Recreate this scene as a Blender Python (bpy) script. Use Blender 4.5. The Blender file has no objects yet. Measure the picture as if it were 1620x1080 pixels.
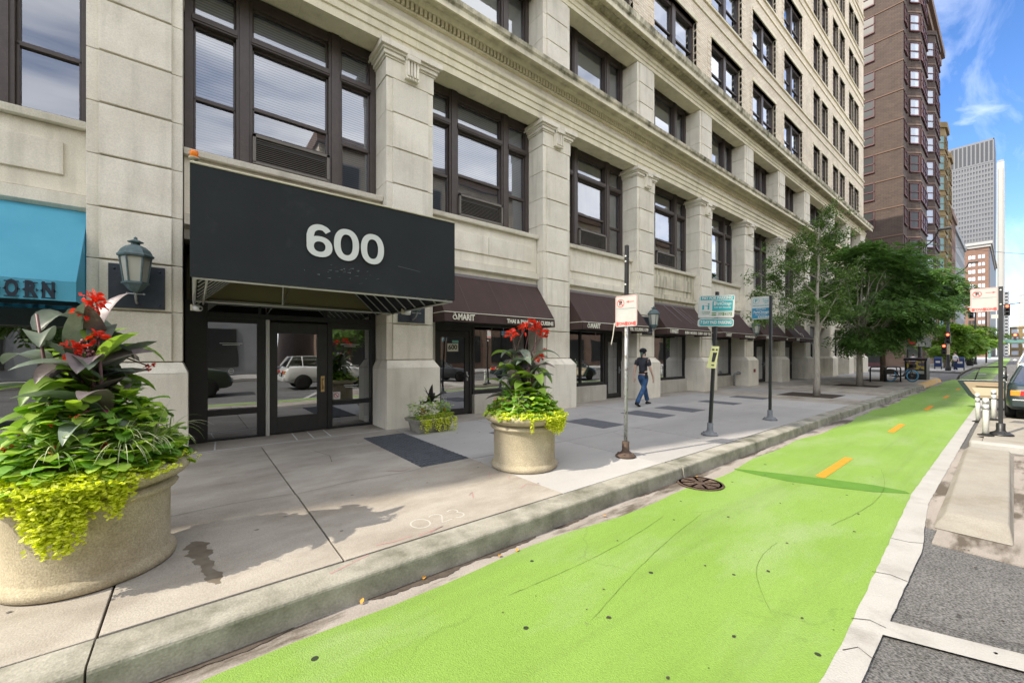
import bpy, bmesh, math, random
import numpy as np
from mathutils import Vector, Matrix, Quaternion
random.seed(7); RNG = np.random.default_rng(7)
S = bpy.context.scene
COL = S.collection
PI = math.pi
# ---------------------------------------------------------------- camera, sky, sun, exposure
W_, H_ = 1620., 1080.
cam_d = bpy.data.cameras.new('camera'); cam = bpy.data.objects.new('camera', cam_d); COL.objects.link(cam)
cam_d.sensor_width = 36; cam_d.lens = 632/1620*36; cam_d.clip_end = 4000; cam_d.clip_start = .05
cam_d.shift_y = 20/1620
cam.location = (0, 0, 1.55); cam.rotation_euler = (PI/2, 0, -math.radians(90-51.48))
S.camera = cam
SUN_EL = math.radians(43.5); SUN_AZ = math.radians(10.5)
to_sun = Vector((-math.cos(SUN_EL)*math.cos(SUN_AZ), math.cos(SUN_EL)*math.sin(SUN_AZ), math.sin(SUN_EL)))
sd = bpy.data.lights.new('sun', 'SUN'); sd.energy = 3.5; sd.angle = math.radians(.55); sd.color = (1, .91, .77)
sun = bpy.data.objects.new('sun', sd); COL.objects.link(sun)
sun.rotation_euler = to_sun.to_track_quat('Z', 'Y').to_euler(); sun.location = (0, 0, 80)
w = bpy.data.worlds.new('World'); S.world = w; w.use_nodes = True
nt = w.node_tree; bg = nt.nodes['Background']
sky = nt.nodes.new('ShaderNodeTexSky'); sky.sky_type = 'NISHITA'; sky.sun_disc = False
sky.sun_elevation = SUN_EL; sky.sun_rotation = math.atan2(to_sun.x, to_sun.y); sky.air_density = .85; sky.dust_density = .25; sky.ozone_density = 2.5
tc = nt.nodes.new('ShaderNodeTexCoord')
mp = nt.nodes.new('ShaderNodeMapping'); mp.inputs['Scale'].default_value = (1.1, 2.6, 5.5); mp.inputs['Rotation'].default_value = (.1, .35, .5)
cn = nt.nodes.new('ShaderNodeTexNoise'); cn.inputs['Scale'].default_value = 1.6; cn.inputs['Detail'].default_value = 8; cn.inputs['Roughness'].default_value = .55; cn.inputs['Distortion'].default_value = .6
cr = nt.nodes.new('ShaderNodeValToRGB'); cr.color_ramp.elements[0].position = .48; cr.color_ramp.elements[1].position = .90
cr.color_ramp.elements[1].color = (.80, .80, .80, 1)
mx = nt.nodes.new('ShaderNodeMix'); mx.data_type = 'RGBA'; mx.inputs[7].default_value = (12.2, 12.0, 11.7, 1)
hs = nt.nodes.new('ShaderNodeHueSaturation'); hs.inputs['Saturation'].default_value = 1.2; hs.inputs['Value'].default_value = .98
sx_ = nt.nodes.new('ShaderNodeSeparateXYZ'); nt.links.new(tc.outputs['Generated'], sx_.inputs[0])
cm = nt.nodes.new('ShaderNodeMapRange'); cm.inputs[1].default_value = .62; cm.inputs[2].default_value = .1; cm.inputs[3].default_value = -.115; cm.inputs[4].default_value = .30; nt.links.new(sx_.outputs[0], cm.inputs[0])  # bright cloud added over the unseen sky to lift the light on the facade
cy = nt.nodes.new('ShaderNodeMapRange'); cy.inputs[1].default_value = -.12; cy.inputs[2].default_value = -.35; cy.inputs[3].default_value = -.115; cy.inputs[4].default_value = .26; nt.links.new(sx_.outputs[1], cy.inputs[0])  # more cloud added in the unseen street-side sky, paling the window reflections
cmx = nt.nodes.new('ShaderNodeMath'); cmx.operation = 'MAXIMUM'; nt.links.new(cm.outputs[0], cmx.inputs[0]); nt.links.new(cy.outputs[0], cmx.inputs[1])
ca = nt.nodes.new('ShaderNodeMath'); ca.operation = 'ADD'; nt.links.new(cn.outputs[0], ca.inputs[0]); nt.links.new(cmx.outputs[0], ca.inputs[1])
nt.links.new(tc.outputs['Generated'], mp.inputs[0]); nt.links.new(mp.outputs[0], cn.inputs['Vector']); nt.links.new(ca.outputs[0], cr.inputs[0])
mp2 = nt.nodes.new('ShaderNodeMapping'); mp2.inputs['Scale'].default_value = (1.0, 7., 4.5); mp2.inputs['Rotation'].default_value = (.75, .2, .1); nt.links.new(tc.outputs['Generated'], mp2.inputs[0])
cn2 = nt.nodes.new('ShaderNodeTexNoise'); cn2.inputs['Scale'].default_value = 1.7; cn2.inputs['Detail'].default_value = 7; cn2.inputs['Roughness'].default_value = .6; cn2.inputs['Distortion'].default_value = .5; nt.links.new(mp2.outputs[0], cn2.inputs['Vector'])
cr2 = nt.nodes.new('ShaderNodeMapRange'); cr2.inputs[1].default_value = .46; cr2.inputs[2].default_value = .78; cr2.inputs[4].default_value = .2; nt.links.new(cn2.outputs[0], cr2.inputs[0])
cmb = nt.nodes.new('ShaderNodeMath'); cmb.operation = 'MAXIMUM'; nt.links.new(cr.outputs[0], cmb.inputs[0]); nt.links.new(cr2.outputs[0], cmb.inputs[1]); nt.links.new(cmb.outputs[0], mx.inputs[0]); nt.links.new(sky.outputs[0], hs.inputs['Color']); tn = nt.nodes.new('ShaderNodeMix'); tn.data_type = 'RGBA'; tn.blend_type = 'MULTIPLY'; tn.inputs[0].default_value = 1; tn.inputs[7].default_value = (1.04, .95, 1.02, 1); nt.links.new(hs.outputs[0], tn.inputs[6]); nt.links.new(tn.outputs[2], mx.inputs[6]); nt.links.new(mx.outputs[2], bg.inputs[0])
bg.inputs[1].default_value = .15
S.view_settings.view_transform = 'Standard'; S.view_settings.look = 'None'; S.view_settings.gamma = 1
S.view_settings.exposure = .86
S.render.engine = 'CYCLES'; S.cycles.max_bounces = 8; S.cycles.transparent_max_bounces = 24; S.cycles.glossy_bounces = 4
S.cycles.caustics_reflective = False; S.cycles.caustics_refractive = False

# ---------------------------------------------------------------- materials
M = {}
def nodes(m): m.use_nodes = True; return m.node_tree, m.node_tree.nodes, m.node_tree.links
def surf(name, c1, c2=None, scale=3., rough=.8, bump=0., bscale=60., detail=6., c3=None, s3=.6, t3=(.55, .7), spec=.3, metal=0., stretch=None, island=0., fine=0., fscale=180., coat=0., transl=0.):
    """mottled surface: c1/c2 by noise, optional stains c3, speckle, bump, per-island tint"""
    m = bpy.data.materials.new(name); t, N, L = nodes(m); b = N['Principled BSDF']
    tc = N.new('ShaderNodeTexCoord'); vec = tc.outputs['Object']
    if stretch:
        mp = N.new('ShaderNodeMapping'); mp.inputs['Scale'].default_value = stretch; L.new(vec, mp.inputs[0]); vec2 = mp.outputs[0]
    else: vec2 = vec
    c2 = c2 or c1
    n = N.new('ShaderNodeTexNoise'); n.inputs['Scale'].default_value = scale; n.inputs['Detail'].default_value = detail; n.inputs['Roughness'].default_value = .6; L.new(vec2, n.inputs['Vector'])
    r = N.new('ShaderNodeValToRGB'); r.color_ramp.elements[0].position = .3; r.color_ramp.elements[1].position = .7
    r.color_ramp.elements[0].color = (*c1, 1); r.color_ramp.elements[1].color = (*c2, 1); L.new(n.outputs[0], r.inputs[0]); col = r.outputs[0]
    if c3:
        n3 = N.new('ShaderNodeTexNoise'); n3.inputs['Scale'].default_value = s3; n3.inputs['Detail'].default_value = 7; n3.inputs['Roughness'].default_value = .65; L.new(vec2, n3.inputs['Vector'])
        r3 = N.new('ShaderNodeValToRGB'); r3.color_ramp.elements[0].position = t3[0]; r3.color_ramp.elements[1].position = t3[1]; L.new(n3.outputs[0], r3.inputs[0])
        x = N.new('ShaderNodeMix'); x.data_type = 'RGBA'; x.inputs[7].default_value = (*c3, 1); L.new(r3.outputs[0], x.inputs[0]); L.new(col, x.inputs[6]); col = x.outputs[2]
    if fine:
        n4 = N.new('ShaderNodeTexNoise'); n4.inputs['Scale'].default_value = fscale; n4.inputs['Detail'].default_value = 2; L.new(vec, n4.inputs['Vector'])
        mr = N.new('ShaderNodeMapRange'); mr.inputs[1].default_value = .3; mr.inputs[2].default_value = .7; mr.inputs[3].default_value = 1-fine; mr.inputs[4].default_value = 1+fine; L.new(n4.outputs[0], mr.inputs[0])
        x = N.new('ShaderNodeMix'); x.data_type = 'RGBA'; x.blend_type = 'MULTIPLY'; x.inputs[0].default_value = 1; L.new(col, x.inputs[6]); L.new(mr.outputs[0], x.inputs[7]); col = x.outputs[2]
    if island:
        g = N.new('ShaderNodeNewGeometry'); mr = N.new('ShaderNodeMapRange'); mr.inputs[3].default_value = 1-island; mr.inputs[4].default_value = 1+island; L.new(g.outputs['Random Per Island'], mr.inputs[0])
        x = N.new('ShaderNodeMix'); x.data_type = 'RGBA'; x.blend_type = 'MULTIPLY'; x.inputs[0].default_value = 1; L.new(col, x.inputs[6]); L.new(mr.outputs[0], x.inputs[7]); col = x.outputs[2]
    L.new(col, b.inputs['Base Color']); b.inputs['Roughness'].default_value = rough; b.inputs['Specular IOR Level'].default_value = spec; b.inputs['Metallic'].default_value = metal
    if coat: b.inputs['Coat Weight'].default_value = coat; b.inputs['Coat Roughness'].default_value = .06
    if bump:
        nb = N.new('ShaderNodeTexNoise'); nb.inputs['Scale'].default_value = bscale; nb.inputs['Detail'].default_value = 5; L.new(vec, nb.inputs['Vector'])
        bp = N.new('ShaderNodeBump'); bp.inputs['Strength'].default_value = bump; bp.inputs['Distance'].default_value = .01; L.new(nb.outputs[0], bp.inputs['Height']); L.new(bp.outputs[0], b.inputs['Normal'])
    if transl:
        tr = N.new('ShaderNodeBsdfTranslucent'); ms = N.new('ShaderNodeMixShader'); ms.inputs[0].default_value = transl
        hs = N.new('ShaderNodeHueSaturation'); hs.inputs['Saturation'].default_value = 1.1; hs.inputs['Value'].default_value = 1.5; L.new(col, hs.inputs['Color']); L.new(hs.outputs[0], tr.inputs[0])
        L.new(b.outputs[0], ms.inputs[1]); L.new(tr.outputs[0], ms.inputs[2]); L.new(ms.outputs[0], N['Material Output'].inputs[0])
    M[name] = m; return m
def emis(name, c, s):
    m = bpy.data.materials.new(name); t, N, L = nodes(m); b = N['Principled BSDF']; b.inputs['Base Color'].default_value = (*c, 1)
    b.inputs['Emission Color'].default_value = (*c, 1); b.inputs['Emission Strength'].default_value = s; M[name] = m; return m
def glass(name, tint=(.75, .8, .8), boost=2.0, base=.06, rough=0., wave=.0):
    m = bpy.data.materials.new(name); t, N, L = nodes(m); N.remove(N['Principled BSDF'])
    tr = N.new('ShaderNodeBsdfTransparent'); tr.inputs[0].default_value = (*tint, 1)
    gl = N.new('ShaderNodeBsdfAnisotropic') if False else N.new('ShaderNodeBsdfGlossy'); gl.inputs['Roughness'].default_value = rough; gl.inputs['Color'].default_value = (.92, .95, 1, 1)
    fr = N.new('ShaderNodeFresnel'); fr.inputs[0].default_value = 1.5
    ma = N.new('ShaderNodeMath'); ma.operation = 'MULTIPLY_ADD'; ma.inputs[1].default_value = boost; ma.inputs[2].default_value = base; ma.use_clamp = True
    ms = N.new('ShaderNodeMixShader'); L.new(fr.outputs[0], ma.inputs[0]); L.new(ma.outputs[0], ms.inputs[0]); L.new(tr.outputs[0], ms.inputs[1]); L.new(gl.outputs[0], ms.inputs[2]); L.new(ms.outputs[0], N['Material Output'].inputs[0])
    if wave:
        tc = N.new('ShaderNodeTexCoord'); nb = N.new('ShaderNodeTexNoise'); nb.inputs['Scale'].default_value = 1.1; nb.inputs['Detail'].default_value = 1
        L.new(tc.outputs['Object'], nb.inputs[0]); bp = N.new('ShaderNodeBump'); bp.inputs['Strength'].default_value = wave; bp.inputs['Distance'].default_value = .02; L.new(nb.outputs[0], bp.inputs['Height'])
        L.new(bp.outputs[0], gl.inputs['Normal'])
    M[name] = m; return m
def stone(name, c1, c2, c3, moss=None, streak=None):
    """limestone: broad mottling, fine grain, blockwise tint (brick texture), optional grime bands at given heights"""
    m = surf(name, c1, c2, scale=1.7, rough=.85, bump=.25, bscale=45, c3=c3, s3=.9, t3=(.45, .78), fine=.09, fscale=70, island=.07, detail=8)
    t, N, L = nodes(m); b = N['Principled BSDF']; col = b.inputs['Base Color'].links[0].from_socket
    if streak:
        tc = N.new('ShaderNodeTexCoord'); mp = N.new('ShaderNodeMapping'); mp.inputs['Scale'].default_value = (3.2, 3.2, .35); L.new(tc.outputs['Object'], mp.inputs[0])
        n = N.new('ShaderNodeTexNoise'); n.inputs['Scale'].default_value = 1.6; n.inputs['Detail'].default_value = 6; L.new(mp.outputs[0], n.inputs['Vector'])
        r = N.new('ShaderNodeValToRGB'); r.color_ramp.elements[0].position = .52; r.color_ramp.elements[1].position = .78; r.color_ramp.elements[1].color = (streak[3],)*3+(1,); L.new(n.outputs[0], r.inputs[0])
        x = N.new('ShaderNodeMix'); x.data_type = 'RGBA'; x.inputs[7].default_value = (*streak[:3], 1); L.new(r.outputs[0], x.inputs[0]); L.new(col, x.inputs[6]); col = x.outputs[2]
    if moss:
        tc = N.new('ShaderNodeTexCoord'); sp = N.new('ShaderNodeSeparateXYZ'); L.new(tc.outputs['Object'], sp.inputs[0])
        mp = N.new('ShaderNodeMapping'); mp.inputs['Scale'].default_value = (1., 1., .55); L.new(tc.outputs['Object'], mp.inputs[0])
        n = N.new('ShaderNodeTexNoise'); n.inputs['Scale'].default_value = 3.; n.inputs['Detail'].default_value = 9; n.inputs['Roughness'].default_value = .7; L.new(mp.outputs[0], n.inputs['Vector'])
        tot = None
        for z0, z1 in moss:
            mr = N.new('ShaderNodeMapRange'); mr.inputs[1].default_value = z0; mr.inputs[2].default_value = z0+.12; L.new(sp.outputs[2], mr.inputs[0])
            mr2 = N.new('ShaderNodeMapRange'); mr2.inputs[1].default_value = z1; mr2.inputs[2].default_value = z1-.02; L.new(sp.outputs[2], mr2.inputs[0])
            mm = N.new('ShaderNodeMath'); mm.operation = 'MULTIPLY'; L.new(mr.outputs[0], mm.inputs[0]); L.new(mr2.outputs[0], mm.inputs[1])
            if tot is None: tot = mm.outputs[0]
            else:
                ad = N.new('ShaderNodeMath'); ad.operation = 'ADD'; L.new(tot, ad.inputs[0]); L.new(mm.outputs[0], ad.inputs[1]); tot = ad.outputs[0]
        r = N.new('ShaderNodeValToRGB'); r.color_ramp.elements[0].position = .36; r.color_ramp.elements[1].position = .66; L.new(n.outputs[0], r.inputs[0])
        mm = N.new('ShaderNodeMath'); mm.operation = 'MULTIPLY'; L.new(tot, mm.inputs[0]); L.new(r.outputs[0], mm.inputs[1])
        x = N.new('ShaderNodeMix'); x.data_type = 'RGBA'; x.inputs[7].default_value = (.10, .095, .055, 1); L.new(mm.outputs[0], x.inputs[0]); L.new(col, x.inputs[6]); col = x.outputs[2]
    L.new(col, b.inputs['Base Color']); return m
def brickmat(name, a, c, mortar, bw=.24, bh=.075, axis='XZ', band=None, rough=.85):
    m = bpy.data.materials.new(name); t, N, L = nodes(m); b = N['Principled BSDF']; b.inputs['Roughness'].default_value = rough
    tc = N.new('ShaderNodeTexCoord'); sp = N.new('ShaderNodeSeparateXYZ'); cb = N.new('ShaderNodeCombineXYZ'); L.new(tc.outputs['Object'], sp.inputs[0])
    if axis == 'XZ':
        ad = N.new('ShaderNodeMath'); ad.operation = 'ADD'; L.new(sp.outputs[0], ad.inputs[0]); L.new(sp.outputs[1], ad.inputs[1]); L.new(ad.outputs[0], cb.inputs[0])
    L.new(sp.outputs[2], cb.inputs[1])
    bt = N.new('ShaderNodeTexBrick'); bt.inputs['Color1'].default_value = (*a, 1); bt.inputs['Color2'].default_value = (*c, 1); bt.inputs['Mortar'].default_value = (*mortar, 1)
    bt.inputs['Scale'].default_value = 1; bt.inputs['Brick Width'].default_value = bw; bt.inputs['Row Height'].default_value = bh; bt.inputs['Mortar Size'].default_value = bh*.13; bt.inputs['Bias'].default_value = -.1
    L.new(cb.outputs[0], bt.inputs['Vector'])
    n = N.new('ShaderNodeTexNoise'); n.inputs['Scale'].default_value = .7; n.inputs['Detail'].default_value = 8; n.inputs['Roughness'].default_value = .65; L.new(tc.outputs['Object'], n.inputs[0])
    mr = N.new('ShaderNodeMapRange'); mr.inputs[1].default_value = .25; mr.inputs[2].default_value = .75; mr.inputs[3].default_value = .78; mr.inputs[4].default_value = 1.15; L.new(n.outputs[0], mr.inputs[0])
    x = N.new('ShaderNodeMix'); x.data_type = 'RGBA'; x.blend_type = 'MULTIPLY'; x.inputs[0].default_value = 1; L.new(bt.outputs[0], x.inputs[6]); L.new(mr.outputs[0], x.inputs[7])
    L.new(x.outputs[2], b.inputs['Base Color'])
    bp = N.new('ShaderNodeBump'); bp.inputs['Strength'].default_value = .5; bp.inputs['Distance'].default_value = .01; bp.invert = True; L.new(bt.outputs['Fac'], bp.inputs['Height']); L.new(bp.outputs[0], b.inputs['Normal'])
    M[name] = m; return m
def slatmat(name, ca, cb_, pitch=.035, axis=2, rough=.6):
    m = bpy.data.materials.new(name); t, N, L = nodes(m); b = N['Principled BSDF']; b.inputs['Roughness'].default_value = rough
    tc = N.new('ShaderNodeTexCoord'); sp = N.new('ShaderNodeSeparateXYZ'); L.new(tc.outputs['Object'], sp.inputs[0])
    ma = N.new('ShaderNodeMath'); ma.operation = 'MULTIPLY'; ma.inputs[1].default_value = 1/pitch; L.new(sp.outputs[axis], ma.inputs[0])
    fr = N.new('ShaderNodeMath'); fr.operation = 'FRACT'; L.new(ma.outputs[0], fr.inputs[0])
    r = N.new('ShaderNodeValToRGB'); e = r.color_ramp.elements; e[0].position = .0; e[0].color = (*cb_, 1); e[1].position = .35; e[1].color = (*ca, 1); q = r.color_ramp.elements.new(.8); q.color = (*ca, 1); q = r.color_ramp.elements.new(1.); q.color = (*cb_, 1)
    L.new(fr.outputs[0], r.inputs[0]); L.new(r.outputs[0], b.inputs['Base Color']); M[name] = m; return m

stone('limestone', (.73, .68, .565), (.82, .775, .655), (.62, .57, .46), streak=(.27, .25, .18, .35))
stone('limestone_grey', (.50, .475, .41), (.58, .555, .48), (.40, .37, .295), streak=(.22, .2, .15, .4))
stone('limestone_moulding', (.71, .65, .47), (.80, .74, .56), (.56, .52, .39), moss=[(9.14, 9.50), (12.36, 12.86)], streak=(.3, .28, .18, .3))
stone('limestone_stained', (.60, .55, .43), (.68, .63, .50), (.36, .33, .25), streak=(.13, .125, .09, .8))
brickmat('tan_brick', (.80, .70, .53), (.70, .585, .42), (.55, .48, .38), .3, .10)
brickmat('brown_brick', (.092, .062, .046), (.064, .043, .033), (.04, .032, .028), .5, .16)
brickmat('red_brick', (.19, .10, .065), (.155, .08, .052), (.2, .14, .11), .4, .12)
surf('bronze_paint', (.055, .042, .036), (.075, .058, .05), scale=5, rough=.45, spec=.5, fine=.1, fscale=40)
surf('black_paint', (.013, .014, .015), (.02, .02, .021), scale=8, rough=.42, spec=.5)
surf('door_paint', (.022, .022, .023), (.03, .03, .03), scale=6, rough=.38, spec=.5)
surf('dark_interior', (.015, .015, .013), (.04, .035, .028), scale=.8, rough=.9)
surf('lobby_wall', (.20, .18, .09), (.26, .235, .12), scale=.6, rough=.7)
glass('window_glass', (.78, .82, .85), 2.6, .12, wave=.10)
glass('shop_glass', (.45, .48, .44), 3.6, .24, wave=.12)
glass('far_glass', (.25, .3, .33), 3., .25, .02)
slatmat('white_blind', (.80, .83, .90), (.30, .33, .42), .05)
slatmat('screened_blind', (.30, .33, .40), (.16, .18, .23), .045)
surf('curtain', (.55, .54, .50), (.42, .41, .38), scale=9, rough=.9, stretch=(1, 1, .05))
surf('roller_shade', (.62, .62, .58), (.68, .68, .63), scale=1.2, rough=.8)
surf('canopy_fabric', (.015, .018, .020), (.020, .024, .027), scale=2.2, rough=.72, bump=.15, bscale=6, c3=(.045, .05, .054), s3=1.3, t3=(.6, .85), fine=.1, fscale=160)
surf('awning_brown', (.055, .033, .028), (.070, .042, .036), scale=2, rough=.75, c3=(.10, .07, .065), s3=2.4, t3=(.6, .9), bump=.12, bscale=5, stretch=(1, 1, .5))
surf('awning_blue', (.10, .42, .58), (.13, .47, .63), scale=2.5, rough=.7, bump=.2, bscale=9, transl=.25)
surf('cream_paint', (.62, .58, .42), (.66, .62, .47), rough=.6)
surf('white_paint', (.72, .72, .69), (.78, .78, .75), scale=6, rough=.6)
surf('letter_white', (.62, .65, .62), (.68, .70, .67), rough=.6)
surf('letter_cream', (.72, .70, .58), rough=.6)
surf('verdigris', (.07, .115, .12), (.12, .175, .18), scale=14, rough=.55, c3=(.08, .1, .11), s3=6, spec=.5)
surf('blued_plate', (.022, .03, .042), (.04, .05, .066), scale=7, rough=.5, spec=.5, c3=(.06, .065, .07), s3=4)
surf('frosted_glass', (.46, .45, .38), (.52, .52, .45), rough=.25, spec=.6)
surf('galvanised', (.30, .31, .31), (.42, .43, .43), scale=30, rough=.45, metal=.4, c3=(.16, .15, .13), s3=12, t3=(.55, .6))
surf('rusty_iron', (.06, .04, .03), (.11, .075, .055), scale=18, rough=.8, c3=(.2, .14, .1), s3=7, bump=.3)
surf('grey_iron', (.13, .14, .15), (.2, .21, .22), scale=20, rough=.6, bump=.2)
surf('alu_strip', (.55, .56, .52), (.62, .62, .58), rough=.35, metal=.3)
surf('brass', (.6, .42, .2), rough=.3, metal=.9)
surf('sidewalk_old', (.325, .295, .25), (.42, .385, .33), scale=1.2, rough=.88, bump=.35, bscale=90, c3=(.20, .17, .135), s3=.7, t3=(.44, .78), fine=.13, fscale=110, stretch=(1, 1.9, 1), island=.09)
surf('sidewalk_new', (.355, .343, .325), (.42, .405, .385), scale=1.0, rough=.88, bump=.3, bscale=90, c3=(.28, .275, .27), s3=.5, t3=(.5, .8), fine=.10, fscale=130, stretch=(1, 2.4, 1), island=.09)
surf('kerb_concrete', (.29, .275, .225), (.40, .38, .325), scale=2.6, rough=.9, bump=.45, bscale=55, c3=(.13, .13, .095), s3=2.1, t3=(.42, .68), fine=.12, fscale=80)
surf('gutter_concrete', (.27, .24, .21), (.35, .315, .28), scale=2, rough=.9, bump=.4, bscale=60, c3=(.11, .09, .07), s3=.9, t3=(.50, .60), fine=.1, fscale=90, stretch=(.8, 3, 1))
surf('asphalt', (.12, .118, .115), (.165, .162, .157), scale=1.2, rough=.9, bump=1.2, bscale=120, fine=.65, fscale=75, c3=(.10, .095, .09), s3=.5)
surf('joint_dark', (.035, .03, .025), (.06, .05, .04), scale=5, rough=.95)
surf('vault_plate', (.10, .105, .12), (.14, .145, .16), scale=5, rough=.75, fine=.3, fscale=60)
surf('soil', (.04, .03, .022), (.07, .05, .035), scale=20, rough=1, bump=1, bscale=40)
surf('road_white', (.38, .37, .345), (.44, .43, .405), scale=2.5, rough=.75, bump=.5, bscale=70, c3=(.29, .275, .25), s3=1.9, t3=(.54, .74), fine=.06, fscale=130)
surf('road_orange', (.60, .24, .015), (.66, .28, .025), scale=8, rough=.75, fine=.08, fscale=90)
surf('planter_concrete', (.40, .345, .235), (.50, .435, .31), scale=4, rough=.85, bump=.5, bscale=130, c3=(.27, .22, .13), s3=1.6, t3=(.5, .72), fine=.22, fscale=95)
surf('skin', (.55, .36, .27), (.6, .4, .3), rough=.55)
surf('chrome', (.5, .5, .5), rough=.2, metal=1)
surf('rubber', (.015, .015, .015), (.025, .025, .025), scale=10, rough=.8)

def green_mat():
    m = surf('bike_lane_paint', (.185, .31, .052), (.215, .35, .066), scale=.9, rough=.8, bump=.7, bscale=110, c3=(.285, .37, .17), s3=.7, t3=(.52, .82), fine=.09, fscale=70, stretch=(.7, 1.6, 1))
    t, N, L = nodes(m); b = N['Principled BSDF']; col = b.inputs['Base Color'].links[0].from_socket
    tc = N.new('ShaderNodeTexCoord')
    # faint tyre tracks and grime running along the lane, and pinholes where the aggregate shows
    for sc, vs_, lo, hi, amt, cc in ((1.3, (.12, 2.2, 1), .5, .72, .34, (.115, .17, .045)), (14., (1, 1, 1), .63, .72, .5, (.13, .17, .07)), (.8, (.5, 1, 1), .52, .7, .3, (.30, .38, .19))):
        mp = N.new('ShaderNodeMapping'); mp.inputs['Scale'].default_value = vs_; L.new(tc.outputs['Object'], mp.inputs[0])
        q = N.new('ShaderNodeTexNoise'); q.inputs['Scale'].default_value = sc; q.inputs['Detail'].default_value = 9; q.inputs['Roughness'].default_value = .68; L.new(mp.outputs[0], q.inputs['Vector'])
        mr = N.new('ShaderNodeMapRange'); mr.inputs[1].default_value = lo; mr.inputs[2].default_value = hi; mr.inputs[4].default_value = amt; L.new(q.outputs[0], mr.inputs[0])
        x = N.new('ShaderNodeMix'); x.data_type = 'RGBA'; x.inputs[7].default_value = (*cc, 1); L.new(mr.outputs[0], x.inputs[0]); L.new(col, x.inputs[6]); col = x.outputs[2]
    # gum spots
    v = N.new('ShaderNodeTexVoronoi'); v.voronoi_dimensions = '2D'; v.inputs['Scale'].default_value = 1.7; L.new(tc.outputs['Object'], v.inputs['Vector'])
    sp = N.new('ShaderNodeSeparateColor'); L.new(v.outputs['Color'], sp.inputs[0])
    rr = N.new('ShaderNodeMath'); rr.operation = 'MULTIPLY_ADD'; rr.inputs[1].default_value = .045; rr.inputs[2].default_value = -.006; L.new(sp.outputs[0], rr.inputs[0])
    lt = N.new('ShaderNodeMath'); lt.operation = 'LESS_THAN'; L.new(v.outputs['Distance'], lt.inputs[0]); L.new(rr.outputs[0], lt.inputs[1])
    th = N.new('ShaderNodeMath'); th.operation = 'LESS_THAN'; th.inputs[1].default_value = .33; L.new(sp.outputs[1], th.inputs[0])
    mm = N.new('ShaderNodeMath'); mm.operation = 'MULTIPLY'; L.new(lt.outputs[0], mm.inputs[0]); L.new(th.outputs[0], mm.inputs[1])
    x = N.new('ShaderNodeMix'); x.data_type = 'RGBA'; x.inputs[7].default_value = (.03, .04, .02, 1); L.new(mm.outputs[0], x.inputs[0]); L.new(col, x.inputs[6]); col = x.outputs[2]
    # fine cracks
    v2 = N.new('ShaderNodeTexVoronoi'); v2.feature = 'DISTANCE_TO_EDGE'; v2.inputs['Scale'].default_value = .42
    nz = N.new('ShaderNodeTexNoise'); nz.inputs['Scale'].default_value = 2.; nz.inputs['Detail'].default_value = 6; L.new(tc.outputs['Object'], nz.inputs[0])
    ad = N.new('ShaderNodeMix'); ad.data_type = 'RGBA'; ad.inputs[0].default_value = .3; L.new(tc.outputs['Object'], ad.inputs[6]); L.new(nz.outputs['Color'], ad.inputs[7]); L.new(ad.outputs[2], v2.inputs['Vector'])
    cr = N.new('ShaderNodeMapRange'); cr.inputs[1].default_value = .0; cr.inputs[2].default_value = .0035; cr.inputs[3].default_value = .28; cr.inputs[4].default_value = 0; L.new(v2.outputs['Distance'], cr.inputs[0])
    n5 = N.new('ShaderNodeTexNoise'); n5.inputs['Scale'].default_value = 1.1; L.new(tc.outputs['Object'], n5.inputs[0])
    r5 = N.new('ShaderNodeMapRange'); r5.inputs[1].default_value = .5; r5.inputs[2].default_value = .62; L.new(n5.outputs[0], r5.inputs[0])
    m5 = N.new('ShaderNodeMath'); m5.operation = 'MULTIPLY'; L.new(cr.outputs[0], m5.inputs[0]); L.new(r5.outputs[0], m5.inputs[1])
    x = N.new('ShaderNodeMix'); x.data_type = 'RGBA'; x.inputs[7].default_value = (.07, .12, .03, 1); L.new(m5.outputs[0], x.inputs[0]); L.new(col, x.inputs[6]); col = x.outputs[2]
    L.new(col, b.inputs['Base Color'])
green_mat()
surf('green_fresh', (.085, .205, .022), (.11, .24, .03), scale=6, rough=.8, fine=.1)
def plain(name, c, rough=.6, **k): return surf(name, c, tuple(min(1, v*1.12) for v in c), scale=9, rough=rough, **k)

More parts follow.
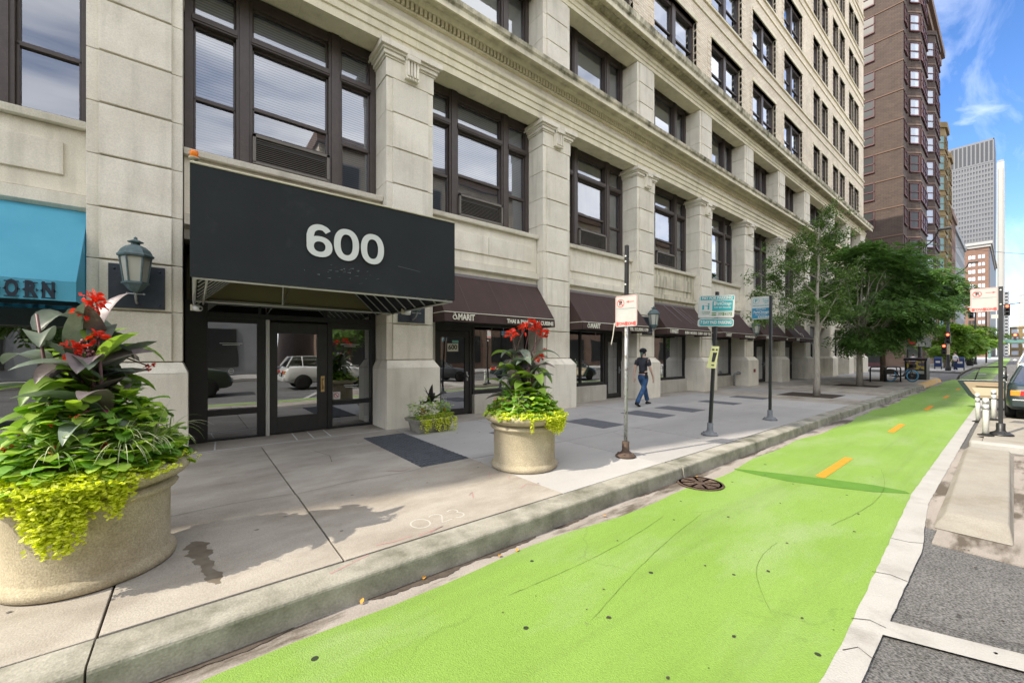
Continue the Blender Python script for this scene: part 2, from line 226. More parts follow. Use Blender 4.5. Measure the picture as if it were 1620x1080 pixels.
# ---------------------------------------------------------------- mesh helpers
class MB:
    def __init__(s): s.v = []; s.f = []; s.mi = []; s.sm = []; s.m = 0; s.smooth = False
    def add(s, vs, fs, sm=None):
        o = len(s.v); s.v += [tuple(p) for p in vs]
        for f in fs: s.f.append(tuple(i+o for i in f)); s.mi.append(s.m); s.sm.append(s.smooth if sm is None else sm)
        return s
    def box(s, x0, x1, y0, y1, z0, z1):
        return s.add([(x0, y0, z0), (x1, y0, z0), (x1, y1, z0), (x0, y1, z0), (x0, y0, z1), (x1, y0, z1), (x1, y1, z1), (x0, y1, z1)],
              [(0, 3, 2, 1), (4, 5, 6, 7), (0, 1, 5, 4), (1, 2, 6, 5), (2, 3, 7, 6), (3, 0, 4, 7)], False)
    def frustum(s, a, b):   # a,b = (x0,x1,y0,y1,z)
        vs = [(a[0], a[2], a[4]), (a[1], a[2], a[4]), (a[1], a[3], a[4]), (a[0], a[3], a[4]), (b[0], b[2], b[4]), (b[1], b[2], b[4]), (b[1], b[3], b[4]), (b[0], b[3], b[4])]
        return s.add(vs, [(0, 3, 2, 1), (4, 5, 6, 7), (0, 1, 5, 4), (1, 2, 6, 5), (2, 3, 7, 6), (3, 0, 4, 7)], False)
    def prism(s, prof, a, b, axis='x'):   # closed profile extruded along an axis; prof = 2-tuples of the other two axes
        n = len(prof); vs = []
        for t in (a, b):
            for p, q in prof: vs.append((t, p, q) if axis == 'x' else ((p, t, q) if axis == 'y' else (p, q, t)))
        return s.add(vs, [tuple(range(n)), tuple(range(2*n-1, n-1, -1))]+[(i, i+n, (i+1) % n+n, (i+1) % n) for i in range(n)], False)
    def tube(s, pts, r, n=8, cap=True, sm=True):
        pts = [Vector(p) for p in pts]; rs = r if isinstance(r, (list, tuple)) else [r]*len(pts)
        vs = []; up = None
        for i, p in enumerate(pts):
            d = (pts[min(i+1, len(pts)-1)]-pts[max(i-1, 0)]).normalized()
            if up is None: up = Vector((0, 0, 1)) if abs(d.z) < .9 else Vector((1, 0, 0))
            a = d.cross(up).normalized(); b = a.cross(d).normalized(); up = b
            for k in range(n): vs.append(p+(a*math.cos(2*PI*k/n)+b*math.sin(2*PI*k/n))*rs[i])
        fs = [(i*n+k, i*n+(k+1) % n, (i+1)*n+(k+1) % n, (i+1)*n+k) for i in range(len(pts)-1) for k in range(n)]
        s.add(vs, fs, sm)
        if cap:
            o = len(s.v)-len(vs); s.f += [tuple(o+k for k in range(n-1, -1, -1)), tuple(o+(len(pts)-1)*n+k for k in range(n))]; s.mi += [s.m]*2; s.sm += [False]*2
        return s
    def lathe(s, prof, n=24, c=(0, 0), sm=True, sx=1, sy=1, rot=0, cap=True):   # prof = (r,z)
        vs = [(c[0]+r*sx*math.cos(2*PI*k/n+rot), c[1]+r*sy*math.sin(2*PI*k/n+rot), z) for r, z in prof for k in range(n)]
        fs = [(i*n+k, i*n+(k+1) % n, (i+1)*n+(k+1) % n, (i+1)*n+k) for i in range(len(prof)-1) for k in range(n)]
        if cap and prof[0][0] > 1e-4: fs.append(tuple(range(n-1, -1, -1)))
        if cap and prof[-1][0] > 1e-4: fs.append(tuple((len(prof)-1)*n+k for k in range(n)))
        return s.add(vs, fs, sm)
    def sheet(s, poly, z): return s.add([(p[0], p[1], z) for p in poly], [tuple(range(len(poly)))], False)
    def quad(s, a, b, c, d): return s.add([a, b, c, d], [(0, 1, 2, 3)], False)
    def ball(s, c, r, n=10, m=6, sc=(1, 1, 1)):
        vs = [(c[0]+r*sc[0]*math.sin(PI*i/m)*math.cos(2*PI*k/n), c[1]+r*sc[1]*math.sin(PI*i/m)*math.sin(2*PI*k/n), c[2]+r*sc[2]*math.cos(PI*i/m)) for i in range(m+1) for k in range(n)]
        return s.add(vs, [(i*n+k, (i+1)*n+k, (i+1)*n+(k+1) % n, i*n+(k+1) % n) for i in range(m) for k in range(n)], True)
    def build(s, name, mat, parent=None, off=(0, 0, 0), bevel=0, loc=None, rot=None):
        me = bpy.data.meshes.new(name); o = off
        me.from_pydata([(p[0]-o[0], p[1]-o[1], p[2]-o[2]) for p in s.v], [], s.f)
        for m in (mat if isinstance(mat, (list, tuple)) else [mat]): me.materials.append(M[m] if isinstance(m, str) else m)
        me.polygons.foreach_set('material_index', s.mi); me.polygons.foreach_set('use_smooth', s.sm); me.update()
        ob = bpy.data.objects.new(name, me); COL.objects.link(ob)
        if parent: ob.parent = parent
        if loc: ob.location = loc
        if rot: ob.rotation_euler = rot
        if bevel:
            b = ob.modifiers.new('bevel', 'BEVEL'); b.width = bevel; b.segments = 2; b.limit_method = 'ANGLE'
        return ob
def thing(name, label, cat, loc=(0, 0, 0), rz=0, group=None, rot=None):
    o = bpy.data.objects.new(name, None); COL.objects.link(o); o.location = loc; o.rotation_euler = rot or (0, 0, rz); o.empty_display_size = .2
    o['label'] = label; o['category'] = cat
    if group: o['group'] = group
    return o
def tag(o, label, cat, group=None):
    o['label'] = label; o['category'] = cat
    if group: o['group'] = group
    return o
def struct(o): o['kind'] = 'structure'; return o
def copy_tree(o, parent=None):
    c = o.copy(); COL.objects.link(c); c.parent = parent
    for ch in list(o.children): copy_tree(ch, c)
    return c
def text(name, s, size, mat, parent, loc, rot=(PI/2, 0, 0), ext=.002, off=0., align='CENTER', sx=1., space=1., wrap_to=None):
    cu = bpy.data.curves.new(name, 'FONT'); cu.body = s; cu.size = size; cu.extrude = ext; cu.offset = off; cu.align_x = align; cu.align_y = 'CENTER'; cu.space_character = space; cu.resolution_u = 3
    t = bpy.data.objects.new(name+'_tmp', cu); COL.objects.link(t)
    dg = bpy.context.evaluated_depsgraph_get(); me = bpy.data.meshes.new_from_object(t.evaluated_get(dg)); bpy.data.objects.remove(t)
    if wrap_to:
        xs_ = [v.co.x for v in me.vertices]; sx = wrap_to/(max(xs_)-min(xs_))
    for v in me.vertices: v.co.x *= sx
    me.materials.clear(); me.materials.append(M[mat])
    o = bpy.data.objects.new(name, me); COL.objects.link(o); o.parent = parent; o.location = loc; o.rotation_euler = rot
    return o
# ---------------------------------------------------------------- the ground
ZR = -.17
b = MB(); b.sheet([(-400, -600), (1600, -600), (1600, 600), (-400, 600)], ZR-.02); struct(b.build('street', 'asphalt'))
def strip(y0f, y1f, x0, x1, step=.25, z=0, jit=0.):
    b = MB(); xs = np.arange(x0, x1+1e-6, step); L_ = []; R_ = []
    for x in xs: L_.append((x, y0f(x)+random.gauss(0, jit), z)); R_.append((x, y1f(x)+random.gauss(0, jit), z))
    n = len(xs); b.add(L_+R_, [(i, i+1, n+i+1, n+i) for i in range(n-1)]); return b
# bike lane
LG = lambda x: 2.64+.05*math.sin(x*.9)+.03*math.sin(x*2.7+1)
RG = lambda x: .625 if x < 3. else (.625+.15*min(1, (x-3.)/4.))
struct(strip(RG, LG, -6, 40, .12, ZR-.004, .003).build('bike_lane', 'bike_lane_paint'))
struct(strip(lambda x: .76, lambda x: 2.5, 56, 230, 1., ZR-.004).build('bike_lane', 'bike_lane_paint'))
b = MB()
for x0 in (41.5, 45.2, 48.8, 52.3): b.sheet([(x0, .9), (x0+1.6, .9), (x0+1.6, 2.4), (x0, 2.4)], ZR-.004)
struct(b.build('bike_lane_crossing', 'bike_lane_paint'))
# white edge line, cross line, crosswalk bars
b = strip(lambda x: .50 if x < 5.0 else (.50+.115*min(1, (x-5.0)/1.6)), lambda x: RG(x)+.012, -6, 40, .12, ZR, .0025)
b.add([(3.30, .52, ZR+.001), (3.50, .52, ZR+.001), (4.48, -1.9, ZR+.001), (4.28, -1.9, ZR+.001)], [(0, 3, 2, 1)])
struct(b.build('edge_line', 'road_white'))
b = MB()
for y in np.arange(-11, 2.6, 1.25): b.box(38.3, 40.2, y, y+.5, ZR-.006, ZR+.002); b.box(52.6, 54.4, y, y+.5, ZR-.006, ZR+.002)
struct(b.build('crosswalk_marking', 'road_white'))
b = MB()
for x0, x1 in ((6.85, 8.50), (12.0, 13.6), (17.6, 19.3), (22.9, 24.6), (28.4, 30.)):
    b.add([(x0, 1.64, ZR+.001), (x0+.02, 1.75, ZR+.001), (x1+.02, 1.76, ZR+.001), (x1, 1.65, ZR+.001)], [(0, 3, 2, 1)])
struct(b.build('lane_dash', 'road_orange'))
b = MB(); pts = [(6.34, 2.58), (6.36, 2.3), (6.44, 1.92), (6.6, 1.5), (6.78, 1.1), (6.95, .8)]
for i, (x, y) in enumerate(pts): pass
wd = [.03, .14, .24, .27, .22, .05]
vs = [(x-wd[i]/2-.03*random.random(), y, ZR) for i, (x, y) in enumerate(pts)]+[(x+wd[i], y+.05, ZR) for i, (x, y) in enumerate(pts)]
b.add(vs, [(i, i+6, i+7, i+1) for i in range(5)]); struct(b.build('fresh_paint_streak', 'green_fresh'))
b = MB()
def scuff(b, pts, w):
    pts = [Vector((p[0], p[1], ZR)) for p in pts]; n = len(pts); vs = []
    for sgn in (-1, 1):
        for i, p in enumerate(pts):
            d = (pts[min(i+1, n-1)]-pts[max(i-1, 0)]).normalized(); s_ = Vector((-d.y, d.x, 0)); vs.append(p+s_*sgn*w*random.uniform(.2, .8)*(0.3 if i in (0, n-1) else 1))
    b.add(vs, [(i, i+1, n+i+1, n+i) for i in range(n-1)])
def curve2(a, c, bow, n=24):
    a = Vector(a); c = Vector(c); d = c-a; s_ = Vector((-d.y, d.x)); return [a+d*t+s_*bow*math.sin(PI*t)+s_.normalized()*random.gauss(0, .0018) for t in [i/n for i in range(n+1)]]
scuff(b, curve2((1.75, 2.25), (3.9, 2.32), -.03, 40), .0035); scuff(b, curve2((2.0, 1.7), (4.3, 2.1), .02, 40), .003); scuff(b, curve2((5.0, 1.15), (8.1, 1.25), -.06, 40), .004)
scuff(b, curve2((3.0, 1.0), (4.2, 1.35), .1, 20), .003)
surf('scuff_dark', (.11, .17, .035), (.15, .24, .05), scale=30, rough=.8); struct(b.build('scuff_mark', 'scuff_dark'))

# gutter + kerb + corner
corner = [(36.5, 2.86), (39, 3.15), (42, 4.2), (45, 6.3), (47.3, 9), (48.2, 12), (48.3, 40)]
def band(z, inner, outer):   # polygons from two polylines
    n = len(inner); b = MB(); b.add([(*p, z) for p in inner]+[(*p, z) for p in outer], [(i, i+1, n+i+1, n+i) for i in range(n-1)]); return b
kx = [(-30, 2.86), (-1., 2.88)] + [(x, 2.87) for x in np.arange(2, 36, 4)] + corner
def offs(pl, d):
    out = []
    for i, p in enumerate(pl):
        a = Vector(pl[max(i-1, 0)]); c = Vector(pl[min(i+1, len(pl)-1)]); t = (c-a).normalized(); out.append((p[0]+t.y*d, p[1]-t.x*d))
    return out
b = strip(lambda x: 2.45, lambda x: 2.86, -12, 37, .5, ZR-.008); struct(b.build('gutter', 'gutter_concrete'))
# kerb in cast lengths, each with its own battered face, rounded nose and slight misalignment
b = MB()
xj = [-30, -9, -4.6, -.42, 2.77, 5.28, 7.35, 10.4, 13.4, 16.4, 19.4, 22.4, 25.4, 28.9]
prof0 = [(2.835, ZR-.05), (2.84, ZR), (2.852, -.028), (2.857, -.014), (2.866, -.005), (2.88, 0), (3.115, .003), (3.13, -.3)]
for i in range(len(xj)-1):
    dy = random.uniform(-.012, .012); dz = random.uniform(-.006, .006)
    xs = np.linspace(xj[i]+.006, xj[i+1]-.006, max(2, int((xj[i+1]-xj[i])/.12))); n = len(prof0); vs = []
    for x in xs:
        e = .004*math.sin(x*2.1)+.003*math.sin(x*7.7+i)+random.gauss(0, .0004)
        for k, (y, z) in enumerate(prof0): vs.append((x, y+dy+(e if 1 <= k <= 5 else 0), z+dz+(random.gauss(0, .0004) if k in (3, 4, 5) else 0)))
    b.add(vs, [(j*n+k, j*n+k+1, (j+1)*n+k+1, (j+1)*n+k) for j in range(len(xs)-1) for k in range(n-1)]+[tuple(range(n)), tuple((len(xs)-1)*n+k for k in range(n-1, -1, -1))])
struct(b.build('kerb', 'kerb_concrete'))
surf('kerb_yellow', (.62, .34, .05), (.7, .42, .08), scale=4, rough=.8, c3=(.45, .4, .32), s3=3, t3=(.5, .6))
def kerb_run(pl, name, mat):
    b = MB(); n = len(pl); a0 = offs(pl, .05); a2 = offs(pl, -.04); a3 = offs(pl, -.26)
    vs = [(*p, ZR-.03) for p in a0]+[(*p, -.03) for p in pl]+[(*p, 0) for p in a2]+[(*p, .002) for p in a3]
    b.add(vs, [(k*n+i, k*n+i+1, (k+1)*n+i+1, (k+1)*n+i) for k in range(3) for i in range(n-1)], True); return struct(b.build(name, mat))
kerb_run([(28.91, 2.86), (33, 2.86), (36.5, 2.86)], 'yellow_kerb', 'kerb_yellow'); kerb_run(corner, 'kerb', 'kerb_concrete')
# sidewalk slabs (each its own island, real joints between them)
b = MB()
XJ = [-14, -9.2, -4.6, -.42, .88, 3.22, 5.2, 7.3, 9.4, 11.5, 13.6, 15.7, 17.8, 19.9, 22, 24.1, 26.2, 28.3, 30.4, 32.5, 34.6, 36.7]
for i in range(len(XJ)-1):
    for y0, y1 in (((3.135, 4.93), (4.94, 7.86)) if XJ[i+1] < 3.3 else ((3.135, 5.0), (5.01, 6.6), (6.61, 7.86))):
        for q, (xa, xb) in enumerate([(XJ[i], XJ[i+1])]):
            g = .010 if XJ[i] in (.88, -.42) else .004
            b.m = 0 if (XJ[i+1] < 3.3 or XJ[i] > 19 or (14 < XJ[i] < 16)) else 1
            zz = random.uniform(-.003, .003)
            b.box(xa+g, xb-.004, y0, y1, -.12, zz)
b.m = 1
pc = [(36.7, 3.14)]+[(p[0], p[1]) for p in offs(corner, -.27)[1:]]+[(36.7, 40)]
b.prism(pc, -.12, .0, 'z')
b.m = 0; b.box(-14, 36.7, 7.87, 9.7, -.12, -.002)
struct(b.build('sidewalk', ['sidewalk_old', 'sidewalk_new'], bevel=.004))
b = MB(); b.box(-30, 36.7, 3.10, 9.7, -.14, -.025); struct(b.build('sidewalk_joint', 'joint_dark'))
# dark threshold strip with pale mortar lines in front of the entrance
b = MB()
for x in (.25, 1.45, 1.72, 2.02): b.add([(x, 8.05, .0015), (x+.022, 8.05, .0015), (x+.06, 8.8, .0015), (x+.035, 8.8, .0015)], [(0, 1, 2, 3)])
b.add([(-.1, 7.98, .0015), (3.1, 7.98, .0015), (3.1, 8.0, .0015), (-.1, 8.01, .0015)], [(0, 1, 2, 3)])
struct(b.build('mortar_line', 'letter_white'))
# dark paving grates / vault lights, tree pits
surf('grate_iron', (.075, .083, .095), (.11, .118, .13), scale=6, rough=.7)
def vault(x0, x1, y0, y1, name, label, grp=None, m='vault_plate'):
    b = MB(); b.box(x0, x1, y0, y1, -.02, .006)
    if x1 < 4:
        for x in np.arange(x0+.03, x1-.02, .05): b.box(x, x+.02, y0+.02, y1-.02, .0, .014)
        for y in np.arange(y0+.06, y1, .12): b.box(x0, x1, y, y+.02, .0, .016)
    o = b.build(name, m, off=(x0, y0, 0), loc=(x0, y0, 0)); tag(o, label, 'grate' if x1 < 4 else 'vault light', grp)
vault(2.44, 3.20, 5.06, 7.45, 'pavement_grate', 'long dark iron pavement grate beside the building entrance', m='grate_iron')
for i, (x0, x1, l) in enumerate(((4.55, 5.2, 'dark vault light panel set in the pavement just behind the flowering round planter'), (6.68, 7.42, 'dark pavement panel left of the galvanised sign pole, second from the planter'), (8.78, 9.55, 'dark pavement panel in front of the walking person, nearest them'),
        (10.38, 11.1, 'dark pavement panel just beyond the walking person'), (12.9, 13.5, 'dark pavement panel behind the leaning pole with the pay for parking sign'), (15.2, 15.9, 'farthest dark pavement panel, before the first street tree'))):
    vault(x0, x1, 5.33, 6.45, 'vault_light', l, 'dark vault light panels in the pavement')
b = MB()
b.box(17.4, 19.2, 3.95, 5.65, -.1, .004); b.box(24.7, 26.3, 3.95, 5.6, -.1, .004); b.box(30.6, 32.2, 4.0, 5.6, -.1, .004); struct(b.build('tree_pit', 'soil'))
# far side of the crossing
b = MB(); b.box(54.6, 320, 3.0, 40, -.12, .0); struct(b.build('sidewalk', 'sidewalk_new')); b = MB(); b.box(54.5, 320, 2.8, 3.0, ZR-.02, .004); struct(b.build('kerb', 'kerb_concrete'))
# spray-painted survey marks and stains
surf('spray_pink', (.42, .22, .21), (.36, .27, .24), scale=30, rough=.9); surf('chalk', (.46, .44, .39), rough=.9); surf('wet_stain', (.13, .105, .075), (.20, .175, .14), scale=9, rough=.4)
def stroke(b, pts, w, z=.003):
    P_ = [Vector((*p, z)) for p in pts]; n = len(P_); vs = []
    for sg in (-1, 1):
        for i, p in enumerate(P_):
            d = (P_[min(i+1, n-1)]-P_[max(i-1, 0)]).normalized(); vs.append(p+Vector((-d.y, d.x, 0))*sg*w*random.uniform(.35, .6))
    b.add(vs, [(i, i+1, n+i+1, n+i) for i in range(n-1)])
b = MB()
def arc(cx, cy, rx, ry, a0, a1, n=16): return [(cx+rx*math.cos(math.radians(a0+(a1-a0)*i/n)), cy+ry*math.sin(math.radians(a0+(a1-a0)*i/n))) for i in range(n+1)]
stroke(b, arc(1.62, 3.38, .085, .1, 0, 360, 24), .014)
stroke(b, arc(1.80, 3.43, .06, .06, 150, -40, 12)+[(1.79, 3.28), (1.9, 3.29)], .014)
stroke(b, arc(1.99, 3.44, .05, .05, 150, -60, 10)+arc(1.99, 3.34, .06, .06, 70, -140, 10), .014)
struct(b.build('chalk_number', 'chalk'))
b = MB()
for p in ([(1.15, 3.22), (1.3, 3.19), (1.45, 3.2)], [(1.5, 3.16), (1.75, 3.2), (1.6, 3.15)], [(2.35, 3.62), (2.44, 3.78), (2.36, 3.72)], [(2.9, 4.1), (3.05, 4.3)], [(3.15, 4.0), (3.05, 3.9), (3.2, 3.84)], [(3.35, 4.3), (3.45, 4.32), (3.4, 4.42), (3.5, 4.45)],
          [(2.0, 5.2), (2.15, 5.05), (2.3, 5.1)], [(.75, 3.0), (1.05, 3.1)], [(2.95, 3.55), (3.1, 3.62), (3.2, 3.5)]): stroke(b, p, .016, .0045)
struct(b.build('spray_mark', 'spray_pink'))
b = MB()
kn = [(4.22, .0, .03), (4.08, .03, .085), (3.9, .045, .07), (3.74, .065, .05), (3.62, .085, .035), (3.52, .10, .05), (3.42, .12, .045), (3.34, .13, .02)]
def kint(y, c): 
    ys = [k[0] for k in kn][::-1]; return float(np.interp(y, ys, [k[c] for k in kn][::-1]))
yy_ = np.linspace(4.22, 3.34, 60)
Lp = [(kint(y, 1)-kint(y, 2)*(1+.25*math.sin(y*37)+.12*math.sin(y*91)), y) for y in yy_]; Rp = [(kint(y, 1)+kint(y, 2)*(.8+.3*math.sin(y*29+1)+.1*math.sin(y*83)), y) for y in yy_]
b.add([(*p, .004) for p in Lp]+[(*p, .004) for p in Rp], [(i, 60+i, 61+i, i+1) for i in range(59)])
struct(b.build('water_stain', 'wet_stain'))
# manhole cover
t = thing('manhole_cover', 'rusty round iron sewer cover in the gutter beside the green lane', 'manhole cover', (5.27, 2.60, ZR))
b = MB(); b.lathe([(.0, .0), (.265, 0), (.265, .012), (.235, .012), (.235, .004), (0, .004)], 40)
for a in range(8):
    c_, s_ = math.cos(a*PI/4), math.sin(a*PI/4); b.add([(c_*.06-s_*.012, s_*.06+c_*.012, .012), (c_*.06+s_*.012, s_*.06-c_*.012, .012), (c_*.23+s_*.02, s_*.23-c_*.02, .012), (c_*.23-s_*.02, s_*.23+c_*.02, .012)], [(0, 1, 2, 3)])
    for r0 in (.11, .17):
        cc, ss = math.cos((a+.5)*PI/4), math.sin((a+.5)*PI/4); b.box(cc*r0-.022, cc*r0+.022, ss*r0-.022, ss*r0+.022, 0, .013)
b.lathe([(.07, .004), (.07, .013), (0, .013)], 16); b.build('cover_plate', 'rusty_iron', t)
b = MB(); b.lathe([(.27, 0), (.29, 0), (.29, .01), (.27, .012)], 40); b.build('rim', 'rusty_iron', t)
# parking-lane island: low concrete block, gap with puddle, white-faced kerb, raised pad
surf('island_concrete', (.29, .27, .23), (.36, .335, .285), scale=2, rough=.9, bump=.4, bscale=60, c3=(.23, .20, .155), s3=1.2, t3=(.5, .75), fine=.1, fscale=90)
b = MB()
b.add([(5.75, .50, ZR), (5.75, -.0, ZR), (10.9, .0, ZR), (10.9, .56, ZR), (6.15, .44, -.10), (6.15, .03, -.09), (10.8, .05, -.09), (10.85, .50, -.10)],
      [(0, 1, 5, 4), (1, 2, 6, 5), (2, 3, 7, 6), (3, 0, 4, 7), (4, 5, 6, 7)]); struct(b.build('median_block', 'island_concrete', bevel=.015))
b = MB(); b.box(5.3, 5.75, -2.4, .47, ZR-.05, ZR-.006); b.box(5.75, 11.0, -2.4, .66, ZR-.05, ZR-.006); struct(b.build('concrete_apron', 'gutter_concrete'))
m = surf('puddle_water', (.03, .03, .035), rough=.02, spec=1.)
b = MB(); b.sheet([(7.4+1.4*math.cos(a)+(1.4 if math.cos(a) > 0 else 0), -.34+.24*math.sin(a)) for a in np.linspace(0, 2*PI, 24)[:-1]], ZR); struct(b.build('puddle', 'puddle_water'))
b = MB(); b.box(11.05, 11.25, -2.4, .5, ZR-.02, -.028); struct(b.build('white_kerb', 'road_white', bevel=.03))
b = MB(); b.box(11.252, 15.75, -2.4, .36, ZR-.02, -.032); b.box(11.252, 15.75, .37, .52, ZR-.02, -.07); struct(b.build('island_pad', 'island_concrete', bevel=.01))

# gum, tar and grit spots on pavement and lane
random.seed(17); b = MB()
def blot(b, x, y, r, z):
    n = 9; ph = random.random()*6; b.sheet([(x+r*(1+.25*math.sin(2*a+ph)+.12*math.sin(5*a))*math.cos(a), y+r*.8*(1+.2*math.cos(3*a+ph))*math.sin(a)) for a in np.linspace(0, 2*PI, n+1)[:-1]], z)
for k in range(90): blot(b, random.uniform(-1.5, 16), random.uniform(3.2, 7.7), random.uniform(.006, .022), .0045)
surf('old_gum', (.13, .12, .105), (.2, .185, .16), scale=20, rough=.9); o = b.build('gum_spots', 'old_gum'); o['kind'] = 'stuff'; o['label'] = 'dark gum spots scattered over the pavement'; o['category'] = 'gum spots'
b = MB()
for (x, y) in ((1.95, 1.15), (2.35, 1.9), (2.9, 2.25), (2.55, 1.05), (3.3, 1.6), (3.9, 2.2), (4.3, 1.3), (4.4, 1.9), (4.9, 1.0), (5.3, 1.7), (5.5, .95), (6.1, 1.25), (6.4, 2.2), (3.1, .9), (3.6, 1.2), (7.4, 1.3), (8.1, 2.1), (2.1, 1.6), (1.6, 2.1)): blot(b, x+random.gauss(0, .08), y+random.gauss(0, .05), random.uniform(.006, .02), ZR+.001)
for k in range(30): blot(b, random.uniform(1.5, 14), random.uniform(.9, 2.5), random.uniform(.002, .006), ZR+.001)
for k in range(16): blot(b, random.uniform(2.9, 5.4), random.uniform(-.5, .42), random.uniform(.006, .014), ZR+.001)
o = b.build('tar_spots', 'joint_dark'); o['kind'] = 'stuff'; o['label'] = 'black tar spots on the green lane and asphalt'; o['category'] = 'tar spots'
# hairline cracks across the white paint and the pavement slabs
b = MB()
for p in (((2.95, .62), (3.05, .57), (3.0, .50)), ((3.35, .66), (3.42, .58), (3.4, .5)), ((3.7, .50), (3.68, .3), (3.75, .1), (3.85, -.05)), ((4.2, .70), (4.25, .6), (4.22, .5)), ((5.1, .72), (5.12, .6), (5.2, .5))): stroke(b, p, .006, ZR+.0035)
for p in (((.9, 4.95), (1.5, 5.02), (2.1, 4.97), (2.44, 5.0)), ((-.3, 5.0), (.3, 5.05), (.85, 4.98)), ((1.55, 6.1), (1.62, 6.5), (1.5, 7.0)), ((5.9, 4.2), (6.3, 4.5), (6.5, 4.95)), ((9.6, 4.0), (9.9, 4.6), (9.8, 5.0))): stroke(b, p, .006, .005)
struct(b.build('hairline_crack', 'joint_dark'))

surf('gutter_dirt', (.055, .043, .033), (.10, .08, .062), scale=14, rough=.9, bump=.6, bscale=40)
b = MB(); random.seed(9)
for x0, x1, w0 in ((.95, 2.55, .12), (2.78, 3.3, .07), (-.3, .5, .06), (4.2, 4.9, .07), (7.0, 8.2, .08)):
    n = int((x1-x0)/.03); xs = np.linspace(x0, x1, n); w_ = [w0*math.sin(PI*i/(n-1))**.5*(.65+.22*math.sin(i*.13+x0)+.12*math.sin(i*.37+1)+random.uniform(-.12, .12))+.004 for i in range(n)]
    b.add([(x, 2.838, ZR-.003) for x in xs]+[(x, 2.838-abs(w_[i]), ZR-.003) for i, x in enumerate(xs)], [(n+i, n+i+1, i+1, i) for i in range(n-1)])
struct(b.build('gutter_dirt', 'gutter_dirt'))
# ---------------------------------------------------------------- the stone building
PW = 1.08
PL = [3.16+4.48*(k-1) for k in range(-3, 8)]          # left edges of piers; index k+3
PL = [round(x, 3) for x in PL]
PIERS = [(x, x+PW) for x in PL[:-1]]+[(PL[-1], PL[-1]+PW), (35.6, 36.8), (40.15, 41.35), (44.8, 46.4)]
PIERS[3] = (-1.2, -.14)
GAPS = [(PIERS[i][1], PIERS[i+1][0]) for i in range(len(PIERS)-1)]   # GAPS[2] = left of entrance pier, GAPS[3] = entrance
TOPZ = 37.
B = thing('stone_building', 'pale limestone and tan brick building of many storeys along the pavement', 'building', (0, 8.2, 0))
OFF = (0, 8.2, 0)
# --- masses hidden behind the facade (unseen roof steps at left, shaped to set the pavement's shadow edge)
b = MB()
x0w, x1w = -18.6, 46.4
b.box(-44, -21.3, 8.5, 24, 0, 19.2); b.box(-21.299, x0w-.0, 8.5, 24, 0, 23)
b.box(x0w+.001, x1w-.02, 10.4, 26, 0, TOPZ-.3); b.build('building_core', 'dark_interior', B, OFF)
# --- brick shaft
WB = 8.3
rows = [(13.3+3.62*i, 15.46+3.62*i) for i in range(6)]
ops = [(a+.14, c-.10) for a, c in GAPS[2:10]]
ops = [o for o in ops if o[0] < 31]+[(32.2, 33.6), (34.1, 35.5), (36.8, 38.2), (38.7, 40.1), (41.4, 42.8), (43.2, 44.6)]
b = MB()
b.box(x0w, x1w, WB, 8.9, 12.78, rows[0][0])
for i, (z0, z1) in enumerate(rows):
    xs = [x0w]+[v for o in ops for v in o]+[x1w]
    for j in range(0, len(xs), 2): b.box(xs[j], xs[j+1], WB, 8.9, z0, z1)
    zn = rows[i+1][0] if i < 5 else TOPZ
    b.box(x0w, x1w, WB, 8.9, z1, zn)
b.box(x1w-.3, x1w, 8.9, 24, 12.78, TOPZ)
b.build('brick_wall', 'tan_brick', B, OFF)
b = MB()
for i, (z0, z1) in enumerate(rows):
    for dz, p in ((-.10, .07), (-.62, .05)) if i else ():
        b.box(x0w, x1w+.05, WB-p, WB+.02, z0+dz-.09, z0+dz)
    for o in ops:
        b.box(o[0]-.05, o[1]+.05, WB-.05, WB+.3, z1+.0, z1+.16)
        if i == 0: continue
b.build('string_course', 'limestone_moulding', B, OFF)
# brick quoins with shallow recessed courses beside the windows
b = MB()
for (z0, z1) in rows[:5]:
    for j, o in enumerate(ops):
        for k in range(7):
            zz = z0+.02+k*.31
            b.box(o[0]-.34, o[0], WB-.012, WB+.1, zz, zz+.24); b.box(o[1], o[1]+.34, WB-.012, WB+.1, zz, zz+.24)
b.build('brick_quoin', 'tan_brick', B, OFF)
# --- stone piers, 1st/2nd storey and 3rd storey
def pier(b, x0, x1):
    b.box(x0+.03, x1-.03, 8.25, 9.2, 0, 11.8)                          # core
    # base block with bevelled cap
    b.box(x0-.07, x1+.07, 8.0, 9.0, -.05, 1.25); b.frustum((x0-.07, x1+.07, 8.0, 9.0, 1.254), (x0-.0, x1+.0, 8.17, 9.0, 1.42))
    z = 1.43
    for zt in [2.20, 2.93, 3.68, 4.43, 5.18, 5.93, 6.68, 7.40]:
        b.box(x0, x1, 8.205, 8.86, z+.004, zt-.004)
        b.box(x0+.13, x1-.13, 8.165, 8.3, z+.008, zt-.022)
        z = zt
    # capital
    b.box(x0-.012, x1+.012, 8.185, 8.86, 7.407, 7.78)
    for (zz, zt, p) in ((7.782, 7.82, .04), (7.822, 7.90, .075), (7.902, 7.95, .11), (7.952, 8.07, .16)): b.box(x0-p, x1+p, 8.2-p, 8.86, zz, zt)
    # upper storey
    z = 9.45
    for zt in [9.72, 10.42, 11.12, 11.795]:
        b.box(x0, x1, 8.205, 8.86, z+.004, zt-.004); b.box(x0+.13, x1-.13, 8.165, 8.3, z+.008, zt-.022); z = zt
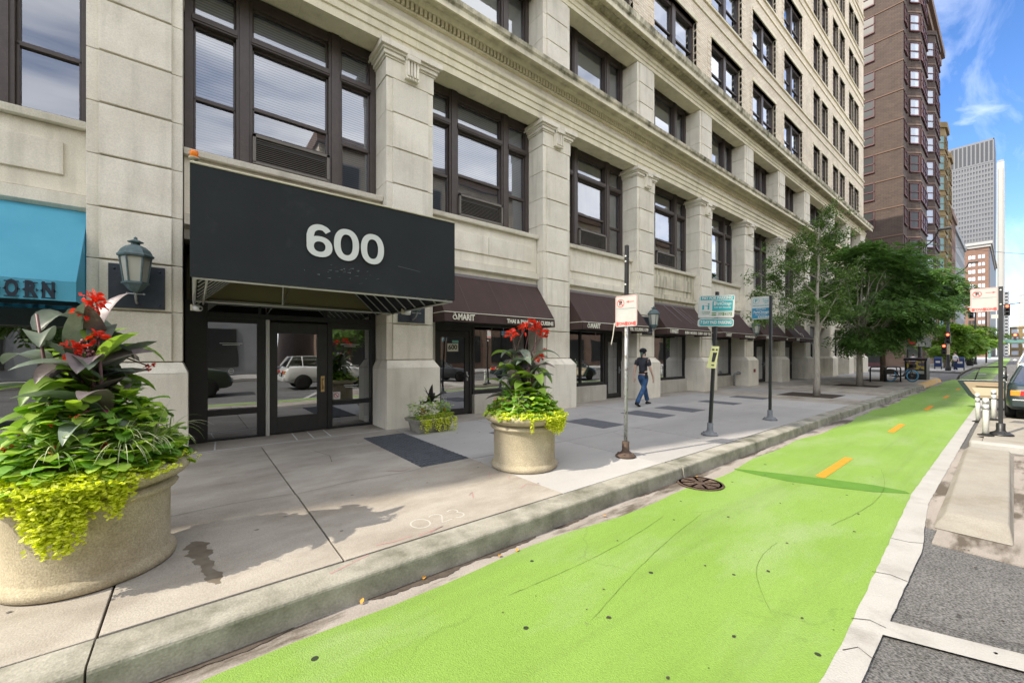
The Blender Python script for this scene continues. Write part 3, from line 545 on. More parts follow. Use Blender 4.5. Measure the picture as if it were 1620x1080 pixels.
for i, (x0, x1) in enumerate(PIERS):
    b = MB(); pier(b, x0, x1)
    c = (x0+x1)/2
    for q in range(4): b.box(c-.13+q*.07, c-.085+q*.07, 8.04, 8.2, 7.5, 7.88)
    b.box(c-.15, c+.15, 8.08, 8.2, 7.47, 7.90); b.box(c-.15, c+.15, 8.0, 8.2, 7.82, 7.92)
    for q in range(5): b.ball((c-.12+q*.06, 8.08, 7.46), .03, 6, 4)
    b.build('stone_pier', 'limestone', B, OFF, bevel=.008)
# --- entablatures
def prof_build(name, prof, mat='limestone_moulding', xa=None, xb=None):
    b = MB(); xa = x0w if xa is None else xa; xb = x1w if xb is None else xb
    nseg = int((xb-xa)/2.24)
    for i in range(nseg):
        p0 = xa+(xb-xa)*i/nseg; p1 = xa+(xb-xa)*(i+1)/nseg-.004; b.prism(prof[::-1], p0, p1)
    return b.build(name, mat, B, OFF)
prof_build('architrave', [(9.7, 8.20), (8.64, 8.20), (8.62, 8.075), (8.17, 8.075), (8.17, 8.24), (8.14, 8.25), (8.14, 8.40), (8.11, 8.41), (8.11, 8.55), (8.06, 8.59), (8.04, 8.66), (8.2, 8.67), (9.7, 8.67)])
b = MB()
xs = np.arange(x0w, x1w, 1.9)
for x in xs: b.box(x, x+1.894, 8.2, 9.7, 8.672, 8.93)
b.build('frieze', 'limestone', B, OFF)
prof_build('cornice', [(9.7, 8.932), (8.12, 8.932), (8.12, 8.975), (8.16, 8.98), (8.16, 9.125), (8.06, 9.13), (8.0, 9.165), (7.97, 9.205), (7.74, 9.175), (7.74, 9.11), (7.70, 9.11), (7.70, 9.24), (7.655, 9.29), (7.64, 9.385), (8.3, 9.46), (9.7, 9.46)], xb=x1w+.0)
b = MB()
for x in np.arange(-8, 44, .105): b.box(x, x+.062, 8.075, 8.17, 8.985, 9.122)
b.build('dentil_band', 'limestone_moulding', B, OFF)
prof_build('upper_architrave', [(9.7, 12.02), (8.64, 12.02), (8.62, 11.805), (8.17, 11.805), (8.17, 11.93), (8.14, 11.94), (8.14, 12.06), (8.10, 12.08), (8.08, 12.18), (8.2, 12.19), (8.2, 12.44), (8.1, 12.45), (8.05, 12.47), (8.0, 12.5), (9.7, 12.5)])
prof_build('upper_cornice', [(9.7, 12.502), (8.0, 12.502), (7.98, 12.44), (7.86, 12.40), (7.76, 12.36), (7.76, 12.30), (7.73, 12.30), (7.73, 12.46), (7.68, 12.52), (7.66, 12.70), (7.9, 12.76), (8.5, 12.79), (9.7, 12.79)], xb=x1w+.3)
# --- spandrels, sills, water table between 1st and 2nd storey
for gi, (x0, x1) in enumerate(GAPS):
    if gi == 3: ents = True
    b = MB(); e = .012
    b.box(x0+e, x1-e, 8.47, 9.1, 3.44, 4.80)
    b.box(x0+e, x1-e, 8.455, 8.6, 3.86, 4.785)
    n = 2
    wd = (x1-x0-.5)/n
    for q in range(n): b.box(x0+.25+q*wd+.005, x0+.25+(q+1)*wd-.005, 8.42, 8.5, 4.10, 4.56)
    b.prism([(8.45, 3.62), (8.36, 3.66), (8.36, 3.83), (8.45, 3.85), (8.7, 3.85), (8.7, 3.62)], x0+e, x1-e)
    b.build('spandrel', 'limestone_stained' if gi in (6,) else 'limestone', B, OFF, bevel=.006)
    b = MB(); b.prism([(8.36, 4.80), (8.34, 4.895), (8.5, 4.93), (9.1, 5.02), (9.1, 4.80)], x0+e, x1-e); b.build('window_sill', 'limestone', B, OFF, bevel=.006)
    # end wall between window jambs (3rd storey sill)
    b = MB(); b.box(x0+e, x1-e, 8.5, 9.7, 9.462, 9.55); b.build('window_sill', 'limestone', B, OFF)
# party wall & corner return
b = MB(); b.box(x1w-.35, x1w-.0, 8.9, 24, 0, 12.78); b.box(x0w, PIERS[0][0]-.02, 8.3, 9.2, 0, 12.78); b.build('side_wall', 'limestone', B, OFF)
b = MB()
b.box(-13.5, x1w-.4, 10.2, 10.35, 0, 13)
for i in range(2, len(PIERS)-1): b.box(PIERS[i][0]+.3, PIERS[i][1]-.3, 9.2, 10.3, 0, 13)
b.box(-13.5, x1w-.4, 8.95, 10.2, 3.3, 3.42); b.box(-13.5, x1w-.4, 8.95, 10.2, -.05, -.004)
b.build('interior_partition', 'dark_interior', B, OFF)

# --- windows
WY = 8.84
def sash_window(x0, x1, zb, zt, kind, parent_label=None):
    """tripartite bronze window: frame, mullions, transoms; glass, blinds, louvre as sub-parts"""
    wdt = x1-x0; f = MB(); fr = lambda a, c, z0, z1, d=.0, dp=.09: f.box(a, c, WY-d, WY-d+dp, z0, z1)
    jl = .13; u = (wdt-2*jl)
    l1 = x0+jl+u*.20; m1 = l1+.25; m2 = x0+wdt-jl-u*.20-.25; r1 = m2+.25
    if kind == 'upper': pass
    f.box(x0+.01, x0+jl, WY-.04, WY+.13, zb, zt); f.box(x1-jl, x1-.01, WY-.04, WY+.13, zb, zt)
    f.box(l1, m1, WY-.05, WY+.13, zb, zt); f.box(m2, r1, WY-.05, WY+.13, zb, zt)
    for a in (l1+.05, m2+.05): f.box(a, a+.15, WY-.075, WY, zb, zt)
    f.box(x0+jl, x1-jl, WY-.03, WY+.12, zt-.20, zt); f.box(x0+jl, x1-jl, WY-.035, WY+.13, zb, zb+.07)
    cells = ((x0+jl, l1), (m1, m2), (r1, x1-jl))
    tr = None
    if kind != 'upper':
        tr = zt-.92
        for a, c in cells: f.box(a-.02, c+.02, WY-.07, WY+.12, tr, tr+.14); f.box(a-.02, c+.02, WY-.085, WY-.06, tr+.03, tr+.09)
    else: tr = zt-.10
    lz = zb+.62 if kind == 'louvre' else zb
    meet = zb+ (tr-zb)*(.44 if kind != 'upper' else .42)
    gl = MB(); gl2 = MB(); bl = MB(); bl2 = MB()
    for ci, (a, c) in enumerate(cells):
        ms = meet
        base = zb+.07
        if kind == 'louvre' and ci == 1: ms = zb+.62+(tr-zb-.62)*.31; base = zb+.66; f.box(a, c, WY-.04, WY+.1, zb+.60, zb+.68)
        if kind == 'plain2': ms = zb+(tr-zb)*.5
        # sash rails and stiles
        f.box(a, c, WY+.0, WY+.1, ms-.035, ms+.035)
        for z0, z1, dd in ((base, ms, .0), (ms, tr, .03)):
            f.box(a, a+.035, WY+dd, WY+.1, z0, z1); f.box(c-.035, c, WY+dd, WY+.1, z0, z1)
        f.box(a, c, WY+.02, WY+.1, base, base+.05); f.box(a, c, WY+.03, WY+.1, tr-.04, tr)
        if kind != 'upper':
            f.box(a, c, WY+.03, WY+.1, zt-.23, zt-.19); f.box(a, a+.03, WY+.03, WY+.1, tr, zt-.2); f.box(c-.03, c, WY+.03, WY+.1, tr, zt-.2)
            gl.quad((a, WY+.06, tr+.1), (c, WY+.06, tr+.1), (c, WY+.06, zt-.2), (a, WY+.06, zt-.2))
        gl.quad((a, WY+.07, ms), (c, WY+.07, ms), (c, WY+.07, tr), (a, WY+.07, tr))
        gl2.quad((a, WY+.05, base), (c, WY+.05, base), (c, WY+.05, ms), (a, WY+.05, ms))
        bl.quad((a, WY+.13, ms), (c, WY+.13, ms), (c, WY+.13, zt), (a, WY+.13, zt))
        bl2.quad((a, WY+.13, base-.1), (c, WY+.13, base-.1), (c, WY+.13, ms), (a, WY+.13, ms))
    fo = f.build('window', 'bronze_paint', B, OFF, bevel=.006)
    gl.build('glass', 'window_glass', fo, OFF); gl2.build('glass', 'window_glass', fo, OFF)
    return fo, bl, bl2, cells, zb
def sub(b, name, mat, parent): o = b.build(name, mat, parent, OFF); return o
WIN2 = []
for gi in range(2, len(GAPS)):
    x0, x1 = GAPS[gi]
    kind = {3: 'louvre', 4: 'louvre', 5: 'louvre', 6: 'louvre'}.get(gi, 'plain')
    fo, bl, bl2, cells, zb = sash_window(x0, x1, 4.99, 8.19, kind)
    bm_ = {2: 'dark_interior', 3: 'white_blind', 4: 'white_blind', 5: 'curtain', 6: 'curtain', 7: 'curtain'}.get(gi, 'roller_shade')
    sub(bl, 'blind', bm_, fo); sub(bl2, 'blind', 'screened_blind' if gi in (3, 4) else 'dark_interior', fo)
    if kind == 'louvre':
        a, c = cells[1]; l = MB(); l.box(a+.0, a+.05, WY-.12, WY+.02, zb+.10, zb+.62); l.box(c-.05, c, WY-.12, WY+.02, zb+.10, zb+.62); l.box(a, c, WY-.12, WY+.02, zb+.57, zb+.62); l.box(a, c, WY-.12, WY+.02, zb+.08, zb+.12)
        for z in np.arange(zb+.13, zb+.56, .036): l.add([(a+.05, WY-.11, z), (c-.05, WY-.11, z), (c-.05, WY-.06, z+.026), (a+.05, WY-.06, z+.026), (a+.05, WY-.11, z+.007), (c-.05, WY-.11, z+.007), (c-.05, WY-.06, z+.033), (a+.05, WY-.06, z+.033)], [(0, 3, 2, 1), (4, 5, 6, 7), (0, 1, 5, 4)])
        sub(l, 'air_vent', 'louvre_metal' if 'louvre_metal' in M else plain('louvre_metal', (.16, .145, .125), .5).name, fo)
    # third storey
    fo, bl, bl2, cells, zb = sash_window(x0, x1, 9.56, 12.01, 'upper')
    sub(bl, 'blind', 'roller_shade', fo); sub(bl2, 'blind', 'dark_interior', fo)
# brick-storey windows
def brick_window(x0, x1, z0, z1, pair):
    y = WB+.14; f = MB(); gl = MB(); bl = MB(); bl2 = MB()
    f.box(x0, x0+.09, y, y+.15, z0, z1); f.box(x1-.09, x1, y, y+.15, z0, z1); f.box(x0, x1, y, y+.15, z1-.16, z1); f.box(x0, x1, y-.02, y+.15, z0, z0+.09)
    cells = [(x0+.09, x1-.09)]
    if pair: c = (x0+x1)/2; f.box(c-.12, c+.12, y-.03, y+.15, z0, z1); cells = [(x0+.09, c-.12), (c+.12, x1-.09)]
    for a, c in cells:
        zm = z0+(z1-z0)*.42; f.box(a, c, y+.04, y+.13, zm-.03, zm+.03); f.box(a, a+.04, y+.04, y+.13, z0, z1); f.box(c-.04, c, y+.04, y+.13, z0, z1)
        gl.quad((a, y+.09, z0), (c, y+.09, z0), (c, y+.09, z1), (a, y+.09, z1))
        h = random.choice([.0, .0, .25, .45]); 
        bl.quad((a, y+.18, zm+h), (c, y+.18, zm+h), (c, y+.18, z1), (a, y+.18, z1))
        bl2.quad((a, y+.22, z0), (c, y+.22, z0), (c, y+.22, zm+h+.05), (a, y+.22, zm+h+.05))
    f.box(x0-.02, x1+.02, WB-.03, y+.02, z0-.07, z0)
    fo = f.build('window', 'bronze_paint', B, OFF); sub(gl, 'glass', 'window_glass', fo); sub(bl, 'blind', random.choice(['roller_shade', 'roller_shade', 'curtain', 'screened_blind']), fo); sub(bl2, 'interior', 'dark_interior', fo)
C_, S_ = math.cos(math.radians(51.48)), math.sin(math.radians(51.48))
def vis(x, y, z):
    d = x*C_+y*S_; return d > 0 and 560-632*(z-1.55)/d > -25 and 810+632*(x*S_-y*C_)/d < 1640
for (z0, z1) in rows:
    for o in ops:
        if vis(o[1], 8.4, z0): brick_window(o[0], o[1], z0, z1, o[1]-o[0] > 2)
# ---------------------------------------------------------------- ground floor: entrance, shopfronts
DY = 8.84
def dr_glass(b, x0, x1, z0, z1, y=DY+.05): b.quad((x0, y, z0), (x1, y, z0), (x1, y, z1), (x0, y, z1))
# entrance frame
f = MB(); F = lambda x0, x1, z0, z1, d=0, t=.12: f.box(x0, x1, DY-d, DY-d+t, z0, z1)
F(-.12, .19, 0, 2.48, .02, .16); F(.19, .93, 0, .04); F(.19, .93, .45, .55, .03, .14); F(.19, .93, 2.12, 2.26); F(.93, 1.06, 0, 2.26, .0, .14)
F(2.16, 2.26, 0, 2.2, .0, .14); F(3.05, 3.15, 0, 2.48, .02, .16); F(2.26, 3.05, 0, .05); F(2.26, 3.05, .49, .58, .03, .14); F(2.26, 3.05, 2.08, 2.20)
F(.19, 3.05, 2.20, 2.30, .03, .16); F(.19, 3.05, 2.44, 2.50, .03, .16); F(.95, .99, 2.3, 2.44); F(2.1, 2.16, 2.3, 2.44); F(-.12, 3.15, 2.5, 3.5, -.14, .2)
ef = f.build('entrance_frame', 'black_paint', B, OFF, bevel=.004)
g = MB(); dr_glass(g, .19, .93, .04, .45); dr_glass(g, .19, .93, .55, 2.12); dr_glass(g, 2.26, 3.05, .05, .49); dr_glass(g, 2.26, 3.05, .58, 2.08); dr_glass(g, .19, 3.05, 2.3, 2.44)
g.build('glass', 'shop_glass', ef, OFF)
g = MB(); g.box(1.065, 1.125, DY-.03, DY+.08, 0, 2.2); g.box(1.083, 1.089, DY-.036, DY-.02, 0, 2.2); g.build('hinge_strip', 'alu_strip', ef, OFF)
g = MB()
for (x, z, w_, h) in ((.19, 2.3, .25, .14), (2.45, 1.7, .26, .012), (2.45, 1.24, .3, .01), (2.5, .86, .24, .01), (2.5, .82, .2, .01), (.3, 1.72, .35, .012), (.35, 1.3, .2, .008)): pass
for x, z in ((.53, 1.24), (2.62, 1.20)):
    g.add([(x+.045*math.cos(a)*k, DY+.04, z+.045*math.sin(a)*k) for k in (1, .8) for a in np.linspace(0, 2*PI, 25)[:-1]], [(i, (i+1) % 24, 24+(i+1) % 24, 24+i) for i in range(24)]); g.box(x-.03, x+.03, DY+.037, DY+.04, z-.006, z+.006)
for x0, x1, z in ((2.42, 2.82, 1.75), (2.5, 2.74, 1.71), (2.45, 2.8, 1.30), (2.5, 2.78, .88), (2.52, 2.76, .84), (.36, .7, 1.74), (.4, .66, 1.71)): g.box(x0, x1, DY+.037, DY+.04, z, z+.012)
g.build('door_lettering', 'letter_white', ef, OFF)
g = MB(); g.box(2.27, 2.42, DY+.03, DY+.036, .60, .76); g.build('notice', 'white_paint', ef, OFF)
surf('sign_red', (.55, .03, .03), (.62, .05, .05), rough=.5)
def ring(b, c, r, w, y, n=24, slash=True):
    b.add([(c[0]+r*k*math.cos(a), y, c[1]+r*k*math.sin(a)) for k in (1, 1-w) for a in np.linspace(0, 2*PI, n+1)[:-1]], [(i, (i+1) % n, n+(i+1) % n, n+i) for i in range(n)])
    if slash:
        d = r*.7; q = r*w*.5; b.add([(c[0]-d-q, y, c[1]+d-q), (c[0]-d+q, y, c[1]+d+q), (c[0]+d+q, y, c[1]-d+q), (c[0]+d-q, y, c[1]-d-q)], [(0, 1, 2, 3)])
g = MB(); ring(g, (2.345, .685), .052, .2, DY+.028); g.build('notice_symbol', 'sign_red', ef, OFF)
# door leaf
f = MB(); f.box(1.13, 1.26, DY+.0, DY+.07, .02, 2.16); f.box(1.97, 2.15, DY, DY+.07, .02, 2.16); f.box(1.26, 1.97, DY, DY+.07, .02, .34); f.box(1.26, 1.97, DY, DY+.07, 1.95, 2.16)
d = f.build('door', 'door_paint', B, OFF, bevel=.005); g = MB(); dr_glass(g, 1.26, 1.97, .34, 1.95, DY+.035); g.build('glass', 'shop_glass', d, OFF)
g = MB(); g.box(2.03, 2.10, DY-.012, DY, .78, 1.10); g.tube([(2.065, DY-.02, .84), (2.065, DY-.065, .86), (2.065, DY-.065, 1.03), (2.065, DY-.02, 1.05)], .012, 8); g.build('handle', 'brass', d, OFF)
# lobby beyond
b = MB(); b.box(-.1, 3.1, 10.0, 10.15, 0, 3.3); b.box(2.55, 3.05, 9.3, 9.9, 0, 2.6); b.box(-.1, 3.1, 8.96, 9.02, 2.5, 3.85); b.build('lobby_wall', 'lobby_wall', B, OFF)
text('fascia_number', '600', .26, 'black_paint', B, (1.72, DY+.12-8.2-.012, 2.87), off=.008)
# gable-shaped pale transom panel under the canopy
b = MB(); b.prism([(.02, 2.50), (3.12, 2.50), (3.12, 2.52), (1.9, 3.56), (1.2, 3.56), (.02, 2.56)], DY-.02, DY+.10, 'y'); b.build('transom_panel', 'lobby_wall', B, OFF)

# shopfronts: per gap, list of (x0,x1,kind)
def shopfront(gi, parts, bulk='limestone_grey', mat='bronze_dark'):
    x0, x1 = GAPS[gi]; e = .012
    f = MB(); g = MB(); st = MB()
    f.box(x0+e, x1-e, DY-.02, DY+.12, 2.28, 2.40); f.box(x0+e, x1-e, DY+.02, DY+.1, 2.401, 3.44)
    for (a, c, k) in parts:
        if k == 'w':
            st.box(a-.0, c+.0, DY-.12, DY+.2, -.02, .50)
            f.box(a, a+.07, DY-.02, DY+.1, .5, 2.28); f.box(c-.07, c, DY-.02, DY+.1, .5, 2.28); f.box(a, c, DY-.03, DY+.1, .5, .60)
            n = max(1, round((c-a)/1.35)); wd = (c-a-.14)/n
            for q in range(n):
                xa = a+.07+q*wd; g.quad((xa, DY+.04, .6), (xa+wd, DY+.04, .6), (xa+wd, DY+.04, 2.28), (xa, DY+.04, 2.28))
                if q: f.box(xa-.03, xa+.03, DY-.01, DY+.1, .6, 2.28)
        elif k == 'p': st.box(a, c, DY-.1, DY+.2, -.02, 2.8)
    fo = f.build('shopfront_frame', mat, B, OFF, bevel=.004); g.build('glass', 'shop_glass', fo, OFF)
    if st.v: st.build('shopfront_plinth', bulk, B, OFF, bevel=.01)
    for (a, c, k) in parts:
        if k == 'd':
            q = MB(); q.box(a, a+.07, DY-.02, DY+.12, 0, 2.28); q.box(c-.07, c, DY-.02, DY+.12, 0, 2.28); q.box(a+.07, c-.07, DY-.02, DY+.12, 2.14, 2.28)
            q.box(a+.08, a+.2, DY, DY+.06, .02, 2.13); q.box(c-.2, c-.08, DY, DY+.06, .02, 2.13); q.box(a+.2, c-.2, DY, DY+.06, .02, .16); q.box(a+.2, c-.2, DY, DY+.06, 1.97, 2.13)
            do = q.build('door', 'bronze_dark', B, OFF, bevel=.004); h = MB(); dr_glass(h, a+.2, c-.2, .16, 1.97, DY+.03); h.build('glass', 'shop_glass', do, OFF)
            h = MB(); h.ball((c-.14, DY-.035, .98), .035, 10, 6); h.box(c-.165, c-.115, DY-.012, DY, .86, 1.1); h.build('handle', 'galvanised', do, OFF)
surf('bronze_dark', (.025, .024, .023), (.035, .033, .03), scale=4, rough=.45)
surf('shop_green', (.018, .026, .024), (.026, .034, .031), scale=4, rough=.45)
def gx(i): return GAPS[i]
a, c = gx(4); shopfront(4, [(a+.02, a+.34, 'p'), (4.58, 5.68, 'd'), (5.70, c-.02, 'w')])
a, c = gx(5); shopfront(5, [(a+.02, 11.1, 'w'), (11.14, c-.02, 'd')])
a, c = gx(6); shopfront(6, [(a+.3, c-.02, 'w')])
a, c = gx(7); shopfront(7, [(a+.02, c-.02, 'w')])
a, c = gx(8); shopfront(8, [(a+.02, a+1.9, 'w'), (a+1.95, c-.1, 'd')])
a, c = gx(9); shopfront(9, [(a+.02, a+1.7, 'w'), (a+1.75, c-.2, 'd')])
for gi in (10, 11, 12): a, c = gx(gi); shopfront(gi, [(a+.02, a+1.4, 'd' if gi != 10 else 'w'), (a+1.45, c-.02, 'w')])
a, c = gx(2); shopfront(2, [(a+.02, c-.02, 'w')], mat='shop_green')
for gi in (0, 1): a, c = gx(gi); shopfront(gi, [(a+.02, c-.02, 'w')])
b = MB(); b.box(-4.55, -1.3, DY-.25, DY-.05, 1.95, 2.2); b.build('shop_fascia', 'shop_green', B, OFF, bevel=.01)
text('door_number', '600', .17, 'black_paint', B, (5.13, DY+.0-8.2+.018, 1.72), off=.004)
b = MB(); b.box(4.98, 5.29, DY+.02, DY+.024, 1.62, 1.82); b.build('number_plate', 'letter_cream', B, OFF)
b = MB(); b.box(5.12, 5.3, DY+.022, DY+.026, 1.835, 1.90); b.build('sticker', plain('mint', (.2, .5, .38)).name, B, OFF)
# things seen inside the shop: menu cards, a pale wooden chair
for (x, z, w_, h, cc) in ((6.05, 1.93, .14, .22, (.6, .38, .12)), (6.32, 1.92, .12, .24, (.3, .36, .33)), (5.84, 1.9, .12, .3, (.3, .36, .38))):
    b = MB(); b.box(x, x+w_, DY+.06, DY+.065, z, z+h); b.build('menu_card', plain('menu%d' % int(x*100), cc).name, B, OFF)
t = thing('wooden_chair', 'pale wooden slatted chair seen through the glass of the restaurant door', 'chair', (4.92, 9.35, 0), .5)
plain('pale_wood', (.55, .46, .27)); b = MB(); b.box(-.2, .2, -.2, .2, .40, .43); b.build('seat', 'pale_wood', t)
for x, y in ((-.18, -.18), (.18, -.18), (-.18, .18), (.18, .18)): b = MB(); b.box(x-.02, x+.02, y-.02, y+.02, 0, .40 if y < 0 else .85); b.build('leg', 'pale_wood', t)
b = MB(); b.box(-.18, .18, .165, .185, .78, .85)
for q in range(5): b.box(-.15+q*.07, -.12+q*.07, .165, .185, .44, .78)
b.build('backrest', 'pale_wood', t)

# ---------------------------------------------------------------- entrance canopy
t = thing('entrance_canopy', 'black fabric box canopy with large white 600 over the entrance doors', 'canopy', (1.6, 8.84, 2.38))
CX0, CX1, CY, CZ0, CZ1 = -.035, 3.21, 5.48, 2.375, 3.605
o_ = (1.6, 8.84, 2.38)
def cloth(b, p00, p10, p11, p01, nx, nz, amp, nrm):
    vs = []; p00, p10, p11, p01 = map(Vector, (p00, p10, p11, p01)); nrm = Vector(nrm)
    for j in range(nz+1):
        for i in range(nx+1):
            u, v = i/nx, j/nz; p = (p00*(1-u)+p10*u)*(1-v)+(p01*(1-u)+p11*u)*v
            e = math.sin(PI*u)*math.sin(PI*v); vs.append(p+nrm*amp*(e*.6+.35*e*math.sin(u*9+v*2)+.3*e*math.sin(u*23+v*5)))
    b.add(vs, [(j*(nx+1)+i, j*(nx+1)+i+1, (j+1)*(nx+1)+i+1, (j+1)*(nx+1)+i) for j in range(nz) for i in range(nx)], True)
b = MB(); cloth(b, (CX0, CY, CZ0), (CX1, CY, CZ0+.02), (CX1, CY, CZ1), (CX0, CY, CZ1-.01), 60, 20, .02, (0, 1, 0))
front = b.build('front_panel', 'canopy_fabric', t, o_)
b = MB(); cloth(b, (CX0, CY+.002, CZ0), (CX0+.0, 8.2, CZ0), (CX0, 8.2, CZ1), (CX0, CY+.002, CZ1-.01), 20, 8, .01, (1, 0, 0)); b.build('side_panel', 'canopy_fabric', t, o_)
b = MB(); cloth(b, (CX1, CY+.002, CZ0+.02), (CX1, 8.16, CZ0), (CX1, 8.16, CZ1), (CX1, CY+.002, CZ1), 20, 8, .01, (-1, 0, 0)); b.build('side_panel', 'canopy_fabric', t, o_)
b = MB(); cloth(b, (CX0, CY, CZ1-.01), (CX1, CY, CZ1), (CX1, 8.45, CZ1+.02), (CX0, 8.45, CZ1+.02), 20, 10, -.02, (0, 0, 1)); b.build('top_panel', 'canopy_fabric', t, o_)
# gable lining with ribs
b = MB(); ax = 1.58
for s_, xe in ((-1, CX0+.06), (1, CX1-.06)):
    b.add([(xe, CY+.05, CZ0+.03), (xe, 8.8, CZ0+.03), (ax+s_*.35, 8.8, CZ1-.06), (ax+s_*.35, CY+.05, CZ1-.06)], [(0, 1, 2, 3)])
b.add([(ax-.35, CY+.05, CZ1-.06), (ax+.35, CY+.05, CZ1-.06), (ax+.35, 8.8, CZ1-.06), (ax-.35, 8.8, CZ1-.06)], [(0, 1, 2, 3)])
b.build('lining', 'canopy_fabric', t, o_)
b = MB()
for y in np.linspace(CY+.12, 8.7, 9):
    for s_, xe in ((-1, CX0+.07), (1, CX1-.07)): b.tube([(xe, y, CZ0+.02), (ax+s_*.35, y, CZ1-.08)], .011, 6)
b.build('rib', 'alu_strip', t, o_)
b = MB()
for z in (CZ0+.0, CZ1-.03):
    b.tube([(CX0+.03, CY+.03, z), (CX1-.03, CY+.03, z)], .018, 6); b.tube([(CX0+.04, CY+.03, z), (CX0+.04, 8.2, z)], .018, 6); b.tube([(CX1-.04, CY+.03, z), (CX1-.04, 8.15, z)], .018, 6)
b.tube([(CX0+.04, 7.9, CZ0), (CX1-.04, 7.9, CZ0)], .018, 6); b.tube([(.2, DY-.1, 2.49), (3.1, DY-.1, 2.47)], .02, 6)
b.tube([(1.2, 7.9, CZ0), (1.45, DY-.1, 2.86)], .012, 6); b.tube([(1.2, 7.9, CZ0), (1.2, 7.7, 3.4)], .012, 6)
for xx in (CX0+.0, CX0+.12): b.tube([(xx+.03, CY+.1, CZ0+.02), (xx+.03, 8.15, CZ0-.02)], .014, 6)
b.build('frame', 'alu_strip', t, o_)
b = MB(); b.tube([(CX0, CY-.004, CZ1+.002), (CX1, CY-.004, CZ1+.008)], .011, 6); b.build('top_piping', 'cream_paint', t, o_)
b = MB(); b.box(CX0-.02, CX0-.012, 7.2, 7.5, 2.8, 3.3)
# numerals: bold grotesque
def stroke_xz(b, pts, wds, y, d=.006):
    P_ = [Vector((p[0], 0, p[1])) for p in pts]; n = len(P_); vs = []
    for sg in (-1, 1):
        for i, p in enumerate(P_):
            dd = (P_[min(i+1, n-1)]-P_[max(i-1, 0)]).normalized(); q = p+Vector((-dd.z, 0, dd.x))*sg*wds[i]/2; vs.append((q.x, y, q.z))
    b.add(vs, [(i, i+1, n+i+1, n+i) for i in range(n-1)])
def zero(b, cx, cz, w_, h, y):
    n = 48; vs = []
    for (rw, rh, pw) in ((w_/2, h/2, 2.25), (w_/2-.083, h/2-.072, 2.3)):
        for i in range(n):
            a = 2*PI*i/n; c_, s_ = math.cos(a), math.sin(a); vs.append((cx+rw*math.copysign(abs(c_)**(2/pw), c_), y, cz+rh*math.copysign(abs(s_)**(2/pw), s_)))
    b.add(vs, [(i, (i+1) % n, n+(i+1) % n, n+i) for i in range(n)])
def digit6(b, cx, cz, w_, h, y):
    T = .083; pts = []; wd = []
    rx, rz = w_/2-T/2, h/2-.036   # outer sweep then bowl
    for a in range(28, 181, 9):   # top terminal over the top to the left
        r = math.radians(a); pts.append((cx+.005+rx*.98*math.cos(r), cz+rz*.42+rz*.56*math.sin(r))); wd.append(T*(.88 if a < 60 else (.80+.2*(a-60)/120)))
    for q in np.linspace(.3, -.28, 5): pts.append((cx-rx, cz+rz*q)); wd.append(T)
    br = h*.315-.036
    stroke_xz(b, pts, wd, y)
    n = 44; vs = []; cb = cz-h/2+h*.315
    for (rw, rh) in ((w_/2, h*.315), (w_/2-.083, h*.315-.066)):
        for i in range(n):
            t_ = 2*PI*i/n; c_, s_ = math.cos(t_), math.sin(t_); vs.append((cx+rw*math.copysign(abs(c_)**(2/2.2), c_), y-.001, cb+rh*math.copysign(abs(s_)**(2/2.2), s_)))
    b.add(vs, [(i, (i+1) % n, n+(i+1) % n, n+i) for i in range(n)])
b = MB(); yy = CY-.012
digit6(b, 1.244, 2.985, .302, .415, yy); zero(b, 1.573, 2.985, .318, .415, yy); zero(b, 1.914, 2.985, .316, .41, yy)
b.build('numerals', 'letter_white', t, o_)
surf('scratch', (.08, .085, .09), (.15, .16, .165), scale=60, rough=.8)
b = MB()
for k in range(26):
    x = random.gauss(1.55, .22); z = random.gauss(2.62, .05); l = random.uniform(.01, .05); b.add([(x, yy+.004, z), (x+l, yy+.004, z+random.uniform(-.01, .02)), (x+l, yy+.004, z+.012), (x, yy+.004, z+.003)], [(0, 1, 2, 3)])
b.add([(2.28, yy+.004, 2.80), (2.62, yy+.004, 2.765), (2.62, yy+.004, 2.769), (2.28, yy+.004, 2.806)], [(0, 1, 2, 3)]); b.build('scratch', 'scratch', t, o_)
# beacon lamp, cameras
t = thing('beacon_lamp', 'small orange beacon lamp on the top left corner of the black canopy', 'beacon', (.0, 5.62, 3.60))
b = MB(); b.tube([(0, 0, -.02), (0, 0, .085)], .012, 8); b.build('bracket', 'cream_paint', t)
b = MB(); b.lathe([(.0, .085), (.035, .088), (.05, .10), (.05, .108), (.02, .112)], 20); b.build('base', 'cream_paint', t)
surf('orange_lens', (.9, .30, .02), (.95, .36, .03), rough=.2, spec=.7, transl=.3)
b = MB(); b.lathe([(.040, .112), (.040, .17), (.034, .185), (.0, .188)], 20); b.build('lens', 'orange_lens', t)
def camera_(loc, rz, label):
    t = thing('security_camera', label, 'camera', loc, rz); b = MB(); b.box(-.05, .05, .0, .05, -.05, .05); b.build('bracket', 'cream_paint', t)
    b = MB(); b.tube([(0, .02, 0), (0, -.05, -.01), (0, -.11, -.02), (0, -.125, -.022)], [.05, .055, .045, .02], 14); b.build('housing', 'white_paint', t)
    b = MB(); b.ball((0, -.12, -.022), .022, 10, 6); b.build('lens', 'black_paint', t)
camera_((.02, 8.22, 2.30), .5, 'white security camera left of the entrance under the black canopy')
camera_((3.19, 7.35, 2.37), .9, 'white security camera hanging from the right rail of the black canopy')
camera_((3.62, 8.16, 2.52), 0, 'small white camera on the pier behind the dark lantern right of the entrance') if False else None

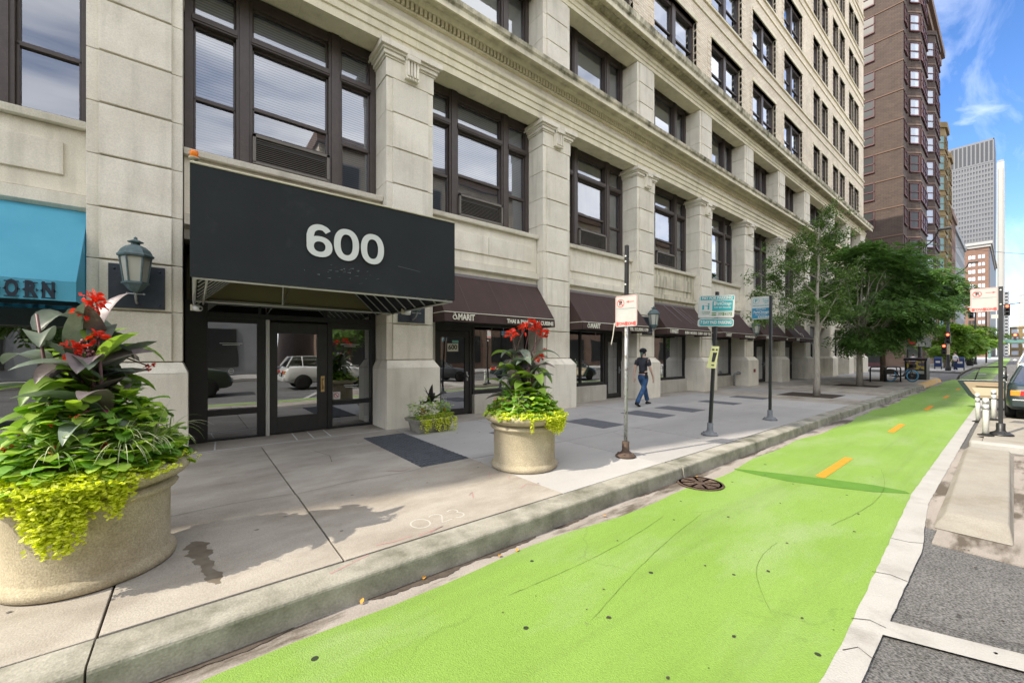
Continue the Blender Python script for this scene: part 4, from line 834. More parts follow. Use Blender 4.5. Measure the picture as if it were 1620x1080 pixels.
# ---------------------------------------------------------------- awnings
def awning(gi, label, lt=None, rt=None, mat='awning_brown', stripe=True, yv=7.74, z1=3.46, zf=2.49, zv=2.275, emblem=False, back=8.44):
    x0, x1 = GAPS[gi]; x0 += .03; x1 -= .01
    t = thing('awning', label, 'awning', ((x0+x1)/2, 8.45, 2.28), group='restaurant awnings' if mat == 'awning_brown' else None); o = ((x0+x1)/2, 8.45, 2.28)
    b = MB(); cloth(b, (x0, yv, zf), (x1, yv, zf), (x1, back, z1), (x0, back, z1), 24, 12, -.012, (0, -.7, .7)); b.build('top_cloth', mat, t, o)
    b = MB(); n = 40; vs = []
    for z, k in ((zf-.004, .0), (zv+.1, .008), (zv, .016)):
        for i in range(n+1): vs.append((x0+(x1-x0)*i/n, yv-.004+k*math.sin(i*1.1+gi)+k*.7*math.sin(i*2.3), z))
    b.add(vs, [(j*(n+1)+i, (j+1)*(n+1)+i, (j+1)*(n+1)+i+1, j*(n+1)+i+1) for j in range(2) for i in range(n)], True); b.build('valance', mat, t, o)
    for xs_ in (x0, x1):
        b = MB(); b.add([(xs_, yv, zf), (xs_, back, zf), (xs_, back, z1), (xs_, yv, zv), (xs_, back, zv)], [(0, 1, 2), (0, 3, 4, 1)]); b.build('end_cloth', mat, t, o)
    b = MB(); b.tube([(x0, yv+.03, zf-.01), (x1, yv+.03, zf-.01)], .014, 6); b.tube([(x0+.02, back, zf-.02), (x0+.02, yv+.03, zf-.01)], .012, 6); b.tube([(x1-.02, back, zf-.02), (x1-.02, yv+.03, zf-.01)], .012, 6); b.build('frame', 'galvanised', t, o)
    if mat == 'awning_brown':
        b = MB(); b.box(x0, x1, back-.02, back+.01, z1-.02, z1+.05); b.build('head_rail', plain('rail_grey', (.2, .18, .18)).name if 'rail_grey' not in M else 'rail_grey', t, o)
        b = MB()
        for fx in (.2, .48, .75):
            xx = x0+(x1-x0)*fx; b.add([(xx, yv-.008, zf+.01), (xx+.008, yv-.008, zf+.01), (xx+.008, back-.03, z1), (xx, back-.03, z1)], [(0, 1, 2, 3)])
        b.build('seam', plain('seam', (.11, .075, .07)).name if 'seam' not in M else 'seam', t, o)
    if stripe:
        b = MB(); b.box(x0, x1, yv-.014, yv-.006, zf-.012, zf+.004); b.box(x0-.002, x0+.001, yv, back, zf-.012, zf+.004); b.build('stripe', 'letter_cream', t, o)
    zt = (zf+zv)/2-2.28-.005
    if lt:
        b = MB(); xx = x0+.26; zz = (zf+zv)/2-.01
        stroke_xz(b, [(xx+.05*math.cos(a)*(1-.0*k), zz+.045*math.sin(a)) for k, a in enumerate(np.linspace(.6, 5.9, 16))]+[(xx+.045, zz+.02)], [.008]+[.02]*15+[.01], yv-.022)
        stroke_xz(b, [(xx-.01, zz+.10), (xx+.035, zz+.02), (xx+.07, zz-.05)], [.006, .028, .014], yv-.0225); stroke_xz(b, [(xx-.045, zz+.075), (xx+.01, zz+.085), (xx+.02, zz+.05)], [.006, .02, .01], yv-.023); b.build('emblem', 'letter_cream', t, o)
        text('lettering', lt, .19, 'letter_cream', t, (x0+.34-o[0], yv-.02-o[1], zt), off=.007, align='LEFT', wrap_to=.44)
    if rt:
        ln = .066*len(rt)
        text('lettering', rt, .135, 'letter_cream', t, (x1-.06-o[0], yv-.02-o[1], zt-.02), off=.005, align='RIGHT', wrap_to=ln)
    if emblem:
        b = MB(); sl = lambda u, v: None
        L_ = [(0, .85), (.1, .6), (.18, .35), (.3, .15), (.5, .05), (.62, .12), (.7, .3)]
        for seq in (L_, [(0, .85), (.16, .75), (.26, .5), (.3, .3)], [(.3, .3), (.42, .22), (.55, .3)]):
            P_ = [(x0+1.+u*1.1, v) for u, v in seq]
            for (ua, va), (ub, vb) in zip(P_[:-1], P_[1:]):
                ya, za = yv+(back-yv)*va, zf+(z1-zf)*va; yb, zb = yv+(back-yv)*vb, zf+(z1-zf)*vb
                b.add([(ua-.03, ya-.03, za+.02), (ua+.03, ya-.03, za+.02), (ub+.03, yb-.03, zb+.02), (ub-.03, yb-.03, zb+.02)], [(0, 1, 2, 3)])
        b.build('emblem', 'letter_cream', t, o)
    return t
awning(4, 'dark brown awning just right of the black canopy, reading THAI & PAN-ASIAN CUISINE', 'MARIT', 'THAI & PAN-ASIAN CUISINE')
awning(5, 'dark brown awning behind the no parking sign on the galvanised pole', 'MARIT', 'TEL 312.939.1179')
t = awning(6, 'dark brown awning with white scuffs across its slope, right of the walking person', 'MARIT', 'SUSHI  NOODLE  CURRY  SOUP  TEA')
b = MB(); o = tuple(t.location)
surf('pale_scuff', (.30, .27, .27), (.18, .14, .14), scale=25, rough=.8)
for (u0, v0, u1, v1, w0) in ((.25, .95, .42, .3, .05), (.42, .95, .62, .25, .07), (.5, .9, .72, .2, .04), (.62, .9, .8, .25, .03), (.28, .9, .42, .9, .05), (.5, .88, .62, .86, .05)):
    X = lambda u: GAPS[6][0]+.03+u*3.3
    P1 = (X(u0), 7.74+.7*v0-.035, 2.49+.97*v0+.02); P2 = (X(u1), 7.74+.7*v1-.035, 2.49+.97*v1+.02)
    b.add([P1, (P1[0]+w0, P1[1], P1[2]), (P2[0]+w0*.4, P2[1], P2[2]), P2], [(0, 3, 2, 1)])
b.build('pale_scuff', 'pale_scuff', t, o)
awning(7, 'dark brown awning behind the green pay for parking sign', 'MARIT', 'WOK HIBACHI SUSHI')
awning(8, 'dark brown awning directly behind the third sign pole, its lantern at left', 'MARIT', 'WWW')
awning(9, 'farthest dark brown awning, with a large white leaf emblem on its slope', 'MARIT', None, emblem=True)
# blue awning (left edge of the view)
t = awning(2, 'bright blue awning with dark western lettering at the left edge', None, None, 'awning_blue', False, yv=7.66, z1=3.62, zf=2.49, zv=2.235)
o = tuple(t.location)
surf('letter_navy', (.02, .03, .045), rough=.7)
for ch, x in zip('DEARBORN', (-2.50, -2.35, -2.20, -2.05, -1.90, -1.748, -1.597, -1.448)):
    text('lettering', ch, .27, 'letter_navy', t, (x-o[0], 7.64-o[1], 2.352-o[2]), off=.014, wrap_to=.112)
    b = MB()
    for sx_ in (-1, 1):
        for zz in (2.262, 2.444): b.box(x+sx_*.03-.03, x+sx_*.03+.03, 7.636, 7.640, zz-.007, zz+.007)
        b.add([(x+sx_*.045, 7.638, 2.375), (x+sx_*.072, 7.638, 2.352), (x+sx_*.045, 7.638, 2.33)], [(0, 1, 2)])
    b.build('letter_spur', 'letter_navy', t, o)

# ---------------------------------------------------------------- wall lanterns
def lantern(xc, label, first=[None]):
    t = thing('wall_lantern', label, 'lantern', (xc, 8.16, 2.25), group='wall lanterns on the stone piers')
    b = MB(); b.box(-.31, .31, -.02, .0, -.02, .62)
    for x in (-.25, .25):
        for z in (.04, .55): b.ball((x, -.02, z), .018, 8, 4)
    b.build('back_plate', 'blued_plate', t, bevel=.003)
    yc = -.26; n = 6; r0 = 0
    b = MB(); hexr = lambda r, z: (r, z)
    b.smooth = False
    b.lathe([(0, .20), (.05, .20), (.085, .235), (.135, .30), (.155, .31), (.155, .335), (.13, .34)], n, (0, yc), False, rot=r0)     # lower cup
    for k in range(n):
        a = 2*PI*k/n+r0; c_, s_ = math.cos(a), math.sin(a)
        b.tube([(c_*.128, yc+s_*.128, .335), (c_*.172, yc+s_*.172, .70)], .0115, 5, sm=False)
    b.lathe([(.165, .69), (.20, .70), (.205, .725), (.185, .745), (.16, .80), (.11, .85), (.05, .875), (.05, .90), (.085, .905), (.09, .92), (.04, .945), (.018, .955), (.022, .975), (.0, .995)], n, (0, yc), False, rot=r0)
    b.build('frame', 'verdigris', t)
    b = MB(); b.lathe([(.118, .338), (.162, .695)], n, (0, yc), False, rot=r0); b.build('pane', 'frosted_glass', t)
    b = MB(); b.tube([(0, -.02, .06), (0, -.08, .05), (0, -.2, .08), (0, yc, .14), (0, yc, .21)], [.018, .016, .014, .016, .03], 8); b.tube([(-.09, yc, .17), (.09, yc, .17)], .01, 6); b.ball((-.09, yc, .17), .016, 6, 4); b.ball((.09, yc, .17), .016, 6, 4)
    b.build('bracket', 'galvanised', t)
lantern(-.66, 'weathered green-grey lantern on a blue-black plate between the blue awning and the black canopy')
lantern((PIERS[4][0]+PIERS[4][1])/2, 'lantern half hidden behind the right end of the black canopy')
lantern((PIERS[6][0]+PIERS[6][1])/2, 'lantern on the pier behind the walking person, right of the no parking sign')
lantern((PIERS[8][0]+PIERS[8][1])/2, 'small distant lantern just below the blue and white parking sign of the third pole')
# ---------------------------------------------------------------- foliage helpers
for nm, a, c, tl in (('canna_dark', (.10, .135, .10), (.17, .21, .16), .18), ('canna_green', (.14, .24, .04), (.20, .31, .05), .45), ('canna_purple', (.12, .095, .10), (.19, .16, .165), .15),
                 ('leaf_bright', (.28, .43, .05), (.42, .58, .09), .38), ('leaf_mid', (.12, .27, .035), (.18, .35, .05), .3), ('leaf_lime', (.56, .62, .05), (.74, .77, .12), .4),
                 ('grass_blade', (.20, .32, .07), (.33, .43, .15), .3), ('grass_pale', (.52, .55, .32), (.60, .62, .4), .2), ('leaf_magenta', (.32, .02, .12), (.40, .05, .18), .2),
                 ('petal_red', (.60, .02, .012), (.80, .07, .03), .25), ('stem_purple', (.12, .05, .05), (.2, .09, .09), 0), ('leaf_black', (.022, .018, .02), (.04, .03, .034), .05),
                 ('bud_pink', (.45, .22, .22), (.35, .14, .16), .1), ('petal_white', (.7, .68, .6), (.75, .73, .65), .2)):
    surf(nm, a, c, scale=14, rough=.42 if 'canna' in nm else .5, island=.3, transl=tl, spec=.5, bump=.15 if 'canna' in nm else 0, bscale=30)
def leaf(b, p, d, up, L, W, droop=.5, fold=.15, n=6, prof='leaf', curl=0):
    p = Vector(p); d = Vector(d).normalized(); up = Vector(up); s_ = d.cross(up)
    if s_.length < 1e-3: s_ = d.cross(Vector((1, 0, 0)))
    s_.normalize(); up = s_.cross(d).normalized(); vs = []; q = p.copy(); dd = d.copy()
    for i in range(n+1):
        t = i/n
        if prof == 'leaf': w_ = W*math.sin(PI*min(1, .06+.94*t)**.8)**.8*(1 if t < 1 else .0)
        elif prof == 'oval': w_ = W*math.sqrt(max(0, 1-(2*t-1)**2))
        else: w_ = W*(1-t*.9)
        u2 = s_.cross(dd).normalized()
        vs += [q-s_*w_/2+u2*fold*w_, q, q+s_*w_/2+u2*fold*w_]
        q = q+dd*L/n; dd = (dd+Vector((0, 0, -1))*droop/n).normalized()
        if curl: s_ = (Quaternion(dd, curl/n) @ s_)
    b.add(vs, [(i*3+k, i*3+k+1, i*3+k+4, i*3+k+3) for i in range(n) for k in range(2)], True)
def canna(b, base, h, nl, mats, spread=.35, rnd=random):
    """stalk with big sheathing leaves: returns tip"""
    tip = Vector(base)+Vector((rnd.uniform(-.1, .1), rnd.uniform(-.1, .1), h)); a0 = rnd.uniform(0, 6)
    for k in range(nl):
        t = .12+.75*k/max(1, nl-1); q = Vector(base).lerp(tip, t); a = a0+k*2.4+rnd.uniform(-.3, .3)
        el = rnd.uniform(.3, 1.1)+.35*t; d = Vector((math.cos(a)*math.cos(el), math.sin(a)*math.cos(el), math.sin(el)))
        b.m = mats[rnd.randrange(len(mats))]
        leaf(b, q, d, (0, 0, 1), rnd.uniform(.3, .48), rnd.uniform(.13, .19), droop=rnd.uniform(.9, 2.6), fold=rnd.uniform(.1, .3), n=9, curl=rnd.uniform(-.5, .5))
    return tip
def blossom(b, c, r, n=16):
    for k in range(n):
        d = Vector((random.gauss(0, 1), random.gauss(0, 1), random.gauss(.3, .8))).normalized(); p = Vector(c)+d*r*random.uniform(.2, .8)
        leaf(b, p, d+Vector((random.gauss(0, .5), random.gauss(0, .5), .3)), (random.random(), random.random(), .5), r*random.uniform(.7, 1.1), r*random.uniform(.4, .65), droop=1.2, fold=.25, n=4, prof='oval')
def round_planter(loc, R, label, seed, scale, flow, n_coleus, n_jenny, n_grass, trail_sectors, canna_n, canna_h, group='round stone-coloured planters full of flowers', jr=1., mound=.5):
    random.seed(seed)
    t = thing('round_planter', label, 'planter', loc)
    h = .74*scale; b = MB(); b.smooth = True
    P_ = [(R*.93, 0), (R*.975, .012), (R*.985, .04), (R*.97, .07), (R*.92, .085), (R*.905, .10), (R*.905, h*.70), (R*.92, h*.715), (R*.99, h*.735), (R*1.01, h*.76), (R*.99, h*.785), (R*.93, h*.80), (R*.93, h*.825), (R*1.0, h*.845), (R*1.10, h*.87), (R*1.16, h*.91), (R*1.165, h*.95), (R*1.12, h*.99), (R*1.02, h*1.01), (R*.95, h*.995), (R*.93, h*.9), (R*.93, h*.80), (0, h*.80)]
    b.lathe(P_, 72); b.build('pot', 'planter_concrete', t)
    b = MB(); b.lathe([(R*.929, h*.88), (0, h*.93)], 24); b.build('soil', 'soil', t)
    top = h*.9
    # coleus / impatiens mound
    b = MB()
    for k in range(n_coleus):
        a = random.uniform(0, 2*PI); r = R*1.02*math.sqrt(random.random()); hh = top+(mound*(1-(r/R*.95)**2.4)+.05)*random.uniform(.35, 1.05)
        p = Vector((r*math.cos(a), r*math.sin(a), hh)); el = random.uniform(-.2, .8); aa = a+random.gauss(0, 1.)
        b.m = 0 if random.random() < .62 else 1
        leaf(b, p, (math.cos(aa)*math.cos(el), math.sin(aa)*math.cos(el), math.sin(el)), (0, 0, 1), random.uniform(.08, .15), random.uniform(.065, .115), droop=random.uniform(.3, 1.6), fold=random.uniform(.03, .2), n=5, prof='oval')
        if random.random() < .05: b.m = 2; leaf(b, p+Vector((0, 0, .012)), (math.cos(aa)*math.cos(el), math.sin(aa)*math.cos(el), math.sin(el)), (0, 0, 1), .06, .03, droop=.8, n=3)
    b.build('coleus_leaves', ['leaf_bright', 'leaf_mid', 'leaf_magenta'], t)
    # creeping jenny: mat on the rim and trails over it
    b = MB(); 
    def jl(p, s_=.024):
        d = Vector((random.gauss(0, 1), random.gauss(0, 1), random.gauss(.5, .6))).normalized(); leaf(b, p, d, (random.gauss(0, .5), random.gauss(0, .5), 1), s_*random.uniform(.8, 1.3), s_*random.uniform(.8, 1.1), droop=.3, fold=.08, n=4, prof='oval')
    for (a0, a1, mx_, dens) in trail_sectors:
        for k in range(int(dens)):
            a = random.uniform(a0, a1); rr = R*random.uniform(.82, 1.15); jl((rr*math.cos(a), rr*math.sin(a), h*1.0+random.uniform(-.02, .07)*jr), .026)
        nt_ = int(dens/16)
        for k in range(nt_):
            a = random.uniform(a0, a1); e = math.sin(PI*(a-a0)/(a1-a0))**.6; L = mx_*random.uniform(.15, 1.)*(.3+.7*e); rr = R*1.17; aa = a
            m = int(L/.016)+2
            for q in range(m):
                t_ = q/m; z = h*.98-L*t_; rr2 = R*(1.19-.05*t_)+random.gauss(0, .012); aa += random.gauss(0, .006)
                for _ in range(3): jl((rr2*math.cos(aa)+random.gauss(0, .012), rr2*math.sin(aa)+random.gauss(0, .012), z+random.gauss(0, .008)), .024)
    b.build('trailing_leaves', 'leaf_lime', t)
    # spider grass tufts
    b = MB()
    for (a, rr, nn) in n_grass:
        c = Vector((rr*R*math.cos(a), rr*R*math.sin(a), top+mound*.38))
        for k in range(nn):
            aa = random.uniform(0, 2*PI); el = random.uniform(.5, 1.4); b.m = 0 if random.random() < .55 else 1
            leaf(b, c, (math.cos(aa)*math.cos(el), math.sin(aa)*math.cos(el), math.sin(el)), (0, 0, 1), random.uniform(.2, .40), random.uniform(.008, .015), droop=random.uniform(1.2, 3.0), fold=.2, n=7, prof='blade')
    b.build('grass_tuft', ['grass_blade', 'grass_pale'], t)
    # canna stalks
    b = MB(); st = MB(); bl = MB(); tips = []
    for k in range(canna_n):
        a = k*2.1+seed; rr = R*.42*math.sqrt((k+.3)/canna_n); base = (rr*math.cos(a), rr*math.sin(a), top+mound*.4); hh = canna_h*random.uniform(.5, .95)
        tip = canna(b, base, hh*.78, random.choice((6, 7, 8)), (0, 0, 1, 1, 2)); st.tube([base, Vector(base).lerp(tip, .5), tip], [.014, .011, .008], 6); tips.append(tip)
    for (x, y, z, r) in flow:
        q = min(tips, key=lambda v: (v-Vector((x, y, z))).length); st.tube([q-Vector((0, 0, .1)), (q+Vector((x, y, z)))/2, (x, y, z)], [.008, .006, .005], 6); blossom(bl, (x, y, z), r, 20)
    for k in range(14):
        a = random.uniform(0, 2*PI); rr = R*random.uniform(.5, .9); blossom(bl, (rr*math.cos(a), rr*math.sin(a), top+mound*random.uniform(.3, .8)), .022, 6)
    b.build('canna_leaves', ['canna_dark', 'canna_green', 'canna_purple'], t); st.build('canna_stems', 'stem_purple', t); bl.build('red_blossoms', 'petal_red', t)
    st = MB(); 
    for k in range(2):
        a = random.uniform(0, 6); x, y = .12*math.cos(a), .12*math.sin(a)
        for q in range(14): st.ball((x+random.gauss(0, .03), y+random.gauss(0, .03), top+canna_h*.72+random.gauss(0, .03)), random.uniform(.008, .014), 5, 3)
    st.build('seed_heads', 'bud_pink', t)
    return t
# directions: camera sees planters from -Y; image right = +X
round_planter((-.57, 4.17, 0), .47, 'large round beige concrete planter in the left foreground overflowing with flowers', 3, 1.0,
    [(.0, -.10, 1.93, .06), (.03, -.12, 1.89, .055), (-.03, -.10, 1.83, .055), (.04, -.16, 1.66, .055), (-.07, -.2, 1.58, .055), (.30, .1, 1.45, .03), (-.36, -.15, .95, .035)],
    900, 0, [(-1.0, .72, 110), (-.45, .80, 40), (-1.9, .8, 20), (-.1, .9, 22)], [(-2.75, -2.05, .20, 450), (-2.05, -1.38, .46, 1500), (-1.45, -1.08, .27, 480), (-1.08, -.7, .04, 160), (-.7, .3, .03, 90), (2.2, 3.6, .1, 150)], 11, 1.25, mound=.62, jr=.7)
round_planter((3.62, 4.27, 0), .47, 'round beige concrete planter with red cannas in the middle of the pavement', 11, 1.0,
    [(-.25, -.02, 1.82, .07), (-.03, -.05, 1.90, .075), (.18, .05, 1.97, .085), (.25, .02, 1.92, .075), (.36, .0, 1.84, .07), (.10, -.2, 1.50, .07), (.34, -.06, 1.6, .03)],
    620, 0, [(-2.6, .65, 90), (-.4, .7, 90), (-3.3, .6, 40)], [(-1.75, -.75, .27, 1100), (-2.12, -2.02, .22, 60), (-2.9, -1.75, .02, 420), (-.75, .4, .04, 250), (2, 4, .03, 150)], 10, 1.15, jr=.62, mound=.34)
# small rectangular planter beside the pier
t = thing('box_planter', 'low square grey stone planter with trailing greenery against the pier', 'planter', (3.76, 7.40, 0), .0); random.seed(5)
b = MB(); b.frustum((-.33, .33, -.21, .21, 0), (-.37, .37, -.25, .25, .20)); b.frustum((-.41, .41, -.29, .29, .202), (-.43, .43, -.31, .31, .27)); b.box(-.30, -.08, -.262, -.24, .13, .16)
b.build('pot', 'kerb_concrete', t, bevel=.02)
b = MB()
for k in range(520):
    x, y = random.uniform(-.38, .38), random.uniform(-.26, .26); b.m = 0 if random.random() < .65 else 1; a = random.uniform(0, 6.3)
    leaf(b, (x, y, .27+random.uniform(0, .46)*(1-abs(x)/.8)), (math.cos(a), math.sin(a), random.uniform(-.2, .6)), (0, 0, 1), random.uniform(.05, .09), random.uniform(.035, .06), droop=.8, n=3)
b.build('coleus_leaves', ['leaf_bright', 'leaf_mid'], t)
b = MB()
for k in range(46):
    x = random.uniform(-.38, .42); y = -.31; L = random.uniform(.06, .30); 
    for q in range(int(L/.018)+1):
        for _ in range(2): leaf(b, (x+random.gauss(0, .012), y+random.gauss(0, .01)-.01, .28-q*.018), (random.gauss(0, 1), random.gauss(-.5, 1), random.gauss(0, .5)), (0, -.5, 1), .026, .022, n=2, prof='oval')
for k in range(420): leaf(b, (random.uniform(-.4, .42), random.uniform(-.3, -.1), .28+random.uniform(0, .08)), (random.gauss(0, 1), random.gauss(-.5, 1), random.gauss(.3, .5)), (0, 0, 1), .028, .024, n=2, prof='oval')
b.build('trailing_leaves', 'leaf_lime', t)
b = MB()
for k in range(14):
    a = random.uniform(0, 6.3); el = random.uniform(.4, 1.45); leaf(b, (.0+random.gauss(0, .06), 0, .56), (math.cos(a)*math.cos(el), math.sin(a)*math.cos(el), math.sin(el)), (0, 0, 1), random.uniform(.26, .46), random.uniform(.07, .11), droop=.8, fold=.2, n=6)
b.build('canna_leaves', 'leaf_black', t)
b = MB()
for (x, z) in ((-.26, .46), (-.2, .42), (-.28, .40), (.2, .44)): blossom(b, (x, -.2, z), .035, 8)
b.build('red_blossoms', 'petal_red', t)
b = MB()
for (x, z) in ((-.1, .58), (-.02, .6), (-.08, .5), (.22, .62), (.24, .52)): blossom(b, (x, -.18, z), .028, 6)
b.build('white_blossoms', 'petal_white', t)

# ---------------------------------------------------------------- sign poles
def base_flange(t, mat, r=.15, h=.05):
    b = MB(); b.lathe([(r, 0), (r, .02), (r*.9, .035), (r*.45, .075), (r*.36, .10), (r*.36, .23), (r*.28, .235), (0, .236)], 24)
    for k in range(4): b.ball((r*.7*math.cos(k*PI/2+.5), r*.7*math.sin(k*PI/2+.5), .05), .018, 6, 4)
    return b.build('base', mat, t)
surf('sign_white', (.42, .43, .41), (.48, .49, .465), scale=6, rough=.45); surf('sign_teal', (.01, .24, .27), (.02, .28, .31), rough=.45); surf('sign_blue', (.02, .17, .30), (.03, .2, .34), rough=.45)
surf('sign_redprint', (.62, .08, .07), (.68, .14, .12), scale=20, rough=.5); surf('sign_olive', (.10, .2, .08), rough=.5); surf('sign_black', (.03, .03, .035), rough=.5); surf('flyer_yellow', (.62, .62, .28), (.68, .68, .34), rough=.7); surf('grime_paper', (.6, .58, .5), rough=.8)
def rrect(b, x0, x1, z0, z1, r, y0, y1, n=5):
    pts = []
    for cx, cz, a0 in ((x1-r, z0+r, -90), (x1-r, z1-r, 0), (x0+r, z1-r, 90), (x0+r, z0+r, 180)):
        for k in range(n+1): a = math.radians(a0+90*k/n); pts.append((cx+r*math.cos(a), cz+r*math.sin(a)))
    b.prism(pts, y0, y1, 'y')
# each sign is built in its own frame: front faces -Y of the sign, then rotated about Z
def sign_frame(pole, name, loc, rz): o = bpy.data.objects.new(name, None); return o
def noparking(t, loc, rz, left, wdt=.36, hgt=.47):
    b = MB(); rrect(b, -wdt/2, wdt/2, -hgt/2, hgt/2, .03, -.004, .0); s = b.build('sign_panel', 'sign_white', t, loc=loc, rot=(0, 0, rz))
    b = MB(); ring(b, (-.09, .12), .062, .17, -.0065, 28); L_ = b
    def fr(x0, x1, z0, z1): b.add([(x0, -.006, z0), (x1, -.006, z0), (x1, -.006, z1), (x0, -.006, z1)], [(0, 1, 2, 3)])
    if left: b.add([(.0, -.006, .135), (.045, -.006, .155), (.045, -.006, .115)], [(0, 1, 2)]); fr(.04, .13, .130, .140)
    else: b.add([(.155, -.006, .135), (.11, -.006, .155), (.11, -.006, .115)], [(0, 1, 2)]); fr(.02, .115, .130, .140)
    fr(-wdt/2+.01, wdt/2-.01, hgt/2-.014, hgt/2-.009); fr(-wdt/2+.008, -wdt/2+.012, -hgt/2+.01, hgt/2-.01); fr(wdt/2-.012, wdt/2-.008, -hgt/2+.01, hgt/2-.01)
    for x in (-wdt/2+.02, wdt/2-.05, -.012): fr(x, x+.03, -hgt/2+.012, -hgt/2+.075)
    b.build('prohibition_print', 'sign_redprint', s)
    b = MB(); b.add([(-wdt/2+.02, -.006, .035), (wdt/2-.02, -.006, .035), (wdt/2-.02, -.006, .038), (-wdt/2+.02, -.006, .038)], [(0, 1, 2, 3)]); b.build('rule', 'sign_black', s)
    text('letter', 'P', .09, 'sign_black', s, (-.09, -.005, .12), off=.003)
    text('lettering', 'TOW', .06, 'sign_redprint', s, (-.075, -.006, -hgt/2+.042), off=.003, sx=.9); text('lettering', 'ZONE', .06, 'sign_redprint', s, (.075, -.006, -hgt/2+.042), off=.003, sx=.9)
    return s
RZ = -PI/2   # sign front (-Y) turned to face -X
def pole(name, label, loc, lean=(0, 0)):
    t = thing(name, label, 'sign pole', loc); t.rotation_euler = (lean[0], lean[1], 0); return t
t = pole('sign_pole', 'galvanised pole with a rusty foot and a white no parking sign, arrow pointing left', (5.11, 3.66, 0), (0, .01))
base_flange(t, 'rusty_iron'); b = MB(); b.tube([(0, 0, .2), (0, 0, 2.3)], .028, 12); b.build('lower_post', 'galvanised', t)
b = MB(); b.box(-.025, .025, -.025, .025, 2.1, 3.2)
b.build('upper_post', 'black_paint', t, bevel=.004)
b = MB()
for z in (2.95, 3.03, 2.6): b.ball((-.028, -.0, z), .016, 8, 4)
b.build('bolt', 'letter_white', t)
noparking(t, (-.035, -.02, 2.20), RZ+.12, True)
b = MB(); b.add([(-.05, .17, 2.03), (-.055, .20, 1.82), (-.05, .235, 1.69), (-.05, .25, 1.70), (-.05, .215, 1.84), (-.05, .19, 2.03)], [(0, 1, 4, 5), (1, 2, 3, 4)]); b.build('peeling_strip', 'grime_paper', t)
t = pole('sign_pole', 'leaning black pole with the teal and white pay for parking signs and a yellow flyer', (7.73, 3.63, 0), (.03, .05))
base_flange(t, 'grey_iron'); b = MB(); b.box(-.028, .028, -.028, .028, .2, 2.75); b.build('post', 'black_paint', t, bevel=.004)
for (k, y_) in ((0, -.035), (1, .03)):
    b = MB(); rrect(b, -.30, .30, -.215, .215, .04, -.004, .002); s = b.build('sign_panel', 'sign_white', t, loc=(-.04 if k == 0 else .04, -.02+k*.06, 2.46), rot=(0, 0, RZ+.35 if k == 0 else RZ+.35+PI))
    if k: continue
    b = MB(); rrect(b, -.285, .285, .125, .2, .012, -.006, -.004); rrect(b, -.075, .27, -.085, .11, .01, -.006, -.004)
    b.box(-.25, -.215, -.006, -.004, -.06, .03); b.box(-.155, -.125, -.006, -.004, -.06, .025); b.ball((-.14, -.005, .05), .016, 8, 6, (1, .1, 1)); b.box(-.2, -.14, -.006, -.004, .01, .02); b.build('teal_print', 'sign_teal', s)
    b = MB(); rrect(b, -.08, .0, -.175, -.11, .01, -.006, -.004); b.box(.115, .135, -.006, -.004, -.175, -.11); b.box(.24, .26, -.006, -.004, -.175, -.11); b.box(.0, .26, -.006, -.004, -.112, -.108); b.build('green_print', 'sign_olive', s)
    text('lettering', 'PAY FOR PARKING', .075, 'sign_white', s, (0, -.0065, .163), off=.003, wrap_to=.52)
    text('lettering', 'ParkChicago', .08, 'sign_white', s, (.115, -.0065, .055), off=.002, wrap_to=.26); b = MB(); rrect(b, -.05, -.02, .02, .095, .006, -.008, -.006); b.build('phone_symbol', 'sign_white', s)
    text('lettering', 'PAY BY PHONE', .04, 'sign_white', s, (.1, -.0065, -.02), off=.001, wrap_to=.28); text('lettering', 'ZONE', .03, 'sign_white', s, (-.04, -.0065, -.143), off=.001); text('number', '370 417', .06, 'sign_olive', s, (.13, -.0062, -.145), off=.002, wrap_to=.2)
    text('lettering', 'AT PAYBOX', .028, 'sign_olive', s, (-.18, -.0065, -.105), off=.0005, wrap_to=.15); text('lettering', 'OR PHONE', .028, 'sign_olive', s, (-.18, -.0065, -.135), off=.0005, wrap_to=.12)
b = MB(); rrect(b, -.30, .30, -.075, .075, .04, -.004, .002); s = b.build('sign_panel', 'sign_white', t, loc=(-.04, -.02, 2.155), rot=(0, 0, RZ+.35)); b = MB(); rrect(b, -.285, .285, -.06, .06, .032, -.006, -.004); b.build('teal_print', 'sign_teal', s)
text('lettering', '7 DAY PAID PARKING', .08, 'sign_white', s, (0, -.0065, .0), off=.004, wrap_to=.53)
b = MB(); rrect(b, -.30, .30, -.075, .075, .04, -.004, .002); b.build('sign_panel', 'sign_white', t, loc=(.04, .04, 2.155), rot=(0, 0, RZ+.35+PI))
b = MB(); b.add([(-.10, -.06, 0), (.06, -.06, 0), (.10, -.05, .42), (-.03, -.045, .42)], [(0, 1, 2, 3)]); s = b.build('flyer', 'flyer_yellow', t, loc=(-.05, 0, 1.28), rot=(0, 0, RZ+.5))
b = MB(); b.add([(-.02, -.062, .12), (.03, -.062, .12), (.07, -.056, .30), (.0, -.056, .30)], [(0, 1, 2, 3)]); b.box(-.02, .02, -.058, -.054, .34, .37); b.box(.045, .075, -.058, -.054, .34, .37); b.box(-.02, .03, -.068, -.064, .05, .07); b.build('flyer_print', 'sign_black', s)
t = pole('sign_pole', 'black pole with the white and blue parking sign, nearest the street trees', (10.62, 3.58, 0), (.0, .02))
base_flange(t, 'grey_iron'); b = MB(); b.box(-.028, .028, -.028, .028, .2, 2.93); b.build('post', 'black_paint', t, bevel=.004)
b = MB(); rrect(b, -.20, .20, -.27, .27, .04, -.004, .0); s = b.build('sign_panel', 'sign_white', t, loc=(-.03, .20, 2.66), rot=(0, 0, RZ+.15))
